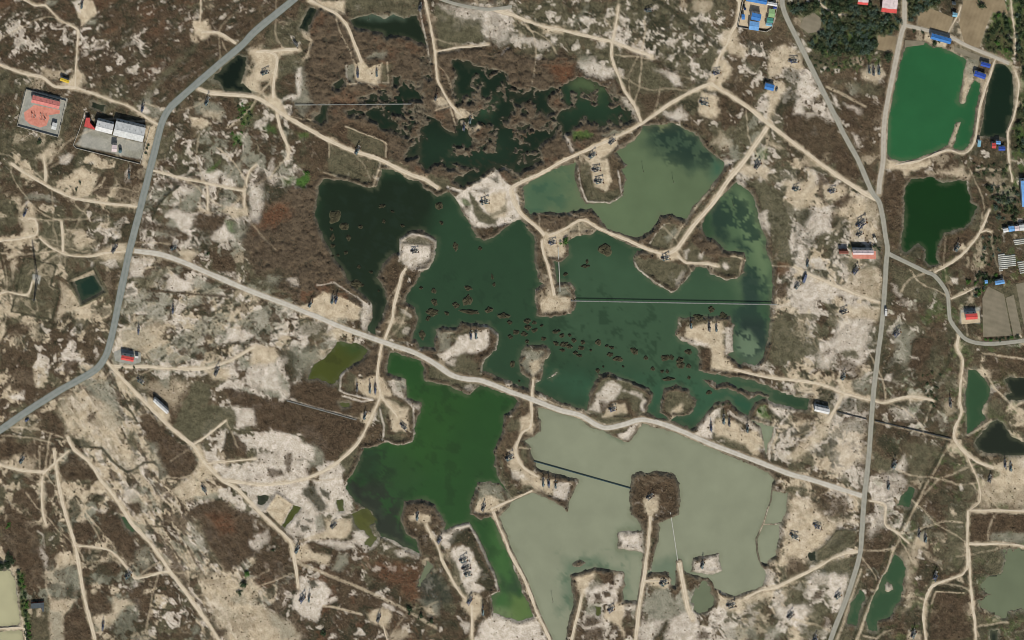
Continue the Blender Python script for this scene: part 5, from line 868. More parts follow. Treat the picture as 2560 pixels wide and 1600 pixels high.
tint(q(2,1,"2060 300 2200 300 2330 560 2400 800 2419 1200 2360 1100 2250 820"), (110,132,96), 22, .7, 1.0, (1,))
tint(q(2,2,"2060 740 2280 770 2260 900 2100 830"), (36,80,58), 16, .9, 1.2, (1,))
tint(q(2,1,"60 260 320 130 520 200 400 480 200 540 100 440"), (66,100,76), 34, .7, 1.5, (5,))
tint(q(2,0,"1250 1230 1600 1180 1900 1420 1960 1512 1700 1512 1300 1400"), (48,72,58), 34, .85, 1.8, (5,))
tint(q(2,0,"1280 1170 1480 1160 1520 1240 1300 1250"), (120,126,92), 16, .8, 1, (5,))
tint(q(2,1,"1880 0 2010 60 1960 180 1900 160"), (40,92,76), 24, .8, 1, (5,))
tint(q(2,1,"1560 0 1800 0 1860 100 1720 160 1640 110"), (54,76,60), 16, .8, 1.8, (5,))
tint(g("840 1080 960 1050 1000 1130 950 1190 900 1220"), (38,70,38), 30, .7, 2, (7,))
tint(q(1,2,"1000 1230 1160 1230 1200 1500 1000 1512 960 1400"), (30,56,34), 12, .75, 2, (7,))
tint(q(1,3,"860 0 1020 60 1120 200 1300 400 1500 640 1300 620 1140 480 1000 220 860 120"), (44,54,42), 16, .95, 1.6, (7,))
tint(q(1,2,"1300 600 1700 640 2000 720 1800 1400 1300 1512"), (42,82,30), 60, .5, 2, (7,))
tint(q(1,3,"2260 400 2419 750 2419 1300 2250 1270 2250 1050"), (60,102,50), 24, .8, 1.2, (7,))
tint(q(1,3,"2200 1230 2419 1230 2500 1330 2200 1330"), (120,138,96), 18, .8, 1, (7,)); tint(q(2,3,"-20 1100 150 1100 200 1290 100 1340 -20 1330"), (92,118,62), 16, .8, 1.4, (7,)); tint(q(2,3,"-20 860 60 980 100 1080 -20 1100"), (36,62,38), 12, .8, 2, (7,))
tint(q(1,3,"2280 920 2419 960 2419 1100 2300 1100"), (36,66,36), 12, .7, 2, (7,))
tint(q(2,3,"520 760 780 740 1060 880 1060 1180 900 1180 780 840 560 900 580 1180 480 1230 480 1000"), (92,116,94), 20, .8, 1.4, (8,))
tint(q(2,3,"980 480 1240 440 1260 480 1000 500 980 680 1240 690 1240 740 960 700"), (98,116,92), 14, .6, 1.2, (8,))
tint(q(2,3,"1480 720 1620 740 1700 900 1600 1000 1500 980 1280 860"), (86,108,88), 18, .7, 1.4, (8,)); tint(q(2,2,"880 1060 1060 1110 1060 1150 920 1110"), (92,112,92), 12, .8, 1, (8,))
tint(q(2,2,"2270 950 2480 1005 2400 1270 2350 1020"), (128,142,118), 20, .8, 1, (8,))
tint(q(1,2,"740 200 1000 220 1060 300 900 320"), (48,76,36), 24, .8, 1.2, (6,)); tint(q(1,3,"900 300 1150 280 1150 640 900 640"), (96,98,48), 40, .5, 1, (6,))
tint(q(3,0,"1900 800 2010 780 2010 1440 1740 1440 1860 1100"), (34,88,52), 30, .7, 1, (9,))
tint(q(2,0,"380 740 900 740 1140 1100 900 1200 480 1100"), (44,74,50), 60, .5, 1.2, (2,)); tint(q(2,0,"560 740 760 740 940 860 800 900 640 860"), (96,112,76), 26, .7, 1.4, (2,)); tint(q(1,0,"1560 1300 2419 1300 2419 1560 1560 1560"), (32,58,40), 40, .5, 1.4, (2,)); tint(q(1,0,"2000 940 2240 930 2240 1120 2060 1100"), (48,80,56), 20, .7, 1.2, (2,))
tint(q(1,0,"1000 120 1420 120 1400 200 1200 190 1000 170"), (92,112,96), 14, .7, 1.2, (3,))
# weed beds below the surface, in patches
def weed(poly, c, frac, scale, ids, soft=20, amt=.9):
    sl, sd = sdist(poly, 1.5, pad=60)
    a = amt * sstep(-soft, soft, sd) * sstep(1 - frac - .07, 1 - frac + .07, patchnoise(scale, 'p')[sl]) * np.isin(WID[sl], ids)
    a = a[..., None].astype(np.float32)
    TINT[sl] = TINT[sl] * (1 - a) + S3(c) * a
weed(q(2,1,"1860 470 2060 280 2300 480 2400 800 2419 1512 2100 1512 2200 1000 2000 780"), (38,62,50), .42, 18, (1,))
weed(q(2,2,"2050 0 2400 0 2419 300 2250 400 2080 300"), (34,54,46), .4, 18, (1,))
weed(q(2,0,"1250 1200 1600 1170 1900 1430 2000 1560 1500 1560"), (34,56,46), .55, 26, (5,))
weed(q(2,1,"60 260 500 60 560 300 400 520 150 500"), (58,92,72), .4, 20, (5,), amt=.6)
weed(q(1,2,"960 1240 1240 1200 1280 1512 960 1512"), (30,54,30), .45, 14, (7,)); weed(q(1,3,"860 0 1200 0 1420 300 1420 620 1100 560"), (36,46,34), .5, 18, (7,))
weed(q(2,3,"440 700 1080 720 1080 1200 440 1300"), (78,104,82), .4, 18, (8,), amt=.6); weed(g("1000 640 1320 640 1750 800 1700 960 1300 900"), (32,58,38), .16, 14, (1,), amt=.6)
weed(g("740 400 1000 430 960 700 860 740"), (26,44,30), .25, 16, (1,), amt=.6)
# sediment stirred up in the shallows
shal = sstep(9, 1, WF + (patchnoise(20, 'p') - .5) * 9)
murk = (sstep(8, 1, WF) * (WID == 2) * .6)[..., None].astype(np.float32)
TINT = TINT * (1 - murk) + S3((46,46,32)) * murk
shal = (shal * (0.2 + 0.45 * patchnoise(50, 'p')) * np.where(WID == 2, .35, 1))[..., None].astype(np.float32)
TINT = TINT * (1 - shal) + (TINT * .45 + S3((104,108,84)) * .55) * shal
# floating algae and wind streaks
n_al = patchnoise(30, 'p')
TINT *= (0.91 + 0.18 * fbm(110, 55, 4))[..., None].astype(np.float32)
TINT = TINT * (1 - 0.2 * (sstep(.84, .93, n_al) * np.isin(WID, (7, 6)))[..., None].astype(np.float32))

def water_material():
    m = bpy.data.materials.new("turbid_water")
    nt, bs = nodes_of(m)
    at = nt.nodes.new("ShaderNodeAttribute"); at.attribute_name = "tint"
    tc = nt.nodes.new("ShaderNodeTexCoord")
    nz = nt.nodes.new("ShaderNodeTexNoise"); nz.inputs['Scale'].default_value = 0.05; nz.inputs['Detail'].default_value = 6
    nt.links.new(tc.outputs['Object'], nz.inputs['Vector'])
    mr = nt.nodes.new("ShaderNodeMapRange"); mr.inputs[1].default_value = 0.3; mr.inputs[2].default_value = 0.7; mr.inputs[3].default_value = 0.94; mr.inputs[4].default_value = 1.06
    nt.links.new(nz.outputs['Fac'], mr.inputs[0])
    sc = nt.nodes.new("ShaderNodeVectorMath"); sc.operation = 'SCALE'
    nt.links.new(at.outputs['Color'], sc.inputs[0]); nt.links.new(mr.outputs[0], sc.inputs[3])
    nt.links.new(sc.outputs[0], bs.inputs['Base Color'])
    bs.inputs['Roughness'].default_value = 0.08; bs.inputs['Specular IOR Level'].default_value = 0.3
    bs.inputs['IOR'].default_value = 1.33
    rp = nt.nodes.new("ShaderNodeTexNoise"); rp.inputs['Scale'].default_value = 0.8; rp.inputs['Detail'].default_value = 3
    nt.links.new(tc.outputs['Object'], rp.inputs['Vector'])
    bp = nt.nodes.new("ShaderNodeBump"); bp.inputs['Strength'].default_value = 0.04; bp.inputs['Distance'].default_value = 0.05
    nt.links.new(rp.outputs['Fac'], bp.inputs['Height']); nt.links.new(bp.outputs[0], bs.inputs['Normal'])
    return m
WMAT = water_material()
WNAME = {1: ('lake', 'wide dark green lake dotted with reed islets'), 5: ('lake', 'grey green lake beside the sandy causeway'), 7: ('lake', 'bright green algae lake south of the gravel road'),
         8: ('lake', 'pale beige grey lake full of silt'), 9: ('pond', 'emerald green fish pond beside the gravel road'), 10: ('pond', 'dark green narrow fish pond'), 11: ('pond', 'deep green square pond')}
sub = (slice(4, NY - 4, 2), slice(4, NX - 4, 2))
wi = 0
for wid, wp, poly in WATER:
    sl, sd = sdist(poly, wp, pad=20)
    s2 = (slice(sl[0].start, sl[0].stop, 2), slice(sl[1].start, sl[1].stop, 2))
    sd = sd[::2, ::2]
    okv = (sd > -7) & (WF[s2] > -9)
    keep = okv[:-1, :-1] & okv[1:, :-1] & okv[1:, 1:] & okv[:-1, 1:]
    if keep.sum() < 2:
        keep = np.ones_like(keep)
    me, used = grid_mesh("water", XX[s2], YY[s2], np.full(sd.shape, 0.0 + wi * 0.0008), keep)
    tv = TINT[s2].reshape(-1, 3)[used]
    at = me.color_attributes.new("tint", 'FLOAT_COLOR', 'POINT')
    at.data.foreach_set("color", np.concatenate([tv, np.ones((len(tv), 1), np.float32)], 1).astype(np.float32).ravel())
    nm, lb = WNAME.get(wid, ('pond', 'small pond'))
    link(nm, me, WMAT, kind="structure", label=lb)
    wi += 1

# ------------------------------------------------------------------ roads and tracks
def road_material(name, a, b, rut, scale=0.25):
    m = bpy.data.materials.new(name)
    nt, bs = nodes_of(m)
    bs.inputs['Roughness'].default_value = 0.9; bs.inputs['Specular IOR Level'].default_value = 0.15
    tc = nt.nodes.new("ShaderNodeTexCoord")
    nz = nt.nodes.new("ShaderNodeTexNoise"); nz.inputs['Scale'].default_value = scale; nz.inputs['Detail'].default_value = 8; nz.inputs['Roughness'].default_value = 0.65
    nt.links.new(tc.outputs['Object'], nz.inputs['Vector'])
    rp = nt.nodes.new("ShaderNodeValToRGB")
    rp.color_ramp.elements[0].position = 0.32; rp.color_ramp.elements[1].position = 0.68
    rp.color_ramp.elements[0].color = rgb(*b); rp.color_ramp.elements[1].color = rgb(*a)
    nt.links.new(nz.outputs['Fac'], rp.inputs['Fac'])
    at = nt.nodes.new("ShaderNodeAttribute"); at.attribute_name = "wear"
    mx = nt.nodes.new("ShaderNodeMix"); mx.data_type = 'RGBA'; mx.inputs[7].default_value = rgb(*rut)
    nt.links.new(at.outputs['Fac'], mx.inputs[0]); nt.links.new(rp.outputs['Color'], mx.inputs[6])
    nt.links.new(mx.outputs[2], bs.inputs['Base Color'])
    return m
RM = {'asphalt': road_material('asphalt', (142,146,136), (122,128,120), (160,160,148)), 'worn': road_material('worn_asphalt', (168,164,146), (146,143,128), (180,174,156)),
      'gravel': road_material('grey_gravel', (192,182,162), (166,158,140), (204,194,174)), 'pale': road_material('pale_gravel', (210,202,184), (180,172,154), (224,216,198)),
      'sand': road_material('sandy_track', (220,203,174), (188,171,142), (232,217,190))}

def smooth_line(P, step=7.0):
    P = np.array(P, float)
    out = []
    n = len(P)
    for k in range(n - 1):
        p0, p1, p2, p3 = P[max(k - 1, 0)], P[k], P[k + 1], P[min(k + 2, n - 1)]
        m = max(1, int(np.hypot(*(p2 - p1)) / step))
        for j in range(m):
            t = j / m
            out.append(0.5 * ((2 * p1) + (-p0 + p2) * t + (2 * p0 - 5 * p1 + 4 * p2 - p3) * t * t + (-p0 + 3 * p1 - 3 * p2 + p3) * t ** 3))
    out.append(P[-1])
    return np.array(out)

def ribbon(name, line, w, z, m, ragged, label, wearamt):
    L = smooth_line(line)
    d = np.gradient(L, axis=0); d /= np.hypot(d[:, 0], d[:, 1])[:, None] + 1e-9
    nrm = np.stack([-d[:, 1], d[:, 0]], 1)
    cols = np.array([-1, -.72, -.45, -.18, .18, .45, .72, 1.0])
    prof = np.array([-.09, .0, .03, .04, .04, .03, .0, -.09])
    wear0 = np.array([0, .35, 1, .15, .15, 1, .35, 0.]) * wearamt
    rs = np.random.RandomState(int(abs(line[0][0] * 7 + line[0][1] * 3 + w)) % 9999)
    n = len(L)
    def wob():
        k = rs.normal(0, 1, n + 12)
        return np.convolve(k, np.ones(5) / 5, 'same')[6:6 + n] * ragged
    lo, hi = wob(), wob()
    vs_, wv = [], []
    for i in range(n):
        for c, pz, wr in zip(cols, prof, wear0):
            e = (lo[i] if c < 0 else hi[i]) * abs(c)
            p = L[i] + nrm[i] * (c * (w / 2 + e))
            vs_.append(((p[0] - 1280) * U, (800 - p[1]) * U, z + pz))
            wv.append(wr * (0.6 + 0.4 * rs.rand()))
    m8 = len(cols)
    fs = [(i * m8 + j, i * m8 + j + 1, (i + 1) * m8 + j + 1, (i + 1) * m8 + j) for i in range(n - 1) for j in range(m8 - 1)]
    me = bpy.data.meshes.new(name)
    me.from_pydata(vs_, [], fs)
    me.update()
    if me.polygons[0].normal.z < 0:
        me.flip_normals()
    at = me.attributes.new("wear", 'FLOAT', 'POINT')
    at.data.foreach_set("value", np.array(wv, np.float32))
    return link(name, me, m, kind="structure", label=label)

ri = 0
for name, kind, w, line in ROADS:
    lb = {'asphalt': 'grey asphalt road curving past the well sites', 'worn': 'worn grey road', 'gravel': 'pale gravel road', 'pale': 'long pale gravel road across the lakes'}[kind]
    ribbon(name, line, w, 1.14 + ri * 0.006, RM[kind], 0.5 if kind != 'pale' else 1.0, lb, 0.5)
    ri += 1
for w, line in T:
    ribbon('dirt_track', line, w * .9, .99 + ri * 0.001, RM['sand'], 2.0, 'sandy dirt track', 0.8)
    ri += 1
# ------------------------------------------------------------------ mesh building kit
class MB:
    def __init__(self): self.v, self.f = [], []
    def add(self, vs_, fs):
        n = len(self.v); self.v += [tuple(p) for p in vs_]; self.f += [tuple(i + n for i in f) for f in fs]; return self
    def box(self, c, s, rot=0.0):
        x, y, z = (k / 2 for k in s); ca, sa = math.cos(rot), math.sin(rot)
        P = [(-x,-y,-z),(x,-y,-z),(x,y,-z),(-x,y,-z),(-x,-y,z),(x,-y,z),(x,y,z),(-x,y,z)]
        P = [(c[0] + a * ca - b * sa, c[1] + a * sa + b * ca, c[2] + d) for a, b, d in P]
        return self.add(P, [(3,2,1,0),(4,5,6,7),(0,1,5,4),(1,2,6,5),(2,3,7,6),(3,0,4,7)])
    def bar(self, p, r, w, h=None, n=4):
        """straight member from p to r; n=4 square section, more sides = round"""
        h = h or w
        p, r = np.array(p, float), np.array(r, float)
        d = r - p; d = d / (np.linalg.norm(d) + 1e-9)
        up = np.array([0, 0, 1.0]) if abs(d[2]) < 0.95 else np.array([1.0, 0, 0])
        s = np.cross(d, up); s /= np.linalg.norm(s); t = np.cross(s, d)
        P = []
        for e in (p, r):
            for k in range(n):
                a = 2 * math.pi * (k + 0.5) / n
                kx = 1 / math.cos(math.pi / 4) if n == 4 else 1
                P.append(e + s * math.cos(a) * w / 2 * kx + t * math.sin(a) * h / 2 * kx)
        F = [(k, (k + 1) % n, n + (k + 1) % n, n + k) for k in range(n)] + [tuple(range(n))[::-1], tuple(range(n, 2 * n))]
        return self.add(P, F)
    def prism(self, pts, z0, z1):
        n = len(pts)
        a = sum(pts[i][0] * pts[(i + 1) % n][1] - pts[(i + 1) % n][0] * pts[i][1] for i in range(n))
        if a < 0: pts = pts[::-1]
        P = [(x, y, z0) for x, y in pts] + [(x, y, z1) for x, y in pts]
        return self.add(P, [tuple(range(n))[::-1], tuple(range(n, 2 * n))] + [(k, (k + 1) % n, n + (k + 1) % n, n + k) for k in range(n)])
    def cyl(self, c, r, h, n=12, r2=None):
        r2 = r if r2 is None else r2
        P = [(c[0] + r * math.cos(2*math.pi*k/n), c[1] + r * math.sin(2*math.pi*k/n), c[2]) for k in range(n)] + [(c[0] + r2 * math.cos(2*math.pi*k/n), c[1] + r2 * math.sin(2*math.pi*k/n), c[2] + h) for k in range(n)]
        return self.add(P, [tuple(range(n))[::-1], tuple(range(n, 2 * n))] + [(k, (k + 1) % n, n + (k + 1) % n, n + k) for k in range(n)])
    def mesh(self, name):
        me = bpy.data.meshes.new(name); me.from_pydata(self.v, [], self.f); me.update(); return me
    def obj(self, name, m, parent=None, **props):
        return link(name, self.mesh(name), m, parent, **props)

def thing(name, label, cat, loc=(0, 0, 0), rotz=0.0, group=None):
    o = bpy.data.objects.new(name, None)
    COL.objects.link(o)
    o.location = loc; o.rotation_euler = (0, 0, rotz); o.empty_display_size = 1
    o['label'] = label; o['category'] = cat
    if group: o['group'] = group
    return o

def dup(root, loc, rotz=0.0, label=None, group=None, scale=1.0):
    r = root.copy(); COL.objects.link(r)
    r.location = loc; r.rotation_euler = (0, 0, rotz); r.scale = (scale,) * 3
    if label: r['label'] = label
    if group: r['group'] = group
    for ch in root.children:
        c = ch.copy(); COL.objects.link(c); c.parent = r
        for gch in ch.children:
            d = gch.copy(); COL.objects.link(d); d.parent = c
    return r

M = {
 'teal': mat('teal_steel', rgb(84,112,114), rgb(58,82,86), 2.0, .55, .2), 'navy': mat('navy_steel', rgb(74,88,116), rgb(52,62,86), 2.0, .55, .2),
 'dsteel': mat('dark_steel', rgb(98,100,98), rgb(70,73,73), 2.0, .6, .3), 'rust': mat('rusty_red_steel', rgb(122,66,50), rgb(84,48,38), 2.0, .7), 'ochre': mat('ochre_paint', rgb(176,128,60), rgb(140,98,46), 2.0, .6),
 'conc': mat('bare_concrete', rgb(188,182,166), rgb(160,155,140), .8, .9), 'cream': mat('cream_render', rgb(222,214,194), rgb(196,188,168), .5, .9), 'wwhite': mat('white_wall', rgb(226,224,216), rgb(200,198,190), .5, .85),
 'brick': mat('red_brick', rgb(150,88,68), rgb(122,70,54), .9, .9), 'glass': mat('window_glass', rgb(50,62,72), rgb(34,44,54), .4, .2, 0, 0, .5), 'doorm': mat('door_paint', rgb(96,84,72), rgb(76,66,58), .7, .7),
 'rubber': mat('tyre_rubber', rgb(34,34,34), rgb(24,24,24), 2, .9), 'pipe': mat('pale_pipe', rgb(206,204,190), rgb(178,176,162), .6, .7), 'wood': mat('weathered_timber', rgb(120,104,84), rgb(92,80,66), 1.2, .9),
 'trunk': mat('bark', rgb(92,78,62), rgb(66,56,46), 1.5, .95), 'film': mat('white_film', rgb(226,224,208), rgb(198,196,180), .6, .5), 'yardred': mat('terracotta_paving', rgb(222,150,128), rgb(198,126,104), .35, .9), 'yardtan': mat('tan_paving', rgb(214,194,160), rgb(190,170,138), .35, .9),
 'yardgrey': mat('grey_paving', rgb(168,166,152), rgb(142,141,128), .35, .9),
}
ROOF = {}
def roofmat(name, c):
    """ribbed sheet roof: colour with streaks of dirt"""
    if name in ROOF: return ROOF[name]
    m = bpy.data.materials.new(name + "_roof_sheet")
    nt, bs = nodes_of(m)
    tc = nt.nodes.new("ShaderNodeTexCoord")
    wv = nt.nodes.new("ShaderNodeTexWave"); wv.inputs['Scale'].default_value = 1.4; wv.inputs['Distortion'].default_value = 0.3
    nz = nt.nodes.new("ShaderNodeTexNoise"); nz.inputs['Scale'].default_value = .45; nz.inputs['Detail'].default_value = 6
    nt.links.new(tc.outputs['Object'], wv.inputs['Vector']); nt.links.new(tc.outputs['Object'], nz.inputs['Vector'])
    mx = nt.nodes.new("ShaderNodeMix"); mx.data_type = 'RGBA'
    mx.inputs[6].default_value = rgb(*c, k=.72); mx.inputs[7].default_value = rgb(*c)
    mr = nt.nodes.new("ShaderNodeMapRange"); mr.inputs[1].default_value = .3; mr.inputs[2].default_value = .62
    nt.links.new(nz.outputs['Fac'], mr.inputs[0]); nt.links.new(mr.outputs[0], mx.inputs[0])
    nt.links.new(mx.outputs[2], bs.inputs['Base Color'])
    bp = nt.nodes.new("ShaderNodeBump"); bp.inputs['Strength'].default_value = .3; bp.inputs['Distance'].default_value = .04
    nt.links.new(wv.outputs['Fac'], bp.inputs['Height']); nt.links.new(bp.outputs[0], bs.inputs['Normal'])
    bs.inputs['Roughness'].default_value = .75; bs.inputs['Specular IOR Level'].default_value = .15
    ROOF[name] = m
    return m
for n_, c_ in dict(red=(208,84,78), pink=(226,140,128), coral=(228,92,84), white=(236,234,226), grey=(222,222,214), blue=(72,134,200), sky=(122,176,226), royal=(58,90,178), cyan=(140,190,206), green=(150,186,128), tealg=(84,150,132),
                   slate=(84,92,94), yellow=(236,200,64), navy=(44,62,96), rustr=(150,92,76), pwhite=(234,214,208)).items():
    roofmat(n_, c_)

# ------------------------------------------------------------------ buildings
LEAN = (0.09, 0.50)
def drop(p, h):            # a roof point as the survey sheet shows it -> its place on the ground plan
    return (p[0] - LEAN[0] * h / U, p[1] - LEAN[1] * h / U)

def quad_frame(Q, h):
    P = [np.array(W(drop(p, h))[:2]) for p in Q]
    c = sum(P) / 4
    u = (P[1] - P[0] + P[2] - P[3]) / 2; v = (P[3] - P[0] + P[2] - P[1]) / 2
    L, B = np.linalg.norm(u), np.linalg.norm(v)
    return c, L, B, math.atan2(u[1], u[0])

def house(Q, label, wall, roof, h=4.2, rise=1.1, style='gable', name='house', cat='house', wall_m='cream', group=None, floor=0.9, doors=1, extra=None):
    """Q: roof outline corners (ridge runs along the first side); walls, roof, ridge cap, doors, windows"""
    h = h * 1.22
    c, L, B, rot = quad_frame(Q, h)
    o = thing(name, label, cat, (c[0], c[1], floor), rot, group)
    wm = M[wall]
    ov = 0.35
    l, b = L / 2 - ov, B / 2 - ov
    w = MB().box((0, 0, h / 2 - 0.4), (2 * l, 2 * b, h + 0.8))
    if style == 'gable':
        for s in (-1, 1):
            w.add([(s * l, -b, h), (s * l, b, h), (s * l, 0, h + rise * b / (b + ov))], [(0, 1, 2) if s > 0 else (2, 1, 0)])
    w.obj('wall', wm, o)
    L2, B2 = L / 2, B / 2
    if style == 'gable':
        r = MB()
        for s in (-1, 1):
            P = [(-L2, s * B2, h - 0.05), (L2, s * B2, h - 0.05), (L2, 0, h + rise), (-L2, 0, h + rise)]
            P += [(x, y, z + 0.14) for x, y, z in P]
            F = [(0, 1, 2, 3), (7, 6, 5, 4), (0, 4, 5, 1), (1, 5, 6, 2), (3, 2, 6, 7), (0, 3, 7, 4)]
            r.add(P, F if s > 0 else [f[::-1] for f in F])
        ro = r.obj('roof', ROOF[roof], o)
        MB().box((0, 0, h + rise + 0.16), (L - 0.1, 0.36, 0.12)).obj('ridge_cap', ROOF[roof], ro)
        if L > 14:
            for k in range(int(L // 6)):
                x = -L2 + 3 + k * 6.0
                MB().cyl((x, B * 0.2, h + rise * 0.5), 0.22, 0.9, 8).obj('roof_vent', M['dsteel'], ro)
    else:
        ro = MB().box((0, 0, h + 0.12), (L, B, 0.24)).obj('roof', ROOF[roof], o)
        p = MB()
        for s in (-1, 1):
            p.box((0, s * (B2 - 0.12), h + 0.36), (L, 0.22, 0.24)); p.box((s * (L2 - 0.12), 0, h + 0.36), (0.22, B - 0.5, 0.24))
        p.obj('parapet', M['conc'] if style == 'flat' else ROOF[roof], ro)
    nwin = max(1, int(L // 4.5))
    for s in (-1, 1):
        for k in range(nwin):
            x = -l + (k + 0.5) * 2 * l / nwin
            if s < 0 and k == nwin // 2 and doors:
                d = MB().box((x, s * (b + 0.03), 1.05), (1.3, 0.1, 2.1)).obj('door', M['doorm'], o)
                MB().box((x + 0.45, s * (b + 0.11), 1.05), (0.1, 0.06, 0.16)).obj('handle', M['dsteel'], d)
                continue
            wn_ = MB().box((x, s * (b + 0.02), h * 0.55), (1.4, 0.06, 1.2)).obj('window', M['glass'], o)
            MB().box((x, s * (b + 0.06), h * 0.55 - 0.68), (1.7, 0.18, 0.12)).obj('sill', M['conc'], wn_)
    if extra: extra(o, L, B, h)
    return o

def lhouse(pts, label, roof, h, wall='brick'):
    P = [W(drop(p, h))[:2] for p in pts]
    cx, cy = sum(p[0] for p in P) / len(P), sum(p[1] for p in P) / len(P)
    P = [(x - cx, y - cy) for x, y in P]
    o = thing('office_building', label, 'building', (cx, cy, 0.5))
    MB().prism([(x * .95, y * .95) for x, y in P], 0, h).obj('wall', M[wall], o)
    ro = MB().prism(P, h + 0.002, h + 0.3).obj('roof', ROOF[roof], o)
    n = len(P)
    for i in range(n):
        a, b2 = P[i], P[(i + 1) % n]
        mx, my = (a[0] + b2[0]) / 2 * .93, (a[1] + b2[1]) / 2 * .93
        MB().box((mx, my, h * .55), (1.3, 1.3, 1.3), math.atan2(b2[1] - a[1], b2[0] - a[0])).obj('window', M['glass'], o)
    return o

def sheet(name, poly, z, m, label):
    P = [W(p)[:2] for p in poly]
    return MB().prism(P, z - 0.3, z).obj(name, m, kind='structure', label=label)

def compound_wall(pts, label, h=2.2, closed=True, m='cream', gate=None, t=0.28, z=0.6):
    P = [np.array(W(p)[:2]) for p in pts]
    c = sum(P) / len(P)
    o = thing('compound_wall', label, 'wall', (c[0], c[1], z))
    n = len(P)
    for i in range(n if closed else n - 1):
        a, b = P[i] - c, P[(i + 1) % n] - c
        L = np.linalg.norm(b - a); rot = math.atan2(b[1] - a[1], b[0] - a[0]); d = (b - a) / L
        k = max(1, int(round(L / 6.0)))
        for j in range(k):
            mid = a + (b - a) * (j + 0.5) / k
            if gate == (i, j):
                MB().box((mid[0], mid[1], h * .45), (L / k - .3, .08, h * .8), rot).obj('gate', M['dsteel'], o); continue
            MB().box((mid[0], mid[1], h / 2), (L / k - 0.36, t, h), rot).obj('wall_panel', M[m], o)
            e = a + (b - a) * j / k
            MB().box((e[0], e[1], h / 2 + .1), (0.42, 0.42, h + .2), rot).obj('pier', M['conc'], o)
    return o

# oil company compounds by the asphalt road
sheet('paved_yard', [(47,312),(68,226),(162,254),(143,336)], 1.02, M['yardgrey'], 'grey concrete yard inside the walled pump station')
sheet('paved_yard', [(60,281),(70,274),(86,262),(150,275),(149,284),(121,288),(124,294),(116,314),(100,319),(74,310),(62,299)], 1.03, M['yardred'], 'terracotta paved apron inside the walled pump station')
compound_wall([(66,222),(165,251),(145,341),(43,313)], 'pale wall around the square pump station with terracotta paving', 2.4, gate=(1, 3))
house([(83.7,238.7),(153,255.4),(149.4,274),(80.5,257)], 'long house with pink red roof in the terracotta paved compound', 'cream', 'pink', 4.6, 1.5)
house([(132,306),(144,309),(142,326),(130,323)], 'small shed with grey roof in the corner of the terracotta paved compound', 'wwhite', 'grey', 2.8, .6, name='shed', cat='shed')
def manifold(p, rot, label, n=4):
    o = thing('pipe_manifold', label, 'manifold', W(p, 1.0), rot)
    for k in range(n):
        y = (k - (n - 1) / 2) * 1.5
        MB().bar((-3.2, y, .6), (3.2, y, .6), .2, n=8).obj('pipe', M['rust' if k % 2 else 'pipe'], o)
        MB().cyl((-2 + k * 1.1, y, .15), .34, 1.5, 10).obj('vessel', M['rust' if k % 2 else 'pipe'], o)
        MB().bar((2.4 - .4 * k, y, .6), (2.4 - .4 * k, y, 1.6), .2, n=6).obj('valve', M['ochre'], o)
    for x in (-3.2,): MB().bar((x, -2.4, .6), (x, 2.4, .6), .24, n=8).obj('header_pipe', M['rust'], o)
    return o
manifold((84,285), 1.45, 'cluster of dark pipes and red vessels on terracotta paving, western one')
manifold((108,291), 1.35, 'cluster of dark pipes and red vessels on terracotta paving, eastern one', 5)
compound_wall([(212,280),(198,325),(183,362),(190,369),(350,409),(376,316)], 'low pale wall around the yard with the two white warehouses', 1.6, closed=False)
lhouse([(216.6,295.5),(226,295.5),(227,309),(239,322),(238,325.5),(212,317)], 'office building with red angled roof beside the white warehouse', 'red', 4.5)
house([(246.2,301.8),(286.4,312.4),(282,336.8),(238.8,326.2)], 'smaller white warehouse between the red roofed office and the large warehouse', 'wwhite', 'white', 5.5, 1.8, name='warehouse', cat='warehouse')
house([(292.8,303),(365.8,322),(359.4,355.8),(284.3,340)], 'large pale warehouse with a grey white ridged roof by the road bend', 'wwhite', 'grey', 6.0, 2.2, name='warehouse', cat='warehouse')
house([(283,363),(296,364),(292.8,381),(280,380)], 'small tall white shed in the middle of the warehouse yard', 'wwhite', 'pwhite', 5.0, .8, name='shed', cat='shed')
def tank(p, r, h, label, m='teal'):
    o = thing('storage_tank', label, 'tank', W(p, .9))
    MB().cyl((0, 0, .25), r, h, 18).obj('shell', M[m], o); MB().cyl((0, 0, h + .25), r * 1.03, .5, 18, .15).obj('cap', M[m], o); MB().cyl((0, 0, 0), r * 1.15, .25, 18).obj('base', M['conc'], o)
    MB().bar((r + .1, 0, .3), (r + .1, 0, h), .1).obj('ladder', M['ochre'], o)
    return o
tank((300.7,374), 1.7, 4, 'dark round tank beside the tall white shed in the warehouse yard')
house([(153.4,194.4),(174.6,202.4),(173.3,210),(152,202)], 'small hut with bright yellow roof beside the dirt crossing', 'wwhite', 'yellow', 3.6, .5, name='hut', cat='hut')
# blue roofed compound at the northern edge
sheet('paved_yard', [(1863,3),(1941,12),(1928,72),(1846,66)], 1.02, M['yardtan'], 'tan paved yard of the blue roofed compound')
compound_wall([(1860,-14),(1843,66),(1915,78),(1929,70),(1945,6)], 'wall around the yard of the blue roofed compound', 2.2, closed=False)
house([(1867,-12),(1918,-2),(1914,13),(1864,4)], 'long blue roofed house along the north side of the tan yard', 'wwhite', 'blue', 4.2, 1.3)
house([(1918,4.6),(1942,10),(1941,17),(1917,14)], 'narrow white roofed shed in the northeast corner of the tan yard', 'cream', 'white', 3.4, .6, name='shed', cat='shed')
house([(1879,33),(1902,38),(1899,55.5),(1876,50)], 'square blue roofed hall in the middle of the tan yard', 'wwhite', 'blue', 5.5, .8, name='hall', cat='hall')
house([(1875.6,53),(1898,58),(1895,77),(1869,76)], 'light blue roofed hall joined south of the square blue hall', 'wwhite', 'sky', 4.2, .8, name='hall', cat='hall')
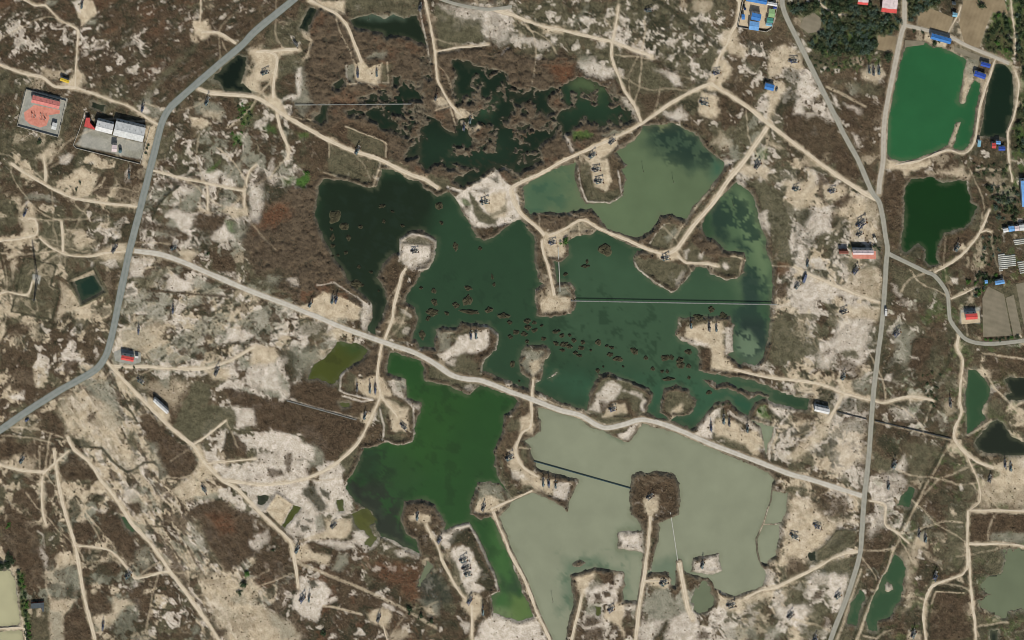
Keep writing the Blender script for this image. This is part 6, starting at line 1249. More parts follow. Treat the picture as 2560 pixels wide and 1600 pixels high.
house([(1854,37),(1862.4,37),(1860,50),(1852.5,49.6)], 'small dark blue shed on the west wall of the tan yard', 'wwhite', 'blue', 2.8, .5, name='shed', cat='shed')
house([(1859,20),(1865.7,20),(1864,27),(1858,26)], 'tiny grey blue shed on the west wall of the tan yard', 'wwhite', 'navy', 2.6, .4, name='shed', cat='shed')
house([(1923,23),(1938,24.5),(1934,45),(1918.6,43.6)], 'pale green roofed shed along the east wall of the tan yard', 'cream', 'green', 3.6, .7, name='shed', cat='shed')
house([(1918,45.5),(1934,46),(1930.5,59),(1914,56.5)], 'teal roofed shed along the east wall of the tan yard', 'cream', 'tealg', 3.4, .7, name='shed', cat='shed')
house([(1914,57.5),(1930.5,60),(1928.5,67),(1912.7,65)], 'grey blue roofed shed at the southeast corner of the tan yard', 'cream', 'cyan', 3.2, .5, name='shed', cat='shed')
house([(1933,17.5),(1941,17.5),(1940,23),(1932,22.5)], 'tiny navy roofed hut beside the pale green shed', 'cream', 'royal', 3.0, .4, name='hut', cat='hut')
house([(1912,208),(1935,214),(1933,229),(1911,223)], 'lone blue roofed hut on the salt flat by the sandy track', 'wwhite', 'blue', 3.6, .9, name='hut', cat='hut')
# red and pink sheds at the top edge
def lean_to(col, d):
    def f(o, L, B, h):
        P = [(L / 2 - .1, -B / 2, h), (L / 2 - .1, B / 2, h), (L / 2 + d, B / 2, h - .8), (L / 2 + d, -B / 2, h - .8)]
        MB().add(P + [(x, y, z - .15) for x, y, z in P], [(3, 2, 1, 0), (4, 5, 6, 7), (0, 1, 5, 4), (1, 2, 6, 5), (2, 3, 7, 6), (3, 0, 4, 7)]).obj('porch_roof', ROOF[col], o)
        for s in (-1, 1): MB().bar((L / 2 + d - .3, s * (B / 2 - .3), -.4), (L / 2 + d - .3, s * (B / 2 - .3), h - .9), .2).obj('post', M['dsteel'], o)
    return f
house([(2250,-44),(2239,25),(2205,20),(2208,-44)], 'large pale pink roofed shed with red porch among the trees', 'brick', 'pwhite', 4.6, 1.4, name='farm_shed', cat='shed', extra=lean_to('coral', 4.6))
house([(2173,-24),(2169,8),(2144,5),(2146,-24)], 'smaller pink roofed shed with red porch among the trees', 'brick', 'pwhite', 4.0, 1.0, name='farm_shed', cat='shed', extra=lean_to('coral', 3.0))
# houses around the fish ponds
house([(2380.6,32),(2392.6,34),(2390.7,44),(2379,42)], 'little pale cyan roofed house between the tan fields', 'cream', 'cyan', 3.4, .7)
house([(2380,6),(2389,7),(2388,13),(2379,12)], 'tiny grey roofed hut north of the pale cyan house', 'cream', 'slate', 2.8, .5, name='hut', cat='hut')
house([(2327,84),(2377,98),(2374,112),(2325,98)], 'long blue roofed house on the north bank of the emerald pond', 'wwhite', 'blue', 4.0, 1.2)
house([(2452,155),(2475,161.5),(2472.4,171.5),(2449.8,165)], 'northern royal blue shed on the pond spit', 'wwhite', 'royal', 3.4, .7, name='shed', cat='shed')
house([(2436,177),(2463.7,188),(2460,199),(2433.5,191)], 'southern royal blue shed on the pond spit', 'wwhite', 'royal', 3.4, .8, name='shed', cat='shed')
house([(2452,352),(2450,367.6),(2442,367),(2444,351)], 'narrow light cyan shed beside the pond dike track', 'wwhite', 'cyan', 3.0, .5, name='shed', cat='shed')
house([(2478,357),(2488,359),(2489,371),(2478,372)], 'small red roofed house between two blue roofs south of the dark pond', 'cream', 'red', 3.4, .7)
house([(2489,352.5),(2501,354),(2499,362),(2488,361)], 'square light blue roofed shed south of the dark pond', 'wwhite', 'sky', 3.2, .5, name='shed', cat='shed')
house([(2494.4,367),(2512,367),(2511,377),(2495,377)], 'royal blue roofed shed beside the red roofed house', 'wwhite', 'royal', 3.2, .6, name='shed', cat='shed')
house([(2551,454),(2585,450),(2585,517),(2551,517)], 'large light blue roofed hall beyond the tree belt', 'wwhite', 'sky', 5.5, 1.2, name='hall', cat='hall')
house([(2506,573),(2519,570),(2520,580),(2507,582)], 'white roofed cabin at the west end of a row by the track', 'cream', 'white', 3.0, .5, name='cabin', cat='cabin')
house([(2519.5,567),(2534,565),(2535,578),(2520.5,580)], 'blue roofed cabin in the row by the track', 'cream', 'sky', 3.2, .6, name='cabin', cat='cabin')
house([(2535,566),(2546,564.5),(2547,577),(2536,578.5)], 'pale pink roofed cabin in the row by the track', 'cream', 'pwhite', 3.0, .5, name='cabin', cat='cabin')
house([(2546.5,563),(2572,560),(2573,575),(2547.5,577)], 'grey roofed cabin at the east end of a row by the track', 'cream', 'grey', 3.2, .6, name='cabin', cat='cabin')
house([(2484,704),(2508,699),(2510.6,709.5),(2488,712)], 'light blue roofed house north of the fenced grey fields', 'wwhite', 'sky', 3.6, .8)
house([(2460,701),(2468,700),(2468.5,708.5),(2461,709)], 'tiny light blue hut west of the blue roofed farmhouse', 'wwhite', 'sky', 3.0, .4, name='hut', cat='hut')
sheet('paved_yard', [(2403,782),(2448,778),(2451,806),(2404,811)], 1.02, M['yardtan'], 'pale paved yard around the red roofed house')
house([(2410.5,785),(2441,783.5),(2442,798),(2413,799.5)], 'red roofed house in a pale paved yard beside grey fields', 'wwhite', 'coral', 4.8, .9)
# station buildings on the plain
sheet('paved_yard', [(2130,626),(2190,628),(2190,648),(2132,646)], 1.02, M['yardred'], 'pinkish paved apron in front of the long white roofed station')
house([(2130.5,626),(2182,626.5),(2182,637),(2131,637)], 'long white roofed station house with pink apron by the road junction', 'wwhite', 'pwhite', 5.4, .9, name='station_house', cat='building')
house([(2096.5,627.5),(2119.7,628),(2119.7,635),(2097,634.5)], 'low rusty roofed shed west of the long white station', 'brick', 'rustr', 4.6, .5, name='shed', cat='shed')
sheet('paved_yard', [(284,880),(305,872),(352,882),(352,905),(330,912),(288,902)], 1.02, M['yardgrey'], 'grey gravel yard around the bright red roofed hut')
house([(305.8,888),(336.9,893),(335.6,905),(304.5,898.5)], 'bright red roofed hut in a grey yard at the asphalt bend', 'wwhite', 'coral', 5.2, .8, name='hut', cat='hut')
house([(339,889),(348,890),(347,897),(338,896)], 'tiny white box hut beside the bright red roofed hut', 'wwhite', 'white', 2.8, .3, style='flat', name='hut', cat='hut')
house([(389.8,997),(424,1028.5),(418.5,1035),(382.5,1002)], 'long white barrack house standing diagonally beside the sandy road', 'wwhite', 'white', 4.6, .8, name='barrack', cat='building')
house([(2036.4,1014.3),(2073,1023.5),(2070.8,1035),(2034,1027.5)], 'white roofed pump hall beside the end of the reed channel', 'wwhite', 'white', 4.8, 1.0, name='pump_hall', cat='building')
lhouse([(78.6,1508.6),(111,1506),(111,1529),(106.3,1527.6),(105.5,1519),(84,1521),(77.8,1520.5)], 'dark slate roofed angled farmhouse beside the hedge', 'slate', 3.4)

# ------------------------------------------------------------------ polytunnels in the east
TM = None
def tunnels(x0, y0, n, L, step, dx, slope, where, lens=None):
    for k in range(n):
        ln = (lens or {}).get(k, L)
        a = W((x0 + dx * k, y0 + step * k)); L_m = ln * U
        rot = math.atan2(-(slope * L) / L, 1)
        o = thing('polytunnel', 'low white film tunnel in the %s' % where, 'greenhouse', (a[0], a[1], .9), -math.atan(slope), 'white polytunnels in rows')
        m = MB(); ns = 7
        r = .78
        ring = [(math.cos(math.pi * j / (ns - 1)) * r, math.sin(math.pi * j / (ns - 1)) * 1.15) for j in range(ns)]
        P = [(x, y, z - .1) for x in (0, L_m) for y, z in ring]
        m.add(P, [(j, j + 1, ns + j + 1, ns + j) for j in range(ns - 1)] + [tuple(range(ns))[::-1], tuple(range(ns, 2 * ns))])
        m.obj('cover', M['film'], o)
        for x in (0.02, L_m - .02):
            MB().box((x, 0, .4), (.08, .7, .9)).obj('door', M['wood'], o)
tunnels(2494.5, 637, 9, 43, 4.9, .4, -.10, 'square block of rows', {0: 17, 7: 22, 8: 9})
tunnels(2533, 601, 3, 46, 4.7, 1.6, -.13, 'short block of three rows by the cabins')
tunnels(2543, 656, 6, 36, 5.2, 1.4, -.16, 'block of rows east of the square block')

# ------------------------------------------------------------------ fields
def field_mat(name, a, b, ang, scale):
    m = bpy.data.materials.new(name); nt, bs = nodes_of(m)
    tc = nt.nodes.new("ShaderNodeTexCoord"); mp = nt.nodes.new("ShaderNodeMapping"); mp.inputs['Rotation'].default_value = (0, 0, ang)
    wv = nt.nodes.new("ShaderNodeTexWave"); wv.inputs['Scale'].default_value = scale; wv.inputs['Distortion'].default_value = 2.5; wv.inputs['Detail'].default_value = 4; wv.inputs['Detail Scale'].default_value = 2
    nz = nt.nodes.new("ShaderNodeTexNoise"); nz.inputs['Scale'].default_value = .08; nz.inputs['Detail'].default_value = 8
    nt.links.new(tc.outputs['Object'], mp.inputs[0]); nt.links.new(mp.outputs[0], wv.inputs['Vector']); nt.links.new(tc.outputs['Object'], nz.inputs['Vector'])
    ad = nt.nodes.new("ShaderNodeMath"); ad.operation = 'MULTIPLY_ADD'; ad.inputs[1].default_value = .35
    nt.links.new(wv.outputs['Fac'], ad.inputs[0]); nt.links.new(nz.outputs['Fac'], ad.inputs[2])
    rp = nt.nodes.new("ShaderNodeValToRGB"); rp.color_ramp.elements[0].position = .4; rp.color_ramp.elements[1].position = .95
    rp.color_ramp.elements[0].color = rgb(*b); rp.color_ramp.elements[1].color = rgb(*a)
    nt.links.new(ad.outputs[0], rp.inputs['Fac']); nt.links.new(rp.outputs['Color'], bs.inputs['Base Color'])
    bs.inputs['Roughness'].default_value = .95; bs.inputs['Specular IOR Level'].default_value = .1
    return m
FT = field_mat('stubble_soil', (164,146,114), (124,108,82), 1.35, .35); FG = field_mat('ploughed_grey_soil', (146,136,114), (118,110,90), .2, .3)
for poly, m, lb in (([(2295,38),(2326,22),(2345,28),(2384,44),(2368,84),(2295,62)], FT, 'tan stubble field by the gravel road'), ([(2412,-20),(2505,-20),(2520,35),(2480,30),(2462,75),(2448,118),(2412,112),(2398,60),(2404,30)], FT, 'broad tan stubble field with faint rows'),
                    ([(2456,745),(2470,716),(2510,736),(2530,840),(2458,842)], FG, 'grey ploughed field beside the red roofed house'), ([(2514,745),(2534,737),(2554,830),(2534,840)], FG, 'narrow grey ploughed strip'), ([(2540,710),(2600,700),(2600,820),(2562,826)], FG, 'grey ploughed field east of the narrow strip'),
                    ([(2196,86),(2241,92),(2236,131),(2194,124)], FT, 'small tan field between trees and road'), ([(2010,42),(2032,30),(2054,46),(2050,78),(2020,84),(2000,66)], FG, 'small grey field among the trees'), ([(2262,100),(2312,104),(2310,112),(2262,118)], FG, 'narrow garden strip north of the emerald pond'), ([(2385,116),(2480,150),(2470,160),(2384,128)], FG, 'narrow garden strip along the pond road')):
    sheet('field', poly, 1.06, m, lb)
# ------------------------------------------------------------------ pumpjacks
def make_pumpjack(body, head, tilt):
    """beam along x, horse head at +x; ground at z=0"""
    o = thing('pumpjack', 'pumpjack', 'pumpjack', (0, 0, 0), 0, 'pumpjacks on the oil field')
    bm = M[body]
    MB().box((-.6, 0, .12), (9.4, 2.6, .34)).obj('foundation', M['conc'], o)
    s = MB()
    for y in (-.75, .75): s.box((-.8, y, .45), (8.4, .3, .34))
    for x in (-4.6, -2.6, -.4, 1.8, 3.2): s.box((x, 0, .45), (.25, 1.4, .3))
    s.obj('skid', M['dsteel'], o)
    top = np.array((.7, 0, 5.2))
    p = MB()
    for x, y in ((2.2, 1.0), (2.2, -1.0), (-.5, .8), (-.5, -.8)):
        p.bar((x, y, .5), (top[0], y * .14, top[2]), .3)
    for t in (.3, .6):
        for y in (1, -1): p.bar((2.2 - 1.5 * t, y * (1 - .86 * t), .5 + 4.7 * t), (-.5 + 1.2 * t, y * (.8 - .66 * t), .5 + 4.7 * t), .16)
    p.obj('samson_post', bm, o)
    t = math.tan(tilt)
    zb = lambda x: 5.55 + (x - .7) * t
    beam = MB().bar((-3.4, 0, zb(-3.4)), (3.9, 0, zb(3.9)), .42, .7).obj('walking_beam', bm, o)
    arc = [(3.7, -1.7), (4.35, -1.5), (4.75, -.7), (4.85, .2), (4.6, 1.1), (4.1, 1.4), (3.6, .5)]
    hv = [(x, y, zb(3.9) + z) for y in (-.32, .32) for x, z in arc]
    n = len(arc)
    MB().add(hv, [tuple(range(n)), tuple(range(n, 2 * n))[::-1]] + [(k, n + k, n + (k + 1) % n, (k + 1) % n) for k in range(n)]).obj('horse_head', M[head], o)
    MB().box((-2.7, 0, 1.0), (2.0, 1.1, .8)).obj('pedestal', M['dsteel'], o)
    MB().box((-2.7, 0, 1.95), (1.7, 1.0, 1.1)).obj('gearbox', bm, o)
    for sd_ in (-1, 1):
        y = sd_ * .95
        ce = (-2.7 + 1.9 * math.cos(.5 + tilt * 4), y, 2.1 + 1.9 * math.sin(.5 + tilt * 4))
        k = MB().bar((-3.3, y, 1.75), ce, .3, .5).obj('crank', bm, o)
        MB().bar((ce[0] - .5, y + sd_ * .2, ce[2] - .3), (ce[0] + .2, y + sd_ * .2, ce[2] + .1), .5, 1.2).obj('counterweight', M['dsteel'], k)
        MB().bar((-2.2, y * 1.15, 2.4), (-3.3, y * .8, zb(-3.3)), .18).obj('pitman_arm', bm, o)
    MB().bar((-3.3, -.95, zb(-3.3)), (-3.3, .95, zb(-3.3)), .3).obj('equalizer', bm, o)
    MB().bar((-4.9, 0, 1.0), (-3.9, 0, 1.0), .8, n=8).obj('motor', M['dsteel'], o)
    MB().box((-3.9, .65, 1.3), (1.6, .2, 1.1)).obj('belt_guard', M[head], o)
    MB().bar((4.8, .12, zb(3.9) - 1.2), (4.8, .12, 1.3), .1).obj('bridle', M['dsteel'], o)
    w = MB().cyl((4.8, 0, 0), .28, 1.3, 8).bar((4.8, -.7, .7), (4.8, .7, .7), .22, n=6)
    w.obj('wellhead', M['rust'], o)
    return o
PROTO = [make_pumpjack('teal', 'rust', .10), make_pumpjack('navy', 'ochre', -.12), make_pumpjack('teal', 'ochre', .20), make_pumpjack('dsteel', 'rust', -.05)]
used = set()
PJ = [  # sheet, position, heading (deg), description of where it stands
 (0,0,775,40,80,'on the sandy pad beside the narrow northern track'), (0,0,1350,1010,70,'on the salt patch beside the junction of track and asphalt'), (0,0,1960,950,60,'on pale ground across the asphalt from the warehouses'),
 (1,0,375,410,-55,'at the end of the short sand spur by the marsh'), (1,0,85,680,20,'on the bare sand south of the dark triangular pond'), (1,0,960,680,90,'western unit on the banked pad inside the brown marsh'), (1,0,1140,680,90,'eastern unit on the banked pad inside the brown marsh'),
 (1,0,1700,900,75,'beside the marsh track where the thin pipe bridge ends'), (1,0,960,1410,60,'beside the dike road between the two fenced plots'), (1,0,1965,1190,80,'western unit at the tip of the marsh pad'), (1,0,2025,1120,80,'eastern unit at the tip of the marsh pad'), (1,0,1555,55,70,'beside the marsh track level with the shallow dark pond'),
 (2,0,1290,90,10,'beside the upper end of the grey diagonal ditch'), (2,0,1930,680,15,'on the sand fan where the causeway meets the tracks'), (2,0,1815,970,-12,'on the round sandy pad south of the track fork'), (2,0,945,1330,40,'at the north end of the sandy causeway pad'), (2,0,760,1460,35,'where the pad leaves the causeway road'),
 (3,0,240,570,5,'on the sand beside the grey road, south of the blue roofed compound'), (3,0,955,650,88,'western unit of three in a row by the fish pond road'), (3,0,995,665,88,'middle unit of three in a row by the fish pond road'), (3,0,1045,655,88,'eastern unit of three in a row by the fish pond road'),
 (0,1,240,490,60,'on the sandy knoll west of the asphalt'), (0,1,1220,130,88,'in the narrow pale loop beside the asphalt'), (0,1,1085,830,55,'on the wide sand west of the gravel road turnoff'), (0,1,1645,820,30,'half hidden by scrub north of the pale gravel road'), (0,1,1635,1400,85,'alone on the wide pale flat south of the gravel road'),
 (1,1,2160,390,12,'in the middle of the white salt island'), (1,1,1500,855,10,'on the square salt pad at the end of the lake spit'), (1,1,725,1310,70,'western of two on the sand pad by the dark lake'), (1,1,760,1300,70,'eastern of two on the sand pad by the dark lake'), (1,1,515,1350,60,'beside the gravel road at the west end of the sand pad'),
 (2,1,795,85,10,'northern of two on the tongue of sand in the grey lake'), (2,1,820,195,8,'southern of two on the tongue of sand in the grey lake'), (2,1,380,775,15,'on the sand beside the lone green tree'), (2,1,1450,920,15,'at the corner where two causeways meet'), (2,1,2320,40,50,'on the salt beside the long straight causeway'),
 (3,1,265,265,15,'on the sand flat between the fork and the lake'), (3,1,605,285,12,'on the sand beside the diagonal brown strip'), (3,1,880,590,35,'large unit on the pale pad north of the long station'), (3,1,865,690,30,'smaller unit on the pale pad north of the long station'), (3,1,370,965,80,'small dark unit on the salt west of the station'), (3,1,825,1035,50,'south of the long station near the road'), (3,1,275,1180,50,'on the salt beside the lake shore track'), (3,1,715,1425,20,'on the sand south of the diagonal track'), (3,1,1785,815,60,'on the small pad south of the deep green pond'),
 (0,2,1310,85,85,'alone on the pale flat north of the red roofed hut'), (0,2,1330,570,-30,'beside the fork south of the red roofed hut'), (0,2,2050,475,60,'on the sand widening of the eastbound track'), (0,2,210,1315,50,'on the bare patch in the southwest scrub'),
 (1,2,2030,130,86,'western of two on the white island pad'), (1,2,2080,125,86,'eastern of two on the white island pad'), (1,2,955,630,86,'western of three on the bunded pad by the olive pond'), (1,2,1077,640,86,'middle of three on the bunded pad by the olive pond'), (1,2,1127,640,86,'eastern of three on the bunded pad by the olive pond'), (1,2,1030,895,70,'at the end of the straight pipe through the brown field'), (1,2,1395,1005,-40,'on the bunded pad beside the bright green lake'), (1,2,2395,1290,30,'on the bulge of the causeway between green and beige lakes'),
 (2,2,950,835,15,'on the salt island north of the gravel road bend'), (2,2,1690,30,88,'western of three on the sandy headland in the green lake'), (2,2,1862,50,88,'middle of three on the sandy headland in the green lake'), (2,2,1930,65,88,'eastern of three on the sandy headland in the green lake'), (2,2,1880,1000,85,'westernmost of four on the pad north of the beige lake'), (2,2,2000,930,85,'second of four on the pad north of the beige lake'), (2,2,2052,955,85,'third of four on the pad north of the beige lake'), (2,2,2222,1010,85,'easternmost of four on the pad north of the beige lake'),
 (3,2,1215,115,40,'on the pale pad east of the grey road'), (3,2,710,525,55,'beside the track junction west of the grey road'), (3,2,1720,770,88,'on the yellowish strip west of the eastern dirt road'), (3,2,1190,1355,65,'at the end of a short spur east of the grey road'), (3,2,2238,1350,86,'western of two south of the black pond'), (3,2,2290,1378,86,'eastern of two south of the black pond'), (3,2,2095,1490,70,'on white ground beside the eastern fork'),
 (0,3,1930,85,-50,'on the sandy fan beside the winding ditch'), (0,3,975,1365,80,'on the sand patch where the long southwest track narrows'), (0,3,1215,890,40,'on the grey patch where tracks meet in the southwest'),
 (1,3,735,420,40,'on the salt pan beside the olive pool'), (1,3,390,645,60,'on the sand where the diagonal road bends south'), (1,3,440,1110,50,'western of two on the white lobed pad'), (1,3,503,1105,80,'eastern of two on the white lobed pad'), (1,3,1160,1295,65,'on the sand pad between brown fields below the salt row'), (1,3,1525,325,80,'on the round islet spit in the green lake'), (1,3,1735,555,55,'on the salt beside the narrow spit track'), (1,3,1960,745,25,'northern of three on the long white pad'), (1,3,1985,820,25,'middle of three on the long white pad'), (1,3,2003,880,20,'southern of three on the long white pad'), (1,3,2020,1130,55,'on the sand neck south of the long white pad'), (1,3,2145,1225,85,'beside the muddy shore at the end of the white pad'), (1,3,2150,250,65,'on the round islet where the beige lake causeway starts'),
 (2,3,295,12,86,'western of three on the pad between the lakes'), (2,3,347,10,86,'middle of three on the pad between the lakes'), (2,3,412,30,86,'eastern of three on the pad between the lakes'), (2,3,1305,145,35,'on the reed covered island in the beige lake'), (2,3,1435,960,30,'on the spur east of the sandy dike road'), (2,3,935,1215,30,'on the sand pad with small olive pool'), (2,3,1800,785,70,'on the white square islet in the beige lake'), (2,3,2070,1175,15,'on the sand south of the beige lake'),
 (3,3,1135,45,80,'on the salt east of the crossroads'), (3,3,465,430,-20,'northern of two on the pink sand by the dry gully'), (3,3,250,525,-20,'southern of two on the pink sand by the dry gully'), (3,3,1425,495,82,'western of two on the small pad east of the ditch'), (3,3,1485,540,82,'eastern of two on the small pad east of the ditch'), (3,3,1580,895,65,'beside the bend of the southeastern track'), (3,3,660,1085,40,'on the pale patch west of the southern road'), (3,3,210,1270,45,'on the salt patch with a track to the road'), (3,3,1375,1440,65,'on the sand beside the embanked brown plot'), (3,3,445,1490,60,'beside the olive plot west of the road'),
]
for k, (c_, r_, x, y, deg, where) in enumerate(PJ):
    p = q(c_, r_, "%f %f" % (x, y))[0]
    v = k % 4 if 'large' not in where else 1
    colour = ('teal pumpjack', 'navy pumpjack', 'teal pumpjack', 'dark grey pumpjack')[v]
    sc = 1.3 if 'large' in where else (.85 if ('small' in where.split()[0] or 'white ground' in where) else .94 + .07 * ((k * 7) % 3 - 1))
    lb = colour + ' ' + where
    loc = W((p[0], p[1]), max(0.85, min(zmin(p), 1.4)))
    if v not in used:
        used.add(v); o = PROTO[v]; o.location = loc; o.rotation_euler = (0, 0, math.radians(deg)); o.scale = (sc,) * 3; o['label'] = lb
    else:
        dup(PROTO[v], loc, math.radians(deg), lb, scale=sc)

# ------------------------------------------------------------------ mast, poles, pipe bridges
def lattice_mast(p, H, label):
    o = thing('radio_mast', label, 'mast', W(p, 1.0))
    MB().box((0, 0, .1), (5, 5, .5)).obj('base', M['conc'], o)
    b0, b1, N = 1.5, .3, 14
    cs = [(math.cos(a), math.sin(a)) for a in (math.pi / 2, math.pi * 7 / 6, math.pi * 11 / 6)]
    R = lambda z: b0 + (b1 - b0) * z / H
    for cx, cy in cs: MB().bar((cx * b0, cy * b0, .2), (cx * b1, cy * b1, H), .42, n=4).obj('leg', M['dsteel'], o)
    br = MB()
    for k in range(N):
        z0, z1 = H * k / N, H * (k + 1) / N
        for i in range(3):
            a, b = cs[i], cs[(i + 1) % 3]
            br.bar((a[0] * R(z0), a[1] * R(z0), z0), (b[0] * R(z1), b[1] * R(z1), z1), .14); br.bar((a[0] * R(z1), a[1] * R(z1), z1), (b[0] * R(z1), b[1] * R(z1), z1), .14)
    br.obj('bracing', M['dsteel'], o)
    for z in (H * .72, H * .93): MB().bar((-2, 0, z), (2, 0, z), .25).obj('crossarm', M['dsteel'], o)
    for s in (-1, 1):
        MB().cyl((s * 1.6, 0, H * .93 - .8), .25, 1.8, 8).obj('antenna', M['pipe'], o)
    MB().bar((0, 0, H), (0, 0, H + 4), .14).obj('lightning_rod', M['dsteel'], o)
lattice_mast((92.6,696), 46, 'tall dark lattice mast on a concrete pad in the fenced plot')

def utility_pole(p, label, h=9):
    o = thing('utility_pole', label, 'pole', W(p, -.5), .6, 'utility poles')
    MB().cyl((0, 0, 0), .17, h + .5, 8, .11).obj('shaft', M['wood'], o)
    MB().bar((-1.1, 0, h - .6), (1.1, 0, h - .6), .16).obj('crossarm', M['wood'], o)
    for x in (-1, 0, 1): MB().cyl((x, 0, h - .5), .08, .35, 6).obj('insulator', M['pipe'], o)
for c_, r_, x, y, lb in ((2,1,1235,80,'wooden pole standing in the grey lake, western one'), (2,1,1520,185,'wooden pole standing in the grey lake, eastern one'), (2,1,2085,400,'wooden pole standing in shallows beside the straight causeway'), (1,0,460,1290,'wooden pole beside the sandy dike road near the marsh'), (0,1,1525,960,'wooden pole beside the start of the pale gravel road'),
                         (1,2,1115,210,'wooden pole beside the gravel crossroads between the lakes'), (0,2,1640,640,'wooden pole on the sand above the diagonal barrack'), (2,3,380,1115,'wooden pole standing in the southern beige shallows'), (3,3,340,230,'wooden pole beside the pink sand gully'), (2,0,770,640,'wooden pole on the white salt by the track'), (1,0,1060,160,'wooden pole in the shallow pond beside the marsh'), (0,0,800,900,'wooden pole beside the track to the warehouses')):
    utility_pole(q(c_, r_, "%d %d" % (x, y))[0], lb)

def pipe_bridge(a, b, label, m, w=.9, z=1.9, step=9.0, pipes=2):
    A, B = np.array(W(a)[:2]), np.array(W(b)[:2])
    L = np.linalg.norm(B - A); rot = math.atan2(*(B - A)[::-1])
    o = thing('pipe_bridge', label, 'pipeline', (A[0], A[1], 0), rot)
    d = MB().box((L / 2, 0, z), (L, w, .12)).obj('walkway', M[m], o)
    for k in range(pipes):
        MB().bar((0, (k - (pipes - 1) / 2) * .5, z + .25), (L, (k - (pipes - 1) / 2) * .5, z + .25), .26, n=8).obj('pipe', M[m], o)
    for k in range(int(L // step) + 1):
        x = min(L - .3, .3 + k * step)
        MB().box((x, 0, z / 2 - .45), (.22, w * 1.1, z + .9)).obj('trestle', M['conc'] if m == 'pipe' else M['dsteel'], o)
pipe_bridge((738,260.6), (1083,258), 'thin pale pipe bridge crossing the brown marsh', 'pipe', .7, 2.4)
pipe_bridge((1427,750.5), (1943,760), 'long pale pipe bridge crossing the green lake to the east shore', 'pipe', 1.0, 2.2)
pipe_bridge((1395,616), (1400,728), 'pale pipe bridge running south beside the spit track', 'pipe', .8, 1.8)
pipe_bridge((1676,1280), (1694,1400), 'thin pale pipe bridge from the reed island to the sand jetty', 'pipe', .5, 1.6)
pipe_bridge((1330,1152), (1596,1227), 'dark pipe bridge crossing the beige lake', 'teal', .8, .7)
pipe_bridge((717,1001), (891,1049), 'low pipe along the brown field to the pumpjack', 'pipe', .5, 1.5)
pipe_bridge((2092,1028), (2166,1047), 'dark pipe from the white pump hall to the road', 'dsteel', .6, 1.6)
pipe_bridge((2188,1051), (2376,1095), 'dark pipe east of the grey road toward the dirt road', 'dsteel', .6, 1.6)

# ------------------------------------------------------------------ vehicles
def truck(p, rot, label, cab, box, L=7.5):
    o = thing('truck', label, 'truck', W(p, 1.22), rot)
    MB().box((0, 0, .75), (L, 1.0, .3)).obj('chassis', M['dsteel'], o)
    c = MB().add([(L/2, -1.1, .6), (L/2, 1.1, .6), (L/2 - 1.9, 1.1, .6), (L/2 - 1.9, -1.1, .6), (L/2 - .35, -1.0, 2.7), (L/2 - .35, 1.0, 2.7), (L/2 - 1.9, 1.0, 2.7), (L/2 - 1.9, -1.0, 2.7)], [(3,2,1,0),(4,5,6,7),(0,1,5,4),(1,2,6,5),(2,3,7,6),(3,0,4,7)]).obj('cab', cab, o)
    MB().box((L/2 - .18, 0, 2.0), (.3, 1.7, .7)).obj('windscreen', M['glass'], c)
    MB().box((-1.0, 0, 2.0), (L - 2.2, 2.3, 2.2)).obj('cargo_box', box, o)
    for x in (L/2 - 1.1, -L/2 + 1.2, -L/2 + 2.5):
        for s in (-1, 1):
            w = MB().bar((x, s * .75, .45), (x, s * 1.12, .45), .95, n=12).obj('wheel', M['rubber'], o)
    for s in (-1, 1): MB().box((L/2 + .02, s * .8, .95), (.08, .3, .2)).obj('headlight', M['glass'], o)
truck((2213.4,777), 1.52, 'white box truck driving on the grey road', M['wwhite'], M['wwhite'])
truck((2011,693), 1.2, 'dark blue truck parked on the salt by the lake shore', M['navy'], M['navy'], 8.5)
truck((2187,597), -1.1, 'cream box truck parked on sand by the road junction', M['cream'], M['cream'], 6)
def car(p, rot, label, m):
    o = thing('car', label, 'car', W(p, 1.2), rot)
    prof = [(-2.2, .35), (-2.2, .9), (-1.7, 1.0), (-1.2, 1.5), (.5, 1.5), (1.1, 1.0), (2.1, .85), (2.2, .35)]
    P = [(x, y, z) for y in (-.85, .85) for x, z in prof]; n = len(prof)
    b = MB().add(P, [tuple(range(n)), tuple(range(n, 2 * n))[::-1]] + [(k, n + k, n + (k + 1) % n, (k + 1) % n) for k in range(n)]).obj('body', m, o)
    MB().add([(.55, -.75, 1.47), (.55, .75, 1.47), (1.12, .78, 1.03), (1.12, -.78, 1.03)], [(0, 3, 2, 1)]).obj('windscreen', M['glass'], b).location.z = .03
    for x in (-1.35, 1.35):
        for s in (-1, 1): MB().bar((x, s * .62, .32), (x, s * .88, .32), .64, n=12).obj('wheel', M['rubber'], o)
car((67.5,1049), .55, 'dark blue car beside the asphalt road in the southwest', M['navy'])
car((1941,222), 1.3, 'dark car parked east of the lone blue roofed hut', M['dsteel'])

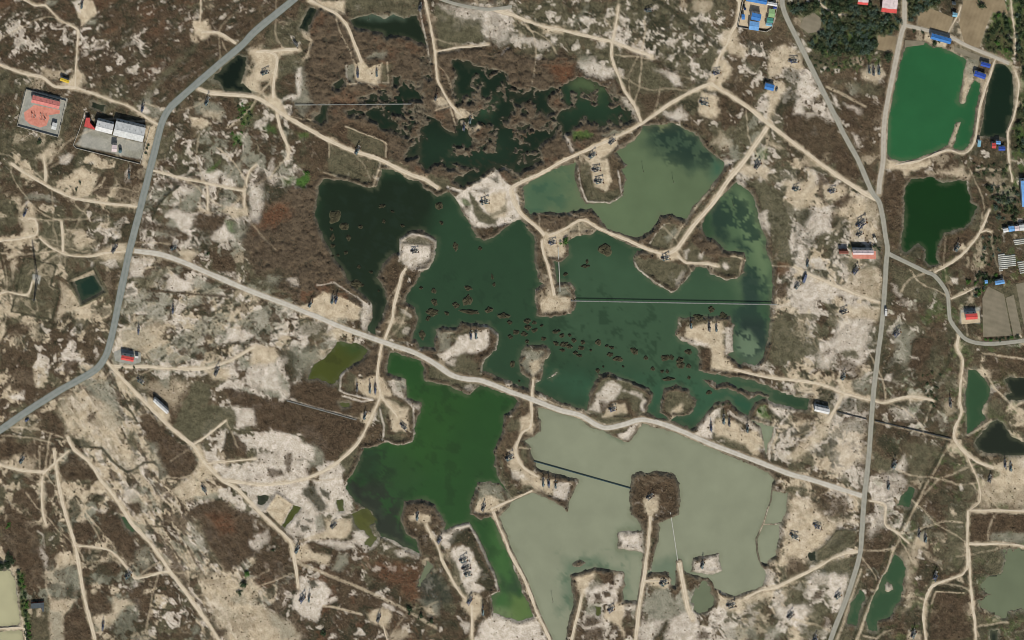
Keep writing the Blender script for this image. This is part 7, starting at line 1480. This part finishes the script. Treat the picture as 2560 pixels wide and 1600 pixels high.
# ------------------------------------------------------------------ reeds standing in the lake
REED = mat('dry_reed', rgb(98,92,68), rgb(58,56,40), 1.1, .95, 0, .4, .1); REEDE = mat('pale_reed_edge', rgb(100,98,72), rgb(66,70,50), 1.0, .95, 0, .4, .1)
def reed_mesh(seed, ragged, edge):
    rs = np.random.RandomState(seed); m = MB(); n = 18; rings = 4
    rad = [1 + ragged * rs.uniform(-.6, .45) for _ in range(n)]
    rad = [(rad[i - 1] + 4 * rad[i] + rad[(i + 1) % n]) / 6 for i in range(n)]
    P = []
    for j in range(rings):
        f = (1.0, .93, .62, .3)[j]
        for i in range(n):
            a = 2 * math.pi * i / n
            z = (-.3, .9 + rs.uniform(-.35, .35), 1.3 + rs.uniform(-.5, .5), 1.35 + rs.uniform(-.5, .5))[j]
            P.append((math.cos(a) * rad[i] * f + rs.uniform(-.04, .04), math.sin(a) * rad[i] * f + rs.uniform(-.04, .04), z))
    P.append((0, 0, 1.3))
    F = [(j * n + i, j * n + (i + 1) % n, (j + 1) * n + (i + 1) % n, (j + 1) * n + i) for j in range(rings - 1) for i in range(n)] + [((rings - 1) * n + i, (rings - 1) * n + (i + 1) % n, rings * n) for i in range(n)]
    m.add(P, F)
    stem = m.mesh('reed_clump')
    # the pale skirt of fallen stems round the foot
    k = MB(); Q = []
    for i in range(n):
        a = 2 * math.pi * i / n; r = rad[i]
        Q += [(math.cos(a) * r * .9, math.sin(a) * r * .9, .35), (math.cos(a) * r * (1.06 + rs.uniform(-.03, .05)), math.sin(a) * r * (1.06 + rs.uniform(-.03, .05)), .03)]
    k.add(Q, [(2 * i, 2 * i + 1, (2 * i + 3) % (2 * n), (2 * i + 2) % (2 * n)) for i in range(n)])
    return stem, k.mesh('reed_skirt')
RV = [reed_mesh(40 + i, .9 if i % 2 else .6, True) for i in range(8)]
ISL = [(1,1,"745 540 40 56 840 630 34 28 715 660 14 14 990 635 17 14 1195 440 30 14 1290 490 14 7 1210 585 14 15 1385 625 16 11 1755 600 17 17 1735 435 28 28 875 740 16 22 725 740 22 28 725 815 17 15 720 915 15 12 775 905 11 10 850 880 14 14 975 1015 16 14 1090 1065 17 12 1160 1240 8 8 945 1180 42 36 1000 1190 16 12 1885 830 20 34 2120 840 18 14 2235 1110 10 22 2250 1180 10 16 1560 1210 12 13 1680 1240 16 22 1690 1350 24 34 2005 1215 28 18 2000 1320 30 44 1885 1380 28 22 2030 1440 80 22 2200 1415 26 24 2340 1470 40 24 1660 1450 46 30 1805 1455 20 17 1630 1495 16 12 1450 1210 20 14"),
       (2,1,"880 850 46 46 690 1010 34 12 710 965 10 18 505 1080 15 15 1880 1420 24 24 1770 1490 42 26 2000 1480 34 28 300 1000 14 20"),
       (1,2,"1570 145 22 36 2395 30 20 16 2400 165 20 16 1620 0 12 10"),
       (2,2,"145 15 26 20 210 30 15 14 280 55 12 10 150 75 24 20 215 102 22 16 40 120 22 20 120 138 30 18 300 182 18 16 145 207 13 14 410 112 18 16 442 105 11 11 475 150 19 16 545 148 13 12 585 197 18 17 670 215 16 16 420 228 24 20 490 240 34 20 545 250 20 18 480 290 22 14 655 270 22 18 600 310 16 14 640 340 24 14 745 290 9 9 815 215 20 24 895 247 13 10 945 266 22 14 925 335 24 17 1000 372 34 20 1160 300 34 30 1265 362 15 16 1450 362 30 26 1512 360 20 20 1585 378 24 24 1600 430 30 26 1670 440 16 18 1672 305 28 26 1330 465 14 16 1420 490 13 12 1470 492 14 14 1480 558 40 16 1675 550 14 13 810 482 15 18 865 445 9 8 1050 445 9 8 8 420 18 26 1862 690 20 16 70 580 10 7")]
for c_, r_, s in ISL:
    v = [float(t) for t in s.split()]
    for i in range(0, len(v), 4):
        p = q(c_, r_, "%f %f" % (v[i], v[i + 1]))[0]
        rx, ry = v[i + 2] / 3.78 * U, v[i + 3] / 3.78 * U
        size = 'tiny' if rx * ry < 2.2 else 'small' if rx * ry < 5 else 'broad' if rx * ry < 13 else 'large'
        shape = 'elongated' if max(rx, ry) > 1.5 * min(rx, ry) else 'round'
        side = 'dark western' if p[0] < 1150 else 'middle' if p[0] < 1400 else 'eastern'
        o = thing('reed_islet', '%s %s clump of brown reeds standing in the %s part of the green lake' % (size, shape, side), 'reeds', W(p, .03), random.uniform(-.3, .3), 'reed islets in the lake')
        a, b = RV[random.randrange(8)]
        for me_, mm, nm in ((a, REED, 'reed_clump'), (b, REEDE, 'reed_skirt')):
            ch = link(nm, me_, mm, o); ch.scale = (rx * 1.28, ry * 1.28, .55 + .12 * min(rx, ry))

# ------------------------------------------------------------------ trees and shrubs
LEAF = [mat('leaf_dark', rgb(84,100,66), rgb(52,68,46), 1.6, .9, 0, 0, .1), mat('leaf_olive', rgb(118,122,84), rgb(78,84,58), 1.6, .9, 0, 0, .1), mat('leaf_bluegreen', rgb(110,128,104), rgb(70,88,74), 1.6, .9, 0, 0, .1), mat('leaf_fresh', rgb(104,144,66), rgb(64,102,44), 1.6, .9, 0, 0, .1)]
def tree_mesh(seed, nleaf, squat):
    rs = np.random.RandomState(seed)
    m = MB()
    blobs = [(rs.normal(0, .38), rs.normal(0, .38), .62 + rs.uniform(-.22, .25), rs.uniform(.28, .48)) for _ in range(9)]
    for k in range(nleaf):
        bx, by, bz, br = blobs[rs.randint(len(blobs))]
        d = rs.normal(0, 1, 3); d /= np.linalg.norm(d)
        r = br * (.55 + .5 * rs.rand() ** .5)
        c = np.array((bx, by, bz)) + d * r * np.array((1, 1, .8))
        c[2] = max(c[2], .18) * squat
        s = rs.uniform(.05, .12)
        u = rs.normal(0, 1, 3); u /= np.linalg.norm(u); w = np.cross(u, d); w /= np.linalg.norm(w) + 1e-6
        m.add([c - u * s - w * s * .6, c + u * s - w * s * .5, c + u * s * .6 + w * s, c - u * s * .7 + w * s * .8], [(0, 1, 2, 3)])
    crown = m.mesh('crown')
    t = MB().bar((0, 0, -.1), (0, 0, .45 * squat), .11, n=6)
    for k in range(5):
        a = rs.uniform(0, 6.28); t.bar((0, 0, .3 * squat), (.4 * math.cos(a), .4 * math.sin(a), .7 * squat), .045, n=4)
    return crown, t.mesh('trunk')
TV = [[tree_mesh(60 + i, 330, 1.15) for i in range(5)] for _ in range(1)][0]
crown_cache = {}
def tree(p, d, label, leaf=0, group=None, name='tree', hk=1.0, cat='tree'):
    i = random.randrange(5)
    o = thing(name, label, cat, W(p, .85), random.uniform(0, 6.28), group)
    key = (i, leaf)
    if key not in crown_cache:
        me_ = TV[i][0].copy(); me_.materials.append(LEAF[leaf]); crown_cache[key] = me_
    r = d / 2
    c = link('crown', crown_cache[key], None, o); c.scale = (r * 1.35, r * 1.35, r * 1.0 * hk)
    t = link('trunk', TV[i][1], M['trunk'], o); t.scale = (r * 1.1, r * 1.1, r * 1.0 * hk)
    return o
def inside(p, poly):
    r = False
    for k in range(len(poly)):
        (ax, ay), (bx, by) = poly[k], poly[k - 1]
        if (ay > p[1]) != (by > p[1]) and p[0] < (bx - ax) * (p[1] - ay) / (by - ay) + ax: r = not r
    return r
lines = [np.array(l) for _, _, _, l in ROADS] + [np.array(l) for _, l in T]
def clear_of_roads(p, dmin=9):
    i = int(np.searchsorted(GX, p[0])); j = int(np.searchsorted(GY, p[1]))
    return TRK[j, i] < .1 and WF[j, i] < -4
def grove(poly, n, dmin, dmax, label, leafs, name='tree', sep=8, cat='tree', hk=1.0):
    xs, ys = [p[0] for p in poly], [p[1] for p in poly]
    got = []; tries = 0
    while len(got) < n and tries < n * 60:
        tries += 1
        p = (random.uniform(min(xs), max(xs)), random.uniform(min(ys), max(ys)))
        if inside(p, poly) and clear_of_roads(p) and all((p[0] - a) ** 2 + (p[1] - b) ** 2 > sep * sep for a, b in got):
            got.append(p); lf = random.choice(leafs)
            dd = random.uniform(dmin, dmax); tree(p, dd, label % (('broad ' if dd > dmin + .62 * (dmax - dmin) else 'small ' if dd < dmin + .3 * (dmax - dmin) else 'mid sized ') + ('dark', 'olive', 'grey green', 'fresh green')[lf]), lf, label % 'mixed green', name, hk, cat)
grove(q(3,0,"190 50 480 0 820 -20 1050 60 1060 140 1280 190 1240 250 1180 310 1030 320 1000 490 800 500 500 490 360 430 450 310 520 290 510 150 300 150"), 170, 3.6, 7.2, '%s tree in the grove around the small grey field', (0, 0, 1, 2, 2), sep=8)
grove(q(3,0,"1320 -20 1640 -20 1580 70 1420 140 1340 190"), 26, 3.2, 5.6, '%s tree east of the gravel road beside the tan field', (0, 2, 2, 1), sep=8)
grove(q(3,0,"2345 -20 2460 -20 2460 1512 2330 1400 2390 900 2400 700 2350 500"), 44, 3.5, 6.5, '%s tree in the belt beyond the narrow dark pond', (0, 0, 1, 2), sep=11)
grove(q(3,0,"2050 320 2120 130 2240 120 2310 320 2310 520 2060 470"), 24, 3.0, 5.5, '%s tree in the clump north of the dark pond', (0, 0, 1, 3), sep=9)
grove(q(3,0,"350 500 1000 500 900 640 560 700 400 600"), 34, 2.0, 3.6, '%s low bush on the brown ground below the grove', (0, 1, 1), 'bush', 9, 'bush', .7)
grove(q(3,1,"2050 250 2280 230 2370 320 2340 560 2150 560 2100 420"), 26, 3.2, 6.2, '%s tree between the deep green pond and the light blue hall', (0, 0, 2), sep=10)
grove(q(3,1,"1900 1100 2080 1040 2160 1080 2040 1320 1900 1260 1860 1180"), 14, 3.2, 6, '%s tree north of the fenced grey fields', (0, 0, 2, 3), sep=9)
grove(q(3,1,"1940 20 2280 20 2260 160 1950 160"), 14, 2.4, 4, '%s bush between the two tracks south of the red roofed house row', (0, 1), 'bush', 10, 'bush', .8)
grove(q(3,1,"2030 700 2200 720 2150 1030 2000 1000"), 16, 2.4, 4.4, '%s bush beside the polytunnels', (0, 1, 2), 'bush', 10, 'bush', .8)
grove(q(3,2,"2030 150 2380 140 2380 190 2040 190"), 14, 2.2, 4.2, '%s bush along the south edge of the grey fields', (0, 3, 0), 'bush', 8, 'bush', .9)
grove(q(0,3,"165 840 205 860 250 1120 300 1560 250 1560 215 1200"), 26, 2.4, 4.4, '%s shrub in the hedge east of the pale square ponds', (0, 3, 0), 'shrub', 8, 'shrub', .9)
grove(q(0,3,"0 690 60 680 130 760 100 830 0 830"), 6, 4, 6.5, '%s tree north of the pale square ponds', (3, 0), sep=9)
grove(q(0,0,"2240 980 2400 980 2360 1180 2260 1190"), 14, 2.2, 4, '%s bush on the damp ground south of the sandy road', (0, 3, 0), 'bush', 8, 'bush', .8)
grove(q(0,0,"2180 1260 2320 1220 2290 1380 2190 1400"), 6, 2, 3.4, '%s bush near the pale banks below the road', (3, 0), 'bush', 8, 'bush', .8)
grove(q(2,2,"1850 760 2100 770 2080 800 1860 800"), 6, 2, 3, '%s bush on the north shore of the four pump pad', (0, 1), 'bush', 9, 'bush', .6)
grove(q(3,2,"1440 520 1640 440 1600 700 1560 860 1480 900"), 14, 2, 3.4, '%s bush in the dry gully east of the grey road', (0, 1), 'bush', 8, 'bush', .8)
for c_, r_, x, y, d, lf, lb in ((3,0,1140,540,8.5,0,'large dark round tree at the corner of the small tan field'), (3,0,820,440,8,0,'large dark tree at the southern edge of the grove'), (3,0,2010,40,7.5,0,'dark tree standing alone in the broad tan field'), (3,0,1580,400,6.5,0,'dark tree at the pond edge below the long blue roof'), (2,1,495,765,7,3,'lone bright green tree on the sand spit by the lake'),
        (0,0,1405,1368,2.6,0,'northern of three small round bushes by the asphalt bend'), (0,0,1390,1398,2.6,0,'middle of three small round bushes by the asphalt bend'), (0,0,1380,1448,2.8,0,'southern of three small round bushes by the asphalt bend'), (0,2,1160,447,2.6,0,'western of two shrubs south of the bright red hut'), (0,2,1270,447,2.6,0,'eastern of two shrubs south of the bright red hut'), (0,1,760,212,3,0,'northern of two shrubs on the ragged sand patch'), (0,1,722,272,3,0,'southern of two shrubs on the ragged sand patch'),
        (0,3,2305,975,7,0,'dark spreading bush on the southern sand flat'), (0,3,2265,1062,5,0,'smaller dark bush on the southern sand flat'), (0,3,2335,875,5,3,'green bush at the edge of the brown field above the sand flat'), (0,3,1470,285,2.4,0,'western of two dots of shrub on the sand strip'), (0,3,1545,298,2.4,0,'eastern of two dots of shrub on the sand strip'), (3,1,1010,812,4,0,'shrub at the north east corner of the long station'), (3,1,1050,842,3.4,0,'shrub between the long station and the road'), (3,1,772,812,3,0,'shrub between the rusty shed and the long station'),
        (3,0,1380,290,3,0,'western of two shrubs beside the pond road'), (3,0,1455,303,3,0,'eastern of two shrubs beside the pond road'), (1,3,1450,1220,6,0,'dark bush at the head of the salt row'), (1,3,1555,1285,5,0,'dark bush beside the orange flat in the salt row'), (1,3,1650,1330,5,0,'dark bush at the end of the salt row'), (1,3,160,665,3.5,0,'dark bush on the brown field beside the diagonal road'), (1,3,640,1450,5,0,'dark bush in the brown field below the white lobed pad'), (1,1,470,120,5,3,'bright green willow above the green pool'), (0,3,85,430,5,3,'green tree in the brown field above the pale square ponds'), (2,2,2330,860,4,3,'green bush at the end of the reed channel'), (0,1,1960,890,4,0,'dark bush beside the broken pale banks'), (0,0,370,1330,5,0,'dark bush south of the terracotta compound')):
    tree(q(c_, r_, "%d %d" % (x, y))[0], d, lb, lf, None, 'tree' if d > 6 else 'bush', .85, 'tree' if d > 6 else 'bush')

# ------------------------------------------------------------------ dry tussocks too many to count
def tussocks(n, weight, size, m, label, seed):
    rs = np.random.RandomState(seed)
    w = np.clip(weight[4:-4, 4:-4], 0, None) * (TRK[4:-4, 4:-4] < .05) * (WF[4:-4, 4:-4] < -3)
    ii = np.arange(50, w.shape[1] - 50)
    cdf = np.cumsum(w[50:-50, 50:-50].ravel())
    idx = np.searchsorted(cdf, rs.rand(n) * cdf[-1]); ww = w.shape[1] - 100
    jy, jx = idx // ww + 54, idx % ww + 54
    x = (GX[jx] + rs.uniform(-1.2, 1.2, n) - 1280) * U; y = (800 - GY[jy] + rs.uniform(-1.2, 1.2, n)) * U; z = Z[jy, jx] - .12
    s = size * rs.uniform(.5, 1.5, n); h = s * rs.uniform(.35, .75, n)
    V = np.zeros((n, 6, 3)); a0 = rs.uniform(0, 6.28, n)
    for k in range(5):
        a = a0 + 2 * math.pi * k / 5; r = s * rs.uniform(.7, 1.25, n)
        V[:, k] = np.stack([x + np.cos(a) * r, y + np.sin(a) * r, z], -1)
    V[:, 5] = np.stack([x + s * rs.uniform(-.3, .3, n), y + s * rs.uniform(-.3, .3, n), z + h], -1)
    base = (np.arange(n) * 6)[:, None, None]
    F = (base + np.array([(k, (k + 1) % 5, 5) for k in range(5)])[None]).reshape(-1, 3)
    me = bpy.data.meshes.new('tussocks')
    me.vertices.add(n * 6); me.vertices.foreach_set('co', V.astype(np.float32).ravel())
    me.loops.add(len(F) * 3); me.loops.foreach_set('vertex_index', F.astype(np.int32).ravel())
    me.polygons.add(len(F)); me.polygons.foreach_set('loop_start', np.arange(0, len(F) * 3, 3, dtype=np.int32)); me.update(calc_edges=True)
    link('dry_tussocks', me, m, kind='stuff', label=label)
tussocks(34000, WT[CI['brown']] + .8 * WT[CI['red']] + .6 * WT[CI['grass']] + .35 * WT[CI['dark']] + .5 * WT[CI['reed']], .75, mat('tussock_brown', rgb(112,96,74), rgb(76,66,50), .15, .95, 0, 0, .1), 'brown dry tussocks scattered over the scrub', 3)
tussocks(12000, WT[CI['olive']] + .8 * WT[CI['dark']] + .6 * WT[CI['mud']] , .55, mat('tussock_olive', rgb(122,114,88), rgb(86,82,62), .15, .95, 0, 0, .1), 'olive tussocks on the pale flats', 4)
